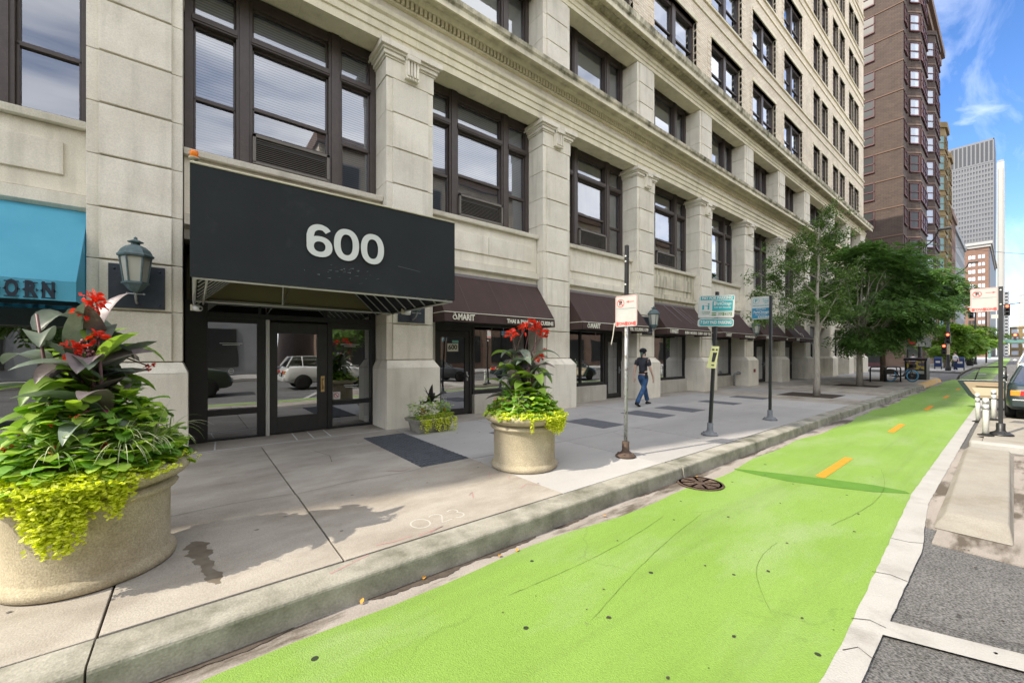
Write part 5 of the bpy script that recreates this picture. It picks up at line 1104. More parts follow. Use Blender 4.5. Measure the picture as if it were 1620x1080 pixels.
b = MB(); rrect(b, -.185, .185, -.255, -.005, .01, -.006, -.004); b.build('blue_print', 'sign_blue', s)
b = MB(); ring(b, (-.10, .17), .07, .1, -.006, 24, False); b.box(.03, .17, -.006, -.004, .20, .206); b.add([(.03, -.006, .203), (.06, -.006, .215), (.06, -.006, .19)], [(0, 1, 2)])
b.build('teal_print', 'sign_teal', s); text('letter', 'P', .11, 'sign_teal', s, (-.10, -.006, .17), off=.002)
text('lettering', '2 HOUR', .05, 'sign_teal', s, (.10, -.006, .155), off=.001, wrap_to=.12); text('lettering', 'LIMIT', .03, 'sign_teal', s, (.10, -.006, .11), off=.0005); text('lettering', 'PAY AT PAY BOX', .038, 'sign_teal', s, (0, -.006, .05), off=.001, wrap_to=.33)
text('lettering', 'OR PAY WITH', .035, 'sign_white', s, (0, -.0065, -.035), off=.001, wrap_to=.2); text('lettering', 'ParkChicago', .085, 'sign_white', s, (.01, -.0065, -.105), off=.002, wrap_to=.32); text('lettering', 'PAY BY PHONE', .03, 'sign_white', s, (0, -.0065, -.165), off=.001, wrap_to=.22)
b = MB(); rrect(b, -.06, .17, -.245, -.195, .008, -.0068, -.0055); b.build('number_plate', 'sign_white', s); text('number', '370417', .05, 'sign_blue', s, (.055, -.0075, -.22), off=.001, wrap_to=.2)
t = pole('sign_pole', 'black pole on the island at the right, with a no parking tow zone sign', (12.34, .16, -.03), (0, .0))
base_flange(t, 'black_paint', .17); b = MB(); b.box(-.03, .03, -.03, .03, .2, 2.90); b.build('post', 'black_paint', t, bevel=.004)
noparking(t, (-.036, .21, 2.66), RZ+.05, False, .36, .47)
b = MB(); b.box(-.02, -.015, .03, .12, 2.28, 2.36); b.build('small_plate', 'sign_white', t)
b = MB()
for z in (2.55, 2.83): b.ball((-.03, .0, z), .016, 8, 4)
b.build('bolt', 'letter_white', t)
# flexible delineator posts
def delin(loc, lean, label):
    t = thing('delineator_post', label, 'bollard', loc, rot=(lean[0], lean[1], 0), group='white flexible posts on the island')
    b = MB(); b.lathe([(.11, -.0), (.11, .015), (.06, .03), (.045, .045), (0, .045)], 20); b.build('base', 'rubber', t)
    b = MB(); b.lathe([(.045, .04), (.042, .5), (.042, .70), (.04, .72), (0, .725)], 16); b.build('post', 'white_paint', t)
    for z in (.50, .61): b = MB(); b.lathe([(.0445, z), (.0445, z+.06)], 16); b.build('reflective_band', 'galvanised', t)
delin((12.04, .34, -.03), (0, .02), 'nearest white flexible post, leaning left beside the black sign pole')
delin((15.0, .30, -.03), (0, .0), 'white flexible post just behind the nearest one, to its right')
delin((15.6, .56, ZR), (-.03, -.02), 'white flexible post farthest left, on the lane side of the island')
# leaves and litter in the gutter
b = MB(); random.seed(2)
for (x, y) in ((1.37, 2.81), (2.05, 2.74), (2.2, 2.7), (5.5, 2.78), (.9, 2.8), (3.4, 2.72)): leaf(b, (x, y, ZR+.004), (random.random()-.5, random.random()-.5, .1), (0, 0, 1), .04, .03, .2, n=3)
plain('dead_leaf', (.5, .25, .04)); o = b.build('fallen_leaves', 'dead_leaf'); o['kind'] = 'stuff'; o['label'] = 'yellow leaves lying in the gutter'; o['category'] = 'leaves'
# ---------------------------------------------------------------- people
def skin_obj(name, joints, edges, mat, parent, sub=2, root=0):
    me = bpy.data.meshes.new(name); me.from_pydata([j[0] for j in joints], edges, []); o = bpy.data.objects.new(name, me); COL.objects.link(o); o.parent = parent
    o.modifiers.new('skin', 'SKIN'); 
    if not me.skin_vertices: bm = bmesh.new(); bm.from_mesh(me); bm.verts.layers.skin.verify(); bm.to_mesh(me); bm.free()
    for i, j in enumerate(joints):
        r = j[1]; me.skin_vertices[0].data[i].radius = r if isinstance(r, tuple) else (r, r); me.skin_vertices[0].data[i].use_root = (i == root)
    o.modifiers['skin'].use_smooth_shade = True; s_ = o.modifiers.new('sub', 'SUBSURF'); s_.levels = sub; s_.render_levels = sub
    dg = bpy.context.evaluated_depsgraph_get(); m2 = bpy.data.meshes.new_from_object(o.evaluated_get(dg)); o.modifiers.clear(); o.data = m2; bpy.data.meshes.remove(me)
    o.data.materials.append(M[mat]) if isinstance(mat, str) else None
    return o
def person(loc, rz, label, top, legs, hair='hair_dark', hat=None, stride=.42, hgt=1.72, sc=1., fingers=True, bag=None, sleeve='short', shoe='rubber'):
    """faces +X; feet at z=0"""
    t = thing('person', label, 'person', loc, rz); k = hgt/1.72
    hipz = .92; L = stride; J = []; E_ = []
    def j(x, y, z, r, pr=None):
        J.append(((x*k, y*k, z*k), r if isinstance(r, tuple) else r*k))
        if pr is not None: E_.append((pr, len(J)-1))
        return len(J)-1
    pel = j(0, 0, hipz, .115); wa = j(.01, 0, 1.08, .095, pel); ch = j(.0, 0, 1.26, .105, wa); nk0 = j(-.01, 0, 1.40, .075, ch); nk = j(.0, 0, 1.49, .052, nk0); hd0 = j(.012, 0, 1.555, .072, nk); hd1 = j(.012, 0, 1.635, .088, hd0); j(.005, 0, 1.695, .062, hd1); j(.098, 0, 1.60, .016, hd1)
    feet = []
    for s_, fx, kx in ((1, L*.52, .06), (-1, -L*.58, -.02)):     # +1 = left leg (+Y) forward
        h_ = j(.0, s_*.085, hipz-.07, .088, pel)
        back = fx < 0
        kn = j(fx*.52+(.10 if back else .05), s_*.085, .50, .056, h_); an = j(fx*1.0-(.04 if back else 0), s_*.08, .13 if back else .085, .036, kn); j(fx+(.04 if back else .11), s_*.085, .035, .03, an); feet.append((fx, s_, back))
    for s_ in (1, -1):
        sh = j(-.01, s_*.165, 1.40, .056, nk0); sw = -s_*.10
        el = j(-.03+sw*.4, s_*.235, 1.12, .040, sh); wr = j(.02+sw*1.3, s_*.245, .87, .026, el); pm = j(.03+sw*1.45, s_*.24, .80, .032, wr)
        if fingers:
            for q, (dx, ln) in enumerate(((-.028, .07), (-.01, .085), (.008, .08), (.024, .065))): a = j(.035+sw*1.5+dx, s_*.238, .765, .0095, pm); j(.04+sw*1.55+dx*1.2, s_*.228, .765-ln, .008, a)
            a = j(.06+sw*1.45, s_*.222, .80, .011, pm); j(.075+sw*1.5, s_*.215, .755, .009, a)
    skin_obj('body', J, E_, 'skin', t)
    # shirt
    J = []; E_ = []
    a = j(0, 0, .955, (.125, .155)); w_ = j(.01, 0, 1.12, (.115, .15), a); c_ = j(0, 0, 1.27, (.125, .165), w_); n_ = j(-.012, 0, 1.405, (.095, .13), c_); j(-.008, 0, 1.46, .068, n_)
    for s_ in (1, -1):
        sh = j(-.01, s_*.165, 1.385, .082, n_); el = j(-.028, s_*.222, 1.19, .076, sh)
        if sleeve == 'long': sw = -s_*.10; e2 = j(-.03+sw*.4, s_*.238, 1.10, .052, el); j(.01+sw*1.2, s_*.246, .90, .038, e2)
    o = skin_obj('shirt', J, E_, top, t); 
    # trousers
    J = []; E_ = []
    a = j(0, 0, .99, .118); b_ = j(0, 0, .90, .128, a)
    for fx, s_, back in feet:
        h_ = j(.0, s_*.085, hipz-.10, .10, b_); kn = j(fx*.52+(.10 if back else .05), s_*.085, .50, .074, h_); md = j(fx*.8, s_*.082, .28, .068, kn); j(fx*1.0-(.04 if back else 0), s_*.08, .10, .074, md)
    skin_obj('trousers', J, E_, legs, t)
    for fx, s_, back in feet:
        b = MB(); x = fx-(.03 if back else -.02); pit = .35 if back else -.0
        vs = []
        for q, (u, w2, h2) in enumerate(((-.10, .03, .07), (-.06, .042, .10), (.0, .045, .095), (.08, .05, .06), (.15, .042, .045), (.175, .02, .03))):
            for m_ in range(8): an = 2*PI*m_/8; vs.append(((x+u*math.cos(pit))*k, (s_*.083+w2*math.cos(an))*k, (max(0, .0+(h2/2)*(1+math.sin(an)))+(-(u-.12)*math.sin(pit) if back else 0))*k))
        b.add(vs, [(q*8+m_, q*8+(m_+1) % 8, (q+1)*8+(m_+1) % 8, (q+1)*8+m_) for q in range(5) for m_ in range(8)]+[tuple(range(8)), tuple(range(47, 39, -1))], True); b.build('shoe', shoe, t)
    b = MB(); b.ball((-.01*k, 0, 1.645*k), .100*k, 14, 10, (1, .86, 1.02)); o = b.build('hair', hair, t)
    if hat:
        b = MB(); b.ball((0, 0, 1.665*k), .112*k, 16, 8, (1.05, .95, .72)); b.lathe([(.105*k, 1.645*k), (.108*k, 1.665*k), (.098*k, 1.68*k)], 16); b.add([(.09*k, -.07*k, 1.65*k), (.165*k, -.04*k, 1.635*k), (.165*k, .04*k, 1.635*k), (.09*k, .07*k, 1.65*k), (.09*k, -.07*k, 1.665*k), (.16*k, -.04*k, 1.645*k), (.16*k, .04*k, 1.645*k), (.09*k, .07*k, 1.665*k)], [(0, 3, 2, 1), (4, 5, 6, 7), (0, 1, 5, 4), (1, 2, 6, 5), (2, 3, 7, 6)]); b.build('cap', hat, t)
        b = MB(); b.tube([(-.08*k, 0, 1.6*k), (-.11*k, -.01, 1.52*k), (-.115*k, -.015, 1.44*k)], [.045, .032, .02], 8); b.tube([(.0, -.075*k, 1.58*k), (-.02, -.085*k, 1.5*k)], [.02, .012], 6); b.build('ponytail', 'hair_teal', t)
    if bag:
        b = MB(); b.lathe([(.128*k, .975*k), (.132*k, .98*k), (.132*k, 1.01*k), (.128*k, 1.015*k)], 24, sx=.95); b.build('belt', 'rubber', t)
        b = MB(); b.box(-.12*k, -.02*k, -.165*k, -.12*k, .83*k, .98*k); b.build('pouch', 'rubber', t, bevel=.012)
    return t
surf('hair_dark', (.015, .012, .01), (.03, .024, .02), rough=.5); surf('hair_teal', (.03, .08, .07), (.05, .1, .08), rough=.5)
surf('shirt_charcoal', (.030, .032, .042), (.045, .047, .06), scale=12, rough=.9); surf('jeans_blue', (.015, .05, .13), (.05, .11, .22), scale=7, rough=.9, c3=(.10, .17, .27), s3=5, t3=(.55, .75)); surf('cap_black', (.012, .013, .02), rough=.9)
surf('shirt_white', (.6, .63, .7), rough=.8); surf('cloth_navy', (.02, .03, .07), rough=.9); surf('cloth_red', (.4, .05, .04), rough=.9)
person((10.62, 6.98, 0), .08, 'person walking away in a black cap, charcoal T-shirt and blue jeans', 'shirt_charcoal', 'jeans_blue', hat='cap_black', stride=.80, hgt=1.71, bag=True)
person((54.6, 3.35, 0), 2.2, 'distant person in a white top beside the blue letterbox at the far corner', 'shirt_white', 'cloth_navy', stride=.25, fingers=False, hair='hair_dark', shoe='shirt_white')
person((52, 5.8, ZR), .3, 'distant person in a pale top standing behind the newspaper stand', 'shirt_white', 'cloth_navy', stride=.2, fingers=False)
person((70.5, 4.1, 0), 2.8, 'distant person in a red top under the far street trees', 'cloth_red', 'cloth_navy', stride=.3, fingers=False)
person((90, 4.4, 0), 2.8, 'farthest person, in dark clothes under the far street trees', 'cloth_navy', 'cloth_navy', stride=.3, fingers=False)

# ---------------------------------------------------------------- trees
surf('bark_pale', (.33, .30, .25), (.42, .385, .33), scale=9, rough=.9, bump=.8, bscale=25, c3=(.18, .16, .13), s3=5, stretch=(2, 2, .5))
surf('bark_brown', (.13, .10, .075), (.19, .15, .115), scale=9, rough=.9, bump=.8, bscale=25, stretch=(2, 2, .5))
surf('tree_leaf', (.085, .155, .035), (.14, .225, .06), scale=1.3, rough=.5, island=.45, transl=.38)
surf('tree_leaf_blue', (.065, .135, .032), (.12, .215, .055), scale=1.1, rough=.45, island=.42, transl=.35)
surf('tree_leaf_far', (.10, .19, .03), (.22, .33, .05), scale=.35, rough=.6, island=.3, transl=.35, c3=(.26, .22, .02), s3=.4, t3=(.6, .7))
def quads_obj(name, P, D, Up, L, Wd, mat, parent):
    """many diamond leaflets in one mesh; P,D,Up (n,3)"""
    n = len(P); D = D/np.linalg.norm(D, axis=1, keepdims=True); S_v = np.cross(D, Up); S_v /= (np.linalg.norm(S_v, axis=1, keepdims=True)+1e-9)
    L = np.broadcast_to(L, (n,))[:, None]; Wd = np.broadcast_to(Wd, (n,))[:, None]
    V = np.stack([P, P+D*L*.45+S_v*Wd*.5, P+D*L, P+D*L*.45-S_v*Wd*.5], 1).reshape(-1, 3)
    me = bpy.data.meshes.new(name); me.vertices.add(4*n); me.vertices.foreach_set('co', V.astype(np.float32).ravel()); me.loops.add(4*n); me.loops.foreach_set('vertex_index', np.arange(4*n, dtype=np.int32)); me.polygons.add(n)
    me.polygons.foreach_set('loop_start', np.arange(0, 4*n, 4, dtype=np.int32)); me.polygons.foreach_set('loop_total', np.full(n, 4, np.int32)); me.update(); me.validate()
    me.materials.append(M[mat]); o = bpy.data.objects.new(name, me); COL.objects.link(o); o.parent = parent; return o
def sprays(centres, rng, per, axis_len, leaf_l, leaf_w, outward=None, droop=.35, flat=.25):
    """feathery sprays: leaflets in two rows along drooping axes"""
    n = len(centres); a = rng.uniform(0, 2*PI, n); ax = np.stack([np.cos(a), np.sin(a), rng.normal(-droop, .3, n)], 1)
    if outward is not None: ax = ax*.7+outward*1.0
    ax /= np.linalg.norm(ax, axis=1, keepdims=True); up = np.tile([0, 0, 1.], (n, 1))+rng.normal(0, flat, (n, 3)); sd_ = np.cross(ax, up); sd_ /= np.linalg.norm(sd_, axis=1, keepdims=True); nn = np.cross(sd_, ax)
    AL = axis_len*rng.uniform(.6, 1.2, n); P = []; D = []; U = []
    for k in range(per):
        t = (k//2+.5)/(per/2); s_ = 1 if k % 2 else -1
        p = centres+ax*(AL*t)[:, None]+np.array([0, 0, -1.])*(t*t*AL*.35)[:, None]; d = sd_*s_+ax*.55+np.array([0, 0, -.25])+rng.normal(0, .15, (n, 3)); P.append(p); D.append(d); U.append(nn)
    P = np.concatenate(P); return P, np.concatenate(D), np.concatenate(U), leaf_l*rng.uniform(.7, 1.25, len(P)), leaf_w*rng.uniform(.8, 1.2, len(P))
def limb(b, a, c, r0, r1, bow, rng, n=7):
    a = Vector(a); c = Vector(c); d = c-a; s_ = Vector(rng.normal(0, 1, 3)); s_ = (s_-d*(s_.dot(d)/d.length_squared)).normalized()
    pts = [a+d*(i/n)+s_*bow*math.sin(PI*i/n)+Vector(rng.normal(0, .012*d.length, 3))*(0 < i < n) for i in range(n+1)]
    b.tube(pts, [r0+(r1-r0)*i/n for i in range(n+1)], 7); return pts
# tree 1: slender pale trunk, sparse twiggy crown
def tree_sparse(loc, label):
    rng = np.random.default_rng(4); t = thing('street_tree', label, 'tree', loc); Rt = Vector((S_, -C_, 0)); Fw = Vector((C_, S_, 0))  # crown spread described along the street view only for shape
    b = MB(); pts = [(0, 0, -.05), (.0, 0, .4), (.03, 0, 1.2), (.02, .02, 2.0), (.08, 0, 2.9), (.12, .02, 3.8), (.2, 0, 4.8), (.24, .02, 5.8), (.3, 0, 6.6)]
    b.tube(pts, [.13, .105, .095, .09, .07, .055, .04, .028, .012], 12)
    b.build('trunk', 'bark_pale', t); br = MB(); twigs = []
    spec = [((.05, 0, 2.2), Rt*.9+Fw*.3, 1.3, 4.0-2.2), ((.05, 0, 2.4), Rt*.8, 1.0, 2.2), ((.1, 0, 3.0), -Rt*1.9+Fw*.3, 2.2, .9), ((.08, 0, 2.7), -Rt*2.2-Fw*.3, 2.5, .15), ((.1, 0, 3.3), -Rt*1.6+Fw*.8, 1.9, 1.5), ((.13, 0, 3.8), -Rt*1.7-Fw*.2, 1.9, 1.35),
            ((.12, 0, 3.6), Rt*1.0-Fw*.5, 1.3, 1.2), ((.2, 0, 4.4), -Rt*.9+Fw*.4, 1.2, 1.3), ((.2, 0, 4.6), Rt*.7+Fw*.4, 1.0, 1.3), ((.24, 0, 5.4), -Rt*.4, .7, .9), ((.24, 0, 5.5), Rt*.5-Fw*.2, .7, .8), ((.25, 0, 6.0), Rt*.1, .3, 1.0), ((.1, 0, 3.1), -Rt*1.2-Fw*1.0, 1.7, .5), ((.1, 0, 3.4), Rt*.8+Fw*1.1, 1.3, .8)]
    for p0, dr, ln, dz in spec:
        p0 = Vector(p0); e = p0+dr.normalized()*ln+Vector((0, 0, dz)); ps = limb(br, p0, e, .028, .006, .15, rng)
        for q in range(13):
            tt = rng.uniform(.3, 1.); i = min(len(ps)-2, int(tt*(len(ps)-1))); q0 = ps[i].lerp(ps[i+1], rng.uniform(0, 1)); q1 = q0+Vector(rng.normal(0, 1, 3)*(.34, .34, .26)); twigs.append((q0, q1)); br.tube([q0, (q0+q1)/2+Vector((0, 0, .03)), q1], [.008, .005, .002], 4)
    br.build('branches', 'bark_pale', t)
    C = []
    for q0, q1 in twigs:
        m = rng.integers(15, 44)
        for _ in range(m): C.append(np.array(q0.lerp(q1, rng.uniform(.2, 1.2)))+rng.normal(0, .085, 3))
    C = np.array(C); n = len(C)*3; C = np.repeat(C, 3, 0)+rng.normal(0, .04, (n, 3)); D = rng.normal(0, 1, (n, 3))+np.array([0, 0, -.3]); U = np.tile([0, 0, 1.], (n, 1))+rng.normal(0, .6, (n, 3))
    quads_obj('leaves', C, D, U, .085*rng.uniform(.6, 1.2, n), .055, 'tree_leaf', t)
    return t
tree_sparse((18.38, 4.63, 0), 'slender street tree with a pale trunk and thin crown, nearest the camera')
def tree_dense(name, loc, label, H, R_, zc, seed, nspray, mat, off=(0, 0, 0), bark='bark_brown', per=12, sl=.46, ll=.15, lw=.062, group=None, squash=.8, r0=.14, clumps=26):
    rng = np.random.default_rng(seed); t = thing(name, label, 'tree', loc, group=group); b = MB()
    fork = H*.30; b.tube([(0, 0, -.05), (.02, .01, fork*.5), (0, .02, fork), (.05, 0, H*.5), (off[0]*.3, off[1]*.3, H*.72)], [r0, r0*.85, r0*.75, r0*.5, r0*.2], 12); b.build('trunk', bark, t)
    br = MB(); cen = []
    for k in range(clumps):
        a = rng.uniform(0, 2*PI); u = rng.uniform(-1, 1); rr = math.sqrt(1-u*u)*rng.uniform(.45, 1.0)
        c = np.array([off[0]+R_*rr*math.cos(a), off[1]+R_*rr*math.sin(a), zc+off[2]+u*(H-zc)*squash*(1 if u > 0 else .82)]); cen.append((c, R_*rng.uniform(.22, .42)))
        limb(br, (0.02, 0, fork*rng.uniform(.9, 1.6)), tuple(c), .045, .008, .25, rng)
    br.build('branches', bark, t); P = []; O = []
    for c, r in cen:
        m = int(nspray/clumps); d = rng.normal(0, 1, (m, 3)); d /= np.linalg.norm(d, axis=1, keepdims=True); rad = r*rng.uniform(.35, 1.0, m)**.6
        q = c+d*rad[:, None]*np.array([1.2, 1.2, .5]); P.append(q); o_ = q-np.array([0, 0, zc]); o_[:, 2] *= .3; O.append(o_/(np.linalg.norm(o_, axis=1, keepdims=True)+1e-6))
    P = np.concatenate(P); O = np.concatenate(O); a = sprays(P, rng, per, sl, ll, lw, outward=O)
    quads_obj('leaves', *a, mat, t); return t
tree_dense('street_tree', (25.54, 4.71, 0), 'dense feathery-leaved street tree in the second pit, with a straight brown trunk', 6.9, 2.45, 4.3, 12, 2600, 'tree_leaf_blue', off=(.3, -.25, 0), clumps=34, squash=.95, bark='bark_pale', sl=.55, ll=.19, lw=.075, per=12)
tree_dense('street_tree', (31.4, 4.75, 0), 'dense feathery street tree behind the bike rack, its outer branches over the green lane', 7.1, 2.6, 4.7, 21, 2800, 'tree_leaf_blue', off=(.3, -.35, 0), clumps=36, squash=.95, sl=.55, ll=.19, lw=.075, per=12)
for i, (x, y, h, r, l) in enumerate(((66, 4.8, 4.6, 1.9, 'nearest of the far street trees beyond the crossing, yellowing in parts'), (74, 4.7, 5.0, 2.1, 'second of the far street trees beyond the crossing'), (84, 4.7, 5.4, 2.3, 'third of the far street trees beyond the crossing'), (97, 4.6, 6.2, 2.7, 'fourth of the far street trees, sunlit bright green'), (114, 4.4, 7.2, 3.2, 'farthest and brightest green street tree beyond the crossing'))):
    tree_dense('street_tree', (x, y, 0), l, h, r, h*.62, 30+i, 700, 'tree_leaf_far', per=8, sl=.8, ll=.34, lw=.2, group='far street trees', clumps=16, squash=.9)

# ---------------------------------------------------------------- street furniture, far to near
surf('bike_black', (.012, .012, .014), (.02, .02, .023), rough=.35, spec=.6); surf('bike_blue', (.10, .42, .75), (.14, .48, .8), rough=.35)
t = thing('bicycle', 'black hire bicycle with light blue wheel rims leaning at the rack', 'bicycle', (31.0, 3.95, 0), -.75)
def wheel(x):
    b = MB(); n = 36; vs = []; b.lathe([(.30, -.02), (.345, -.02), (.345, .02), (.30, .02), (.30, -.02)], 36, cap=False)
    w_ = b; w_.v = [(p[0]+x, p[2], p[1]+.345) for p in w_.v]; o = w_.build('wheel', 'bike_black', t)
    b = MB(); b.lathe([(.275, -.028), (.312, -.028), (.312, .028), (.275, .028), (.275, -.028)], 36, cap=False); b.v = [(p[0]+x, p[2], p[1]+.345) for p in b.v]; b.build('rim', 'bike_blue', o)
    b = MB()
    for k in range(14): a = PI*2*k/14; b.tube([(x, .0, .345), (x+.28*math.cos(a), 0, .345+.28*math.sin(a))], .003, 3)
    b.tube([(x, -.05, .345), (x, .05, .345)], .03, 8); b.build('spokes', 'galvanised', o)
wheel(-.55); wheel(.60)
b = MB(); b.tube([(-.55, 0, .345), (-.1, 0, .30), (.12, 0, .34), (.38, 0, .62), (.47, 0, .85)], [.03, .045, .05, .05, .035], 10); b.tube([(-.12, 0, .32), (-.24, 0, .80)], .022, 8); b.tube([(.60, .05, .345), (.52, .04, .66), (.45, .0, .98)], .018, 8); b.tube([(.60, -.05, .345), (.52, -.04, .66), (.45, .0, .98)], .018, 8)
b.tube([(-.55, .03, .345), (-.22, .03, .66)], .014, 6); b.build('frame', 'bike_black', t)
b = MB(); b.tube([(.40, -.30, 1.05), (.46, -.14, 1.04), (.45, 0, 1.0), (.46, .14, 1.04), (.40, .30, 1.05)], .016, 8); b.build('handlebar', 'bike_black', t)
b = MB(); b.ball((-.27, 0, .84), .12, 12, 6, (1.1, .75, .35)); b.build('saddle', 'bike_black', t)
b = MB(); b.lathe([(.36, -.03), (.375, -.03), (.375, .03), (.36, .03)], 36, cap=False); b.v = [(p[0]-.55, p[2]*1.6, p[1]+.345) for p in b.v if True]; b.f = [f for f in b.f if all(b.v[i][2] > .35 for i in f)]; b.mi = [0]*len(b.f); b.sm = [True]*len(b.f); b.box(-.9, -.35, -.03, .03, .42, .70); b.build('rear_skirt_guard', 'bike_black', t)
b = MB(); b.box(.52, .72, -.13, .13, .78, .98); b.build('basket', 'bike_black', t, bevel=.02); b = MB(); b.tube([(.0, .12, .3), (-.14, .14, .22)], .02, 6); b.tube([(.0, -.12, .3), (.14, -.14, .36)], .02, 6); b.build('pedals', 'bike_black', t)
b = MB(); b.prism([(.22, .50), (.40, .74), (.46, .70), (.28, .46)], -.035, .035, 'y'); b.build('blue_panel', 'bike_blue', t)
for (x, y, l) in ((29.9, 4.75, 'black hooped bike rack nearest the second street tree'), (30.6, 4.2, 'black hooped bike rack in front of the bicycle')):
    t = thing('bike_rack', l, 'bike rack', (x, y, 0), -.75, group='black bike racks'); b = MB(); pts = [(-.38, 0, 0), (-.38, 0, .72)]+[(-.38+.12*(1-math.cos(a)), 0, .72+.12*math.sin(a)) for a in np.linspace(.2, PI/2, 4)]+[(.26+.12*math.sin(a), 0, .72+.12*math.cos(a)) for a in np.linspace(0, PI/2, 4)]+[(.38, 0, 0)]; b.tube(pts, .035, 8); b.build('hoop', 'bike_black', t)
    b = MB(); 
    for x_ in (-.38, .38): b.lathe([(.0, .012), (.08, .012), (.08, 0)], 12, (x_, 0))
    b.build('foot_plates', 'bike_black', t)
t = thing('newspaper_stand', 'black newspaper stand with a colourful poster beside the bicycle', 'newspaper stand', (34.7, 3.7, 0), -.1)
b = MB(); b.box(-.35, -.28, -.45, .45, 0, 1.1); b.box(.28, .35, -.45, .45, 0, 1.1); b.box(-.35, .35, -.48, -.42, 0, 1.25); b.box(-.35, .35, .42, .48, 0, 1.25); b.box(-.30, .30, -.42, .42, .05, .5); b.build('case', 'black_paint', t, bevel=.01)
b = MB(); b.prism([(-.42, 1.15), (-.38, 1.27), (0, 1.34), (.38, 1.27), (.42, 1.15)], -.52, .52, 'y'); b.build('roof', 'black_paint', t)
b = MB(); b.box(-.36, -.352, -.38, .38, .62, 1.12); b.build('poster', surf('poster', (.35, .16, .12), (.10, .12, .25), scale=4, c3=(.7, .55, .1), s3=5, t3=(.5, .55)).name, t); b = MB(); b.box(-.36, -.352, -.38, .38, .36, .54); b.build('label_strip', 'sign_white', t)
def lamp_post(loc, h, arm, label, grp=None, r=.09, lum=True):
    t = thing('street_lamp', label, 'street lamp', loc, group=grp); b = MB(); b.lathe([(.2, 0), (.2, .3), (.13, .5), (r, .9), (r*.6, h), (0, h)], 14); b.build('pole', 'black_paint', t)
    b = MB(); P_ = [(0, 0, h-.6)]+[(0, -arm*math.sin(a), h-.6+.9*(1-math.cos(a))*.9+.3*math.sin(a)) for a in np.linspace(.15, PI/2, 8)]; b.tube(P_, .045, 8); b.build('arm', 'black_paint', t)
    e = P_[-1]; b = MB(); b.box(-.14, .14, e[1]-.6, e[1], e[2]-.08, e[2]+.06); b.build('lamp_head', 'black_paint', t, bevel=.03); return t
t = lamp_post((38.2, 3.95, 0), 9.2, .85, 'tall black street lamp with a curved arm above the dense trees')
def bulb_mat():
    emis('signal_red', (1, .05, .02), 9.)
bulb_mat(); surf('signal_dark', (.05, .03, .015), (.02, .03, .02), rough=.3)
def signal(t, loc, rz=0, on=0):
    """three-lens head facing -X"""
    b = MB(); b.box(-.10, .12, -.17, .17, -.5, .5); s = b.build('signal_head', 'black_paint', t, loc=loc, rot=(0, 0, rz), bevel=.03)
    for k in range(3):
        b = MB(); z = .32-.32*k; b.v = []; b.lathe([(0, -.10), (.095, -.108)], 16); b.v = [(p[2], p[0], p[1]+z) for p in b.v]; b.build('lens', 'signal_red' if k == on else 'signal_dark', s)
        b = MB(); n = 12; vs = [(-.11-d, .12*math.cos(a), z+.12*math.sin(a)) for d in (0, .16) for a in np.linspace(-.3, PI+.3, n)]; b.add(vs, [(i, i+1, n+i+1, n+i) for i in range(n-1)]); b.build('visor', 'black_paint', s)
t = thing('traffic_light', 'traffic light with white sign plates, half hidden by the dense trees', 'traffic light', (37.6, 3.85, 0))
b = MB(); b.lathe([(.16, 0), (.16, .2), (.07, .4), (.06, 3.6), (0, 3.6)], 12); b.build('pole', 'black_paint', t); signal(t, (-.15, -.05, 3.1)); signal(t, (-.05, .32, 2.9), 1.2, 5)
b = MB(); b.box(-.09, -.08, -.2, .18, 2.05, 2.5); b.build('sign_plate', 'sign_white', t); b = MB(); b.box(-.09, -.08, -.5, -.22, 2.0, 2.65); b.build('sign_back', 'galvanised', t)
t = lamp_post((55.6, 3.86, 0), 9.4, 1.25, 'far black street lamp carrying red traffic signals and a mast arm', r=.13)
signal(t, (-.2, -.0, 3.05)); signal(t, (-.15, .25, 2.0)); b = MB(); b.tube([(0, 0, 5.6), (0, -2.2, 5.75), (0, -4.2, 5.95)], [.07, .05, .035], 8); b.build('mast_arm', 'black_paint', t); signal(t, (-.1, -1.42, 5.3)); signal(t, (-.1, -3.5, 5.4))
b = MB(); b.tube([(0, .0, 6.4), (0, 1.6, 6.7), (0, 3.5, 6.6)], [.05, .04, .03], 8); b.build('mast_arm', 'black_paint', t); b = MB(); b.box(-.16, -.15, -.13, .13, 1.5, 2.6); b.build('posters', surf('posters', (.6, .6, .55), (.5, .35, .1), scale=7, c3=(.1, .2, .5), s3=6).name, t)
lamp_post((92, 3.6, 0), 9.4, .9, 'third black street lamp, beyond the far trees', r=.12)
t = thing('street_lamp', 'short far lamp post with a pale globe above the bright trees', 'street lamp', (108, 3.0, 0)); b = MB(); b.tube([(0, 0, 0), (0, 0, 11.6)], .1, 8); b.build('pole', 'black_paint', t); b = MB(); b.ball((0, 0, 11.9), .35, 10, 6); b.build('globe', 'letter_white', t)
def letterbox(loc, label):
    t = thing('letterbox', label, 'letterbox', loc, group='dark blue letterboxes'); b = MB(); b.prism([(-.28, .25)]+[(.28*math.cos(a), 1.0+.28*math.sin(a)) for a in np.linspace(PI, 0, 10)]+[(.28, .25)], -.28, .28, 'y'); b.build('box', 'sign_navy' if 'sign_navy' in M else surf('sign_navy', (.01, .025, .09), rough=.4).name, t)
    b = MB(); b.box(-.285, -.28, -.16, .16, .65, .85); b.build('label_plate', 'sign_white', t)
    b = MB()
    for x in (-.24, .24):
        for y in (-.24, .24): b.box(x-.03, x+.03, y-.03, y+.03, 0, .25)
    b.build('legs', 'black_paint', t)
letterbox((60.5, 4.9, 0), 'dark blue letterbox left of the far signal pole'); letterbox((57.5, 3.2, 0), 'dark blue letterbox just right of the distant person in white')
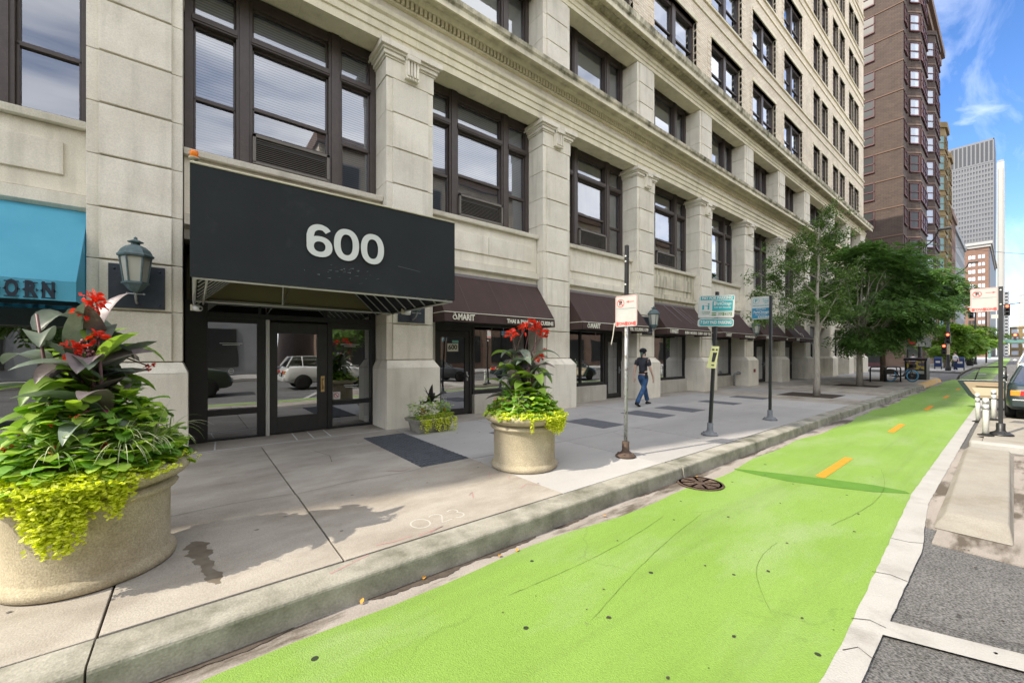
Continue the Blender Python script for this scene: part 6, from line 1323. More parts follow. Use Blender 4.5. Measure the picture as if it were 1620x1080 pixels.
# ---------------------------------------------------------------- vehicles
surf('car_green', (.016, .03, .032), (.02, .036, .038), scale=2, rough=.3, coat=.7, spec=.6); surf('car_white', (.62, .62, .6), (.66, .66, .64), rough=.3, coat=.7); surf('car_grey', (.10, .11, .12), rough=.3, coat=.7); surf('car_olive', (.035, .05, .03), rough=.3, coat=.7)
surf('car_tan', (.32, .25, .17), (.37, .29, .2), rough=.75); surf('car_cream', (.48, .42, .30), (.52, .46, .34), rough=.75); surf('lens_red', (.5, .02, .02), (.55, .04, .03), rough=.2, coat=.5); surf('lens_orange', (.8, .28, .03), rough=.2, coat=.5); glass('car_glass', (.35, .4, .4), 2.5, .15)
def car(loc, label, paint, L=4.7, Wd=1.78, H=1.42, kind='sedan', rz=0, door_open=False, plate=True):
    """front towards +X, rear bumper at x=0, ground z=0, centre y=0"""
    t = thing('parked_car', label, 'car' if kind != 'suv' else 'car', loc, rz)
    hw = Wd/2
    # side profile stations: x, z_bottom, z_shoulder, half width
    belt = .92*H/1.42; st = []
    prof = [(0.0, .42, .62, .86), (.04, .30, .86, .93), (.25, .24, belt+.02, .98), (.9, .22, belt+.04, 1.), (2.3, .20, belt, 1.), (3.3, .20, belt-.01, 1.), (3.9, .22, belt-.07, .98), (4.45, .24, belt-.18, .94), (4.66, .30, .62, .86), (4.70, .42, .56, .8)]
    if kind == 'suv': prof = [(x, zb+.08, zs+(.08 if 0 < x < 3.4 else .05), w_) for x, zb, zs, w_ in prof]
    vs = []; m = 12
    for x, zb, zs, w_ in prof:
        x = x*L/4.7; ring_ = [(.60, zb), (.90, zb+.03), (.985, zb+.12), (1.0, (zb+zs)/2), (.975, zs-.10), (.93, zs-.02), (.80, zs)]
        for a, z in ring_: vs.append((x, hw*w_*a, z))
        for a, z in ring_[::-1]: vs.append((x, -hw*w_*a, z))
    n = 14; b = MB(); ns = len(prof)
    b.add(vs, [(i*n+k, i*n+(k+1) % n, (i+1)*n+(k+1) % n, (i+1)*n+k) for i in range(ns-1) for k in range(n)]+[tuple(range(n-1, -1, -1)), tuple((ns-1)*n+k for k in range(n))], True)
    o = b.build('body', paint, t)
    # cabin
    xr0, xr1, xf1, xf0 = (.75, 1.35, 2.75, 3.45) if kind == 'sedan' else (.12, .42, 2.7, 3.4)
    zb = belt+.02 if kind == 'sedan' else belt+.09; zt = H
    X = [v*L/4.7 for v in (xr0, xr1, xf1, xf0)]; y0, y1 = hw*.90, hw*.70
    P0 = [(X[0], zb), (X[1], zt-.03), ((X[1]+X[2])/2, zt), (X[2], zt-.04), (X[3], zb)]
    b = MB(); cab = []
    ywd = [y0*.98, y1, y1, y1, y0*.97]
    vs = [(x, y, z) for (x, z), y in zip(P0, ywd)]+[(x, -y, z) for (x, z), y in zip(P0, ywd)]
    b = MB(); roof = [(X[1], y1, zt-.03), ((X[1]+X[2])/2, y1, zt), (X[2], y1, zt-.04), (X[2], -y1, zt-.04), ((X[1]+X[2])/2, -y1, zt), (X[1], -y1, zt-.03)]
    b.add(roof+[(p[0], p[1]*.96, p[2]-.05) for p in roof], [(0, 1, 4, 5), (1, 2, 3, 4), (0, 5, 11, 6), (2, 8, 9, 3), (0, 6, 7, 1), (1, 7, 8, 2), (3, 9, 10, 4), (4, 10, 11, 5)], False); 
    for s_ in (1, -1):
        b.tube([(X[0], s_*y0, zb-.04), (X[1], s_*y1, zt-.035)], .035, 6); b.tube([(X[3], s_*y0, zb-.04), (X[2], s_*y1, zt-.045)], .032, 6); xm = (X[0]+X[3])/2+.05; b.tube([(xm, s_*y0, zb-.04), (xm-.02, s_*y1, zt-.02)], .03, 6)
        if kind == 'suv': b.tube([(X[1]+.45, s_*y0, zb-.04), (X[1]+.45, s_*y1, zt-.02)], .03, 6)
    b.build('roof', paint, t, bevel=.01)
    b = MB(); e = .015
    b.quad((X[0], y0-e, zb-.03), (X[0], -y0+e, zb-.03), (X[1], -y1+e, zt-.05), (X[1], y1-e, zt-.05)); b.build('rear_window', 'car_glass', t)
    b = MB(); b.quad((X[3], -y0+e, zb-.03), (X[3], y0-e, zb-.03), (X[2], y1-e, zt-.06), (X[2], -y1+e, zt-.06)); b.build('windscreen', 'car_glass', t)
    for s_ in (1, -1):
        b = MB(); q = [(X[0]+.05, s_*(y0-e), zb-.03), (X[3]-.05, s_*(y0-e), zb-.03), (X[2], s_*(y1-e), zt-.06), (X[1], s_*(y1-e), zt-.05)]; b.add(q, [(0, 1, 2, 3)]); b.build('side_window', 'car_glass', t)
    b = MB(); b.box(X[0]+.3, X[3]-.2, -hw*.8, hw*.8, zb-.35, zb-.05); b.build('interior', 'car_tan' if paint == 'car_green' else 'rubber', t)
    for xc in (.85, 3.82):
        for s_ in (1, -1):
            xx = xc*L/4.7; r = .315 if kind == 'sedan' else .35
            b = MB(); b.lathe([(r*.62, -.10), (r*.95, -.10), (r, -.07), (r, .07), (r*.95, .10), (r*.62, .10)], 28); b.v = [(p[0]+xx, p[2]+s_*(hw-.09), p[1]+r) for p in b.v]; w_ = b.build('wheel', 'rubber', t)
            b = MB(); b.lathe([(r*.62, .075), (r*.55, .06), (r*.2, .07), (0, .075)], 20); b.v = [(p[0]+xx, s_*(p[2]+.02)+s_*(hw-.09), p[1]+r) for p in b.v]
            b.build('rim', 'galvanised', w_)
            b = MB(); b.lathe([(r*1.14, hw+.004-(hw-.2))], 3) if False else None
            b = MB(); n_ = 20; vs = [(xx+r*1.13*math.cos(a), s_*(hw+.004), r+r*1.13*math.sin(a)) for a in np.linspace(-.25, PI+.25, n_)]; b.add(vs, [tuple(range(n_))]); b.build('wheel_arch', 'rubber', t)
    b = MB(); b.box(-.06, .10, -hw*.90, hw*.90, .34 if kind == 'sedan' else .42, .56 if kind == 'sedan' else .64); b.build('rear_bumper', paint, t, bevel=.035)
    for s_ in (1, -1):
        zl = .70 if kind == 'sedan' else .85
        b = MB(); b.box(-.012, .12, s_*hw*.40 if s_ > 0 else -hw*.72, s_*hw*.72 if s_ > 0 else -hw*.40, zl-.065, zl+.075); b.build('tail_light', 'lens_red', t, bevel=.01)
        b = MB(); a_, c_ = sorted((s_*hw*.725, s_*hw*.90)); b.box(.0, .3, a_, c_, zl-.065, zl+.075); b.build('indicator', 'lens_orange', t, bevel=.01)
        b = MB(); a_, c_ = sorted((s_*hw*.5, s_*hw*.82)); b.box(L-.12, L+.005, a_, c_, .58, .70); b.build('headlight', 'frosted_glass', t, bevel=.01)
        b = MB(); b.ball((X[3]-.25, s_*(hw+.06), zb+.06), .09, 10, 6, (.6, 1.1, .75)); b.build('mirror', paint, t)
    b = MB(); b.box(-.02, .0, -hw*.38, hw*.38, .66, .84); b.build('rear_panel', 'lens_red' if kind == 'sedan' else 'rubber', t)
    if plate: b = MB(); b.box(-.03, -.021, -.16, .16, .68, .82); b.build('number_plate', 'sign_white', t)
    if door_open:
        d = bpy.data.objects.new('open_door', None)
        hx, hy = 2.45*L/4.7, hw
        # door leaf swings out to +Y from the hinge; its inner face looks back towards -X
        P_ = lambda u, z, x=0: (hx+x+u*.10, hy+u, z)
        low = [(0, .30), (.60, .28), (.75, .40), (.86, .62), (.98, .84), (.99, .90), (0, .92)]
        def slab(pts, x0, x1, nm, mt, par):
            b = MB(); n_ = len(pts); vs = [P_(u, z, x0) for u, z in pts]+[P_(u, z, x1) for u, z in pts]; b.add(vs, [tuple(range(n_)), tuple(range(2*n_-1, n_-1, -1))]+[(i, i+n_, (i+1) % n_+n_, (i+1) % n_) for i in range(n_)]); return b.build(nm, mt, par, bevel=.008)
        dr = slab(low, -.02, .07, 'open_door', paint, t)
        slab([(.04, .36), (.55, .34), (.66, .46), (.76, .66), (.86, .84), (.04, .86)], -.045, -.02, 'door_lining', 'car_tan', dr)
        slab([(.10, .44), (.52, .42), (.62, .54), (.68, .66), (.10, .68)], -.055, -.045, 'door_pocket', 'car_cream', dr)
        slab([(.05, .72), (.6, .72), (.6, .75), (.05, .75)], -.09, -.045, 'armrest', 'car_tan', dr)
        b = MB(); b.tube([P_(.985, .90, .02), P_(.95, 1.02, .02), P_(.82, 1.16, .02), P_(.66, 1.27, .02), P_(.45, 1.33, .02), P_(.0, 1.34, .02)], .028, 8); b.tube([P_(.62, .9, .02), P_(.52, 1.30, .02)], .016, 6); b.tube([P_(0, .9, .02), P_(0, 1.34, .02)], .02, 6); b.build('window_frame', 'black_paint', dr)
        b = MB(); b.add([P_(0, .9, .02), P_(.97, .9, .02), P_(.93, 1.03, .02), P_(.8, 1.17, .02), P_(.65, 1.26, .02), P_(.44, 1.32, .02), P_(0, 1.33, .02)], [(0, 1, 2, 3, 4, 5, 6)]); b.build('window', glass('clear_glass', (.9, .93, .92), 1., 0.).name, dr)
    return t
car((16.7, -.78, ZR), 'dark green saloon car at the right with its tan-lined rear door open', 'car_green', L=4.9, Wd=1.86, H=1.42, door_open=True)
car((39.5, -1.05, ZR), 'white sport utility vehicle parked ahead of the dark green car', 'car_white', L=4.8, Wd=1.9, H=1.8, kind='suv')
car((61, -1.3, ZR), 'distant pale car beyond the crossing', 'car_grey', H=1.5)
# parked along the far side of the street (they show only as reflections in the shop glass)
car((-3.4, -3.4, ZR), 'olive green sport utility vehicle, reflected in the left entrance pane', 'car_olive', L=4.7, Wd=1.9, H=1.8, kind='suv')
car((3.3, -4.6, ZR), 'white crossover car, reflected in the glass of the entrance door', 'car_white', L=4.6, Wd=1.85, H=1.6, kind='suv')
car((9.2, -4.7, ZR), 'dark grey saloon car, reflected in the first restaurant window', 'car_grey', L=4.7)
car((16.5, -4.7, ZR), 'black-green saloon car, reflected in the third restaurant window', 'car_green', L=4.7)
# far island posts
for i, (x, y) in enumerate(((33.5, .35), (35.2, .38), (37, .35), (24, .36), (26.5, .36), (29, .36))): delin((x, y, ZR), (0, 0), 'white flexible post in the row along the lane behind the open car door') 
t = thing('litter_bin', 'black litter bin on the far pavement under the trees', 'bin', (80, 3.6, 0)); b = MB(); b.lathe([(.3, 0), (.36, 1.0), (.38, 1.02), (.3, 1.1), (0, 1.12)], 16); b.build('bin_body', 'black_paint', t); b = MB(); b.lathe([(.38, .98), (.4, 1.0), (.38, 1.03)], 16); b.build('rim', 'galvanised', t)
# ---------------------------------------------------------------- buildings beyond the crossing
surf('oxblood_frame', (.10, .042, .045), (.13, .055, .058), rough=.6); surf('redstone', (.17, .115, .085), (.22, .155, .12), scale=1.5, rough=.9, bump=.5, bscale=12); surf('redstone_band', (.15, .095, .07), rough=.85)
surf('tan_terracotta', (.19, .135, .062), (.25, .185, .09), scale=1, rough=.8, c3=(.3, .2, .09), s3=.5); surf('teal_shade', (.16, .26, .26), (.22, .33, .33), scale=.5, rough=.7); surf('grey_stone', (.24, .25, .26), (.30, .31, .32), scale=1, rough=.8)
surf('red_paint', (.5, .015, .03), (.56, .025, .04), rough=.6); surf('steel_grey', (.20, .215, .23), (.24, .25, .265), rough=.5); surf('tower_white', (.34, .335, .315), (.38, .375, .355), rough=.7); surf('dark_slab', (.045, .05, .06), rough=.5)
surf('blind_far', (.62, .66, .72), (.55, .6, .66), scale=.4, rough=.6); surf('warm_window', (.65, .55, .35), rough=.5)
def win_part(parent, name, rects, mat, frame_mat=None, d=(0, -1), off=(0, 0, 0)): pass
# brown brick building, corner at (66, 8.2)
D = thing('brown_building', 'tall dark brown brick building with projecting bays across the side street', 'building', (66, 8.2, 0)); oD = (66, 8.2, 0)
HB = 52.
b = MB(); b.box(66, 100, 8.2, 36, 5.5, HB); b.build('wall', 'brown_brick', D, oD)
b = MB(); b.box(66-.05, 100, 8.15, 36, 0, 5.5)
for z in np.arange(.5, 5.5, .62): b.box(65.9, 66.0, 8.1, 36, z, z+.56); 
b.build('stone_base', 'redstone', D, oD)
b = MB()
for z in [5.5+3.46*k for k in range(14)]: b.box(65.93, 100, 8.13, 36, z-.12, z+.0)
b.build('string_course', 'redstone_band', D, oD)
b = MB(); b.box(65.3, 100.4, 7.3, 36, HB, HB+1.1); b.box(65.6, 100.2, 7.7, 36, HB-1.2, HB); b.build('cornice', 'redstone', D, oD)
def winb(parent, o, x0, x1, y0, y1, z0, z1, fm, gm, face, inner=None):
    """window on a wall facing -X ('x') or -Y ('y') or along a slanted edge given by two points"""
    pa = Vector((x0, y0, 0)); pb = Vector((x1, y1, 0)); dr = (pb-pa); L = dr.length; dr.normalize(); nr = Vector(face).normalized()
    f = MB(); g = MB(); q = MB()
    def bar(u0, u1, za, zb, t0=.02, t1=.12):
        vs = []
        for z in (za, zb):
            for u, tt in ((u0, t0), (u1, t0), (u1, t1), (u0, t1)): p = pa+dr*u+nr*tt; vs.append((p.x, p.y, z))
        f.add(vs, [(0, 3, 2, 1), (4, 5, 6, 7), (0, 1, 5, 4), (1, 2, 6, 5), (2, 3, 7, 6), (3, 0, 4, 7)])
    fw = .085
    bar(0, fw, z0, z1); bar(L-fw, L, z0, z1); bar(0, L, z1-fw, z1); bar(0, L, z0, z0+fw*1.6, .02, .18); zm = (z0+z1)/2; bar(0, L, zm-.05, zm+.05)
    def pl(mb, za, zb, tt): p1 = pa+dr*fw+nr*tt; p2 = pa+dr*(L-fw)+nr*tt; mb.quad((p1.x, p1.y, za), (p2.x, p2.y, za), (p2.x, p2.y, zb), (p1.x, p1.y, zb))
    pl(g, z0, z1, .05)
    fo = f.build('window', fm, parent, o); g.build('glass', gm, fo, o)
    if inner: pl(q, zm-random.choice([-.2, .0, .3, .5]), z1, .035); q.build('blind', inner, fo, o)
surf('window_dark', (.018, .02, .023), (.04, .043, .04), scale=.4, rough=.3, spec=.4); surf('window_sky', (.42, .47, .55), (.36, .42, .5), scale=.3, rough=.1, spec=.8)  # window_sky: the sky's reflection is put into the pane colour
random.seed(31)
for k in range(13):
    z = 6.7+3.46*k
    winb(D, oD, 66, 66, 12.9, 10.75, z, z+2.2, 'oxblood_frame', 'window_dark', (-1, 0, 0), random.choice([None, None, 'teal_shade']))
# oriels: three-sided stacks
for (xa, xb) in ((68.6, 77.2), (82.8, 91.4)):
    b = MB(); pr = 1.05; pts = [(xa, 8.2), (xa+1.5, 8.2-pr), (xb-1.5, 8.2-pr), (xb, 8.2)]; b.prism(pts, 8.9, HB-4.2, 'z')
    b.prism([(xa-.15, 8.2), (xa+1.4, 7.0), (xb-1.4, 7.0), (xb+.15, 8.2)], HB-4.2, HB-3.6, 'z'); b.add([(*p, 8.9) for p in pts]+[(xa+2.6, 8.2, 6.9), (xb-2.6, 8.2, 6.9)], [(0, 1, 4), (1, 2, 5, 4), (2, 3, 5)])
    o = b.build('oriel', 'brown_brick', D, oD)
    b = MB()
    for k in range(11): z = 8.95+3.46*k; b.prism([(xa-.04, 8.2), (xa+1.47, 7.1), (xb-1.47, 7.1), (xb+.04, 8.2)], z, z+.16, 'z')
    b.build('oriel_band', 'redstone', D, oD)
    for k in range(11):
        z = 10.0+3.46*k; 
        if z > HB-6: continue
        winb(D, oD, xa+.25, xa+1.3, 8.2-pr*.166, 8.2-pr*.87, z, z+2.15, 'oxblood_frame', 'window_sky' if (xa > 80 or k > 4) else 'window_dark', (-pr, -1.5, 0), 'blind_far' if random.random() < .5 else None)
        for q in range(3): w0 = xa+1.7+q*(xb-xa-3.4)/3; winb(D, oD, w0, w0+(xb-xa-3.4)/3-.2, 7.15, 7.15, z, z+2.15, 'oxblood_frame', 'window_dark', (0, -1, 0))
for (xa, xb) in ((66.6, 68.2), (78, 80), (80.4, 82.4), (92.2, 94.2), (95, 97.5)):
    for k in range(12): z = 6.7+3.46*k; winb(D, oD, xa, xb, 8.2, 8.2, z, z+2.1, 'oxblood_frame', 'window_dark', (0, -1, 0))
# red shop awnings and shopfront at the base
def red_awning(p, q, nr, label, z1=3.9, z0=2.75, pr=1.3):
    t = thing('red_awning', label, 'awning', (p[0], p[1], z0), group='red awnings across the side street'); o = (p[0], p[1], z0); nr = Vector((*nr, 0)); p = Vector((*p, 0)); q = Vector((*q, 0)); b = MB()
    a = [p+Vector((0, 0, z1)), q+Vector((0, 0, z1)), q+nr*pr+Vector((0, 0, z0+.3)), p+nr*pr+Vector((0, 0, z0+.3)), p+nr*pr+Vector((0, 0, z0)), q+nr*pr+Vector((0, 0, z0)), p+Vector((0, 0, z0)), q+Vector((0, 0, z0))]
    b.add(a, [(0, 1, 2, 3), (3, 2, 5, 4), (0, 3, 4, 6), (1, 7, 5, 2)]); b.build('cloth', 'red_paint', t, o); b = MB(); b.tube([p+nr*pr+Vector((0, 0, z0+.02)), q+nr*pr+Vector((0, 0, z0+.02))], .03, 6); b.build('bar', 'black_paint', t, o)
red_awning((65.9, 13.2), (65.9, 9.9), (-1, 0), 'wider red awning over the corner shopfront across the side street')
red_awning((68.2, 8.1), (71.6, 8.1), (0, -1), 'small red awning at the corner nearer the far traffic lights')
b = MB(); b.box(65.7, 65.88, 9.9, 13.3, 0, .5); b.box(65.7, 65.88, 9.9, 10.05, .5, 3.6); b.box(65.7, 65.88, 13.1, 13.3, .5, 3.6); b.box(65.7, 65.88, 11.5, 11.65, .5, 3.6); b.box(65.7, 65.88, 9.9, 13.3, 2.7, 2.85); b.build('shopfront_frame', 'oxblood_frame', D, oD)
b = MB(); b.quad((65.8, 9.9, .5), (65.8, 13.2, .5), (65.8, 13.2, 3.5), (65.8, 9.9, 3.5)); b.build('shop_window', 'window_dark', D, oD)
b = MB(); b.box(64.6, 64.66, 8.3, 9.6, 2.6, 3.9); b.build('blue_banner', surf('banner_blue', (.05, .22, .5), (.5, .6, .7), scale=2.5, c3=(.6, .65, .7), s3=3).name, D, oD)
b = MB(); b.box(68, 78, 8.0, 8.14, .4, 3.2); b.build('shop_window', 'window_dark', D, oD)
# tan building
T = thing('tan_building', 'ochre terracotta building with tall bay windows beyond the brown one', 'building', (102, 8.2, 0)); oT = (102, 8.2, 0)
b = MB(); b.box(101, 116, 8.3, 34, 0, 41); b.prism([(101, 41), (103, 41), (108, 41.01), (101, 52)], 8.3, 20, 'y'); b.build('wall', 'tan_terracotta', T, oT)
for (xa, xb, h) in ((101.5, 107.6, 41), (109, 115, 38)):
    b = MB(); b.prism([(xa, 8.3), (xa+1.2, 7.5), (xb-1.2, 7.5), (xb, 8.3)], 4, h, 'z'); b.prism([(xa-.3, 8.3), (xa+1.0, 7.2), (xb-1.0, 7.2), (xb+.3, 8.3)], h, h+.9, 'z'); b.build('oriel', 'tan_terracotta', T, oT)
    b = MB()
    for k in range(11): z = 4.6+3.55*k; (b.prism([(xa-.08, 8.3), (xa+1.15, 7.42), (xb-1.15, 7.42), (xb+.08, 8.3)], z-.2, z+.15, 'z') if z < h-1 else None)
    b.build('string_course', 'tan_terracotta', T, oT)
    for k in range(10):
        z = 5.2+3.55*k
        if z > h-3: continue
        winb(T, oT, xa+.12, xa+1.08, 8.3-.08, 7.5+.08, z, z+2.5, 'tan_terracotta', 'teal_shade', (-.8, -1.2, 0))
        for q in range(2): w0 = xa+1.3+q*(xb-xa-2.6)/2; winb(T, oT, w0, w0+(xb-xa-2.6)/2-.2, 7.5, 7.5, z, z+2.5, 'tan_terracotta', 'window_dark', (0, -1, 0))
        if xa < 102: winb(T, oT, 101, 101, 12.6, 9.0, z, z+2.5, 'tan_terracotta', 'teal_shade', (-1, 0, 0))
def block(name, label, x0, x1, y0, y1, h, mat, wx, wz, wm, cols, cat='building', frame=None):
    """rectangular building with real window reveals on the faces seen from the street: proud piers and floor bands"""
    t = thing(name, label, cat, (x0, y0, 0)); o = (x0, y0, 0); b = MB(); b.box(x0+.25, x1, y0+.25, y1, 0, h-.3); b.build('windows', wm, t, o); b = MB(); nz = int(h/wz); 
    for k in range(nz+1): z = k*h/nz; b.box(x0, x1+.02, y0, y1, max(0, z-wz*(1-cols[1])/2), min(h, z+wz*(1-cols[1])/2))
    ny = max(1, int((y1-y0)/wx)); nx = max(1, int((x1-x0)/wx))
    for k in range(ny+1): y = y0+(y1-y0)*k/ny; w_ = wx*(1-cols[0])/2; b.box(x0+.003, x0+.3, max(y0, y-w_), min(y1, y+w_), 0, h-.01)
    for k in range(nx+1): x = x0+(x1-x0)*k/nx; w_ = wx*(1-cols[0])/2; b.box(max(x0, x-w_), min(x1, x+w_), y0+.003, y0+.3, 0, h-.01)
    b.box(x0-.3, x1+.1, y0-.3, y1, h-.6, h+.5); b.build('wall', mat, t, o); return t
block('red_building', 'narrow red brick building between the tan and the grey ones', 118, 129.5, 7.9, 30, 30, 'red_brick', 2.2, 3.6, 'window_dark', (.5, .55))
block('grey_building', 'pale grey building with regular windows beyond the narrow red one', 130, 162, 8.2, 30, 29.5, 'grey_stone', 2.6, 3.6, 'window_dark', (.45, .6))
# brick office block with a flared dark side
K = thing('brick_tower', 'red brown office block with arched top windows and a pale cornice', 'building', (330, 8.2, 0)); oK = (330, 8.2, 0)
b = MB(); b.box(330, 430, 8.2, 60, 0, 60); b.build('wall', 'red_brick', K, oK)
b = MB(); b.box(328.4, 431, 7.0, 60, 60, 61.3); b.box(329.2, 430, 7.6, 60, 58.6, 60); b.build('cornice', 'tower_white', K, oK)
b = MB(); b.box(330.2, 430, 8.05, 8.19, 0, 58); b.build('side_wall', 'dark_slab', K, oK)
for j in range(4):
    y0 = 9.6+j*3.4+(.9 if j > 1 else 0)
    for k in range(13):
        z = 6+3.9*k; f = MB(); q = MB(); 
        for u in (0, 1.35): f.box(329.85, 330.02, y0+u-.1, y0+u+1.15, z-.15, z+2.1) if k < 11 else None
        for u in (0, 1.35):
            if k == 11: q.add([(329.8, y0+u+.5+.5*math.cos(a), z+1.3+.5*math.sin(a)) for a in np.linspace(0, PI, 9)]+[(329.8, y0+u, z), (329.8, y0+u+1., z)], [tuple(range(11))])
            else: q.quad((329.8, y0+u, z), (329.8, y0+u+1.05, z), (329.8, y0+u+1.05, z+1.95), (329.8, y0+u, z+1.95))
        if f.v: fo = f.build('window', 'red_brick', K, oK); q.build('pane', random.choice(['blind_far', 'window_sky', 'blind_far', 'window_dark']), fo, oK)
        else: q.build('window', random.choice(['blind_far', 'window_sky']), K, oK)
# modern tower
Z = thing('office_tower', 'tall grey steel and glass office tower with a dark ribbed crown', 'building', (450, 8.8, 0)); oZ = (450, 8.8, 0)
X0, Y0, Y1, HT = 450, 8.8, 62, 157
b = MB(); b.box(X0+.6, X0+34, Y0+.6, Y1, 0, HT-.5); b.build('core', 'window_bronze' if 'window_bronze' in M else surf('window_bronze', (.06, .07, .085), (.13, .135, .14), scale=.09, rough=.25, spec=.6).name, Z, oZ)
b = MB(); zc = HT-17
nf = 38
for k in range(nf+1): z = 6+k*(zc-6)/nf; b.box(X0+.1, X0+34, Y0+.1, Y1, z-1.0, z+.75)
b.box(X0, X0+34.2, Y0, Y1, HT-1.4, HT); b.box(X0, X0+34, Y0, Y0+.5, 0, HT)
b.build('floor_band', surf('tower_band', (.13, .135, .15), (.16, .165, .175), rough=.5).name, Z, oZ)
b = MB()
for y in np.arange(Y0, Y1, 1.42): b.box(X0-.1, X0+.5, y, y+.62, 0, zc)
b.build('mullion', 'tower_band', Z, oZ)
b = MB()
for y in np.arange(Y0, Y1, 2.1): b.box(X0-.2, X0+.55, y, y+.75, zc+1, HT-1)
b.box(X0-.1, X0+.4, Y0, Y1, zc+.2, zc+1.2); b.build('crown_rib', 'tower_band', Z, oZ)
b = MB(); b.box(X0+.1, X0+.59, Y0+.3, Y1, zc+1, HT-1.4); b.build('crown_louvre', 'dark_slab', Z, oZ)
b = MB(); b.box(X0+.2, X0+34, Y0-.25, Y0-.01, 0, HT-1); b.build('dark_side', 'dark_slab', Z, oZ)
b = MB(); b.box(X0+5, X0+25, 33, 45, HT, HT+3.5); b.build('plant_room', 'tower_band', Z, oZ)
b = MB(); emis('lit_window', (1, .75, .4), .8)
for (yy, kz) in ((20.5, 17.3), (21.9, 17.3), (17.2, 17.7), (15.8, 17.8), (15.6, 13.2)): z = 6+kz*(zc-6)/nf; b.box(X0+.45, X0+.58, yy, yy+.8, z-.9, z+1.1)
b.build('lit_window', 'lit_window', Z, oZ)
W = thing('white_slab_tower', 'slim white slab tower just right of the grey steel tower', 'building', (600, 5.6, 0)); b = MB(); b.box(0, 40, 0, 4.6, 0, 184); b.build('wall', 'tower_white', W)
b = MB(); b.box(-.4, 0, .6, .9, 0, 178); b.build('rib', 'grey_stone', W); b = MB(); b.box(-.4, 0, 3.6, 3.9, 0, 178); b.build('rib', 'grey_stone', W); b = MB(); b.box(0, 40, .4, 4.2, 184, 186); b.build('parapet', 'grey_stone', W)
block('grey_apartment_tower', 'stepped grey tower with balconies low behind the sign at the right', 700, 725, 3.4, 7.6, 70, 'grey_stone', 3.5, 3.6, 'window_dark', (.6, .5))
block('pale_tower', 'pale stone tower at the far right edge above the rail viaduct', 900, 940, -46, -4.5, 84, 'tower_white', 5, 5, 'window_sky', (.35, .45))
block('low_pale_building', 'low pale building seen under the rail viaduct', 420, 440, -30, 1.8, 19, 'tan_terracotta', 4, 4, 'window_sky', (.6, .5))
# elevated railway across the street
surf('viaduct_green', (.08, .17, .15), (.1, .2, .18), rough=.6)
E_ = thing('rail_viaduct', 'green steel elevated railway crossing the street far away', 'viaduct', (240, 0, 0))
b = MB(); b.box(-3, 3, -34, 6.5, 5.7, 7.0); b.build('deck', 'viaduct_green', E_); b = MB(); b.box(-3.1, -2.9, -34, 6.5, 7.0, 7.15); b.box(-3.05, -2.95, -34, 6.5, 7.9, 8.0)
for y in np.arange(-34, 6.5, 2.): b.box(-3.05, -2.95, y, y+.1, 7.1, 7.95)
b.build('railing', 'dark_slab', E_)
for y in (-8.5, 5.8): b = MB(); b.box(-2, -1.4, y-.3, y+.3, 0, 5.7); b.build('column', 'viaduct_green', E_)
b = MB(); b.box(-3.4, -3.1, -.6, 0.0, 7.0, 8.3); b.box(-3.4, -3.1, -4.2, -3.6, 7.0, 8.3); b.build('signal_box', 'black_paint', E_)
for y in (-.3, -3.9): b = MB(); b.ball((-3.5, y, 8.6), .42, 10, 6); b.build('signal_lamp', 'signal_red', E_)
# ---------------------------------------------------------------- the other side of the street (seen only in the glass, and it bounces light)
block('opposite_building', 'warm red-brown brick building on the opposite side of the street, seen reflected in the windows', -40, 12, -34, -17.5, 15, 'red_brick', 4.2, 4.4, 'window_dark', (.5, .55)) if False else None
O_ = thing('opposite_building', 'brick building on the opposite side of the street, mirrored in the upper windows', 'building', (-30, -18, 0))
b = MB(); b.box(0, 34, -20, 0, 4.4, 14.5); b.build('wall', 'red_brick', O_); b = MB(); b.box(-.1, 34.1, -20, .12, 0, 4.4); b.box(-.2, 34.2, -20, .35, 14.5, 15.4); b.build('stone_trim', 'grey_stone', O_)
for i in range(8):
    for k in range(3):
        f = MB(); f.box(1.4+i*4, 3.4+i*4, .0, .10, 5.4+k*3.2, 7.5+k*3.2); fo = f.build('window', 'tower_white', O_); g = MB(); g.box(1.55+i*4, 3.25+i*4, .1, .12, 5.55+k*3.2, 7.35+k*3.2); g.build('pane', 'window_dark', fo)
for i in range(6): f = MB(); f.box(1.+i*5.5, 5.+i*5.5, .12, .2, .6, 3.4); f.build('shop_window', 'window_dark', O_)
O2 = thing('opposite_building', 'taller tan brick building farther along the opposite side of the street', 'building', (8, -18, 0))
b = MB(); b.box(0, 62, -20, 0, 4.4, 19); b.build('wall', 'tan_brick', O2); b = MB(); b.box(-.1, 62.1, -20, .12, 0, 4.4); b.box(-.2, 62.2, -20, .35, 19, 20); b.build('stone_trim', 'redstone', O2)
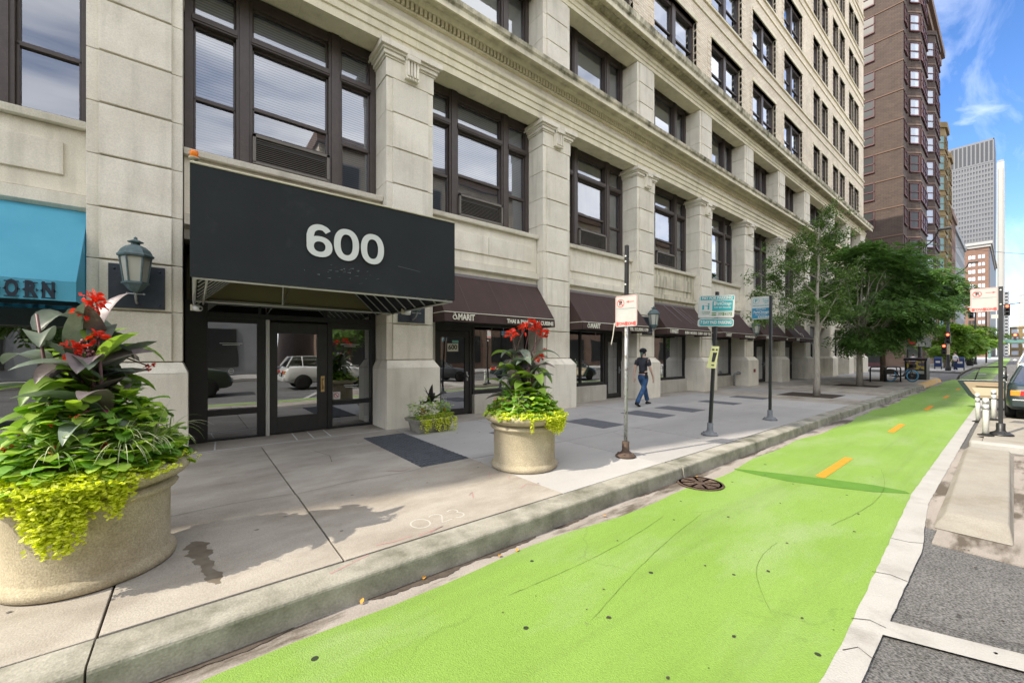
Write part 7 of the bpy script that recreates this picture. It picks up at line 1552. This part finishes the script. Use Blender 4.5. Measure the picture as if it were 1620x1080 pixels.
for i in range(15):
    for k in range(4):
        f = MB(); f.box(1.4+i*4, 3.4+i*4, .0, .10, 5.4+k*3.4, 7.6+k*3.4); fo = f.build('window', 'tower_white', O2); g = MB(); g.box(1.55+i*4, 3.25+i*4, .1, .12, 5.55+k*3.4, 7.45+k*3.4); g.build('pane', 'window_dark', fo)
for i in range(11): f = MB(); f.box(1.+i*5.5, 5.+i*5.5, .12, .2, .6, 3.4); f.build('shop_window', 'window_dark', O2)
for i, (x, y) in enumerate(((-6, -12.6), (9, -12.6))):
    tree_dense('street_tree', (x, y, 0), ('leafy tree on the opposite pavement, mirrored in the left shop glass', 'leafy tree on the opposite pavement, mirrored in the restaurant glass')[i], 6.5, 2.6, 4.2, 70+i, 500, 'tree_leaf', per=8, sl=.6, ll=.3, lw=.16, clumps=14)
b = MB(); b.box(-60, 60, -17.6, -12, ZR, -.02); struct(b.build('sidewalk', 'sidewalk_new'))

# small fittings on the near building and the overhead wire
t = thing('fire_pipe', 'grey metal standpipe with an elbow beside the shopfront plinth, behind the leaning sign pole', 'pipe', (20.75, 8.55, 0))
b = MB(); b.tube([(0, 0, 0), (0, 0, .52), (.02, -.03, .6), (.22, -.12, .62)], .05, 10); b.build('pipe', 'galvanised', t); b = MB(); b.tube([(.18, -.10, .62), (.34, -.16, .62)], .08, 12); b.build('coupling', 'galvanised', t)
t = thing('red_plaque', 'small dark red plaque on the stone pier base between two awnings', 'plaque', (21.7, 7.995, .74)); b = MB(); b.box(-.1, .1, -.02, .0, -.08, .08); b.build('plate', 'red_plate' if 'red_plate' in M else surf('red_plate', (.2, .02, .02), rough=.5).name, t)
b = MB(); pts = [(38.2, 3.9, 9.0)]+[(38.2+u*60, 3.9-u*16, 9.0+u*6.5-4*u*(1-u)) for u in np.linspace(.05, 1, 14)]
b.tube(pts, .018, 4); o = b.build('overhead_wire', 'black_paint', off=(38.2, 3.9, 9.), loc=(38.2, 3.9, 9.)); tag(o, 'thin black overhead wire running from the street lamp across the sky', 'wire')
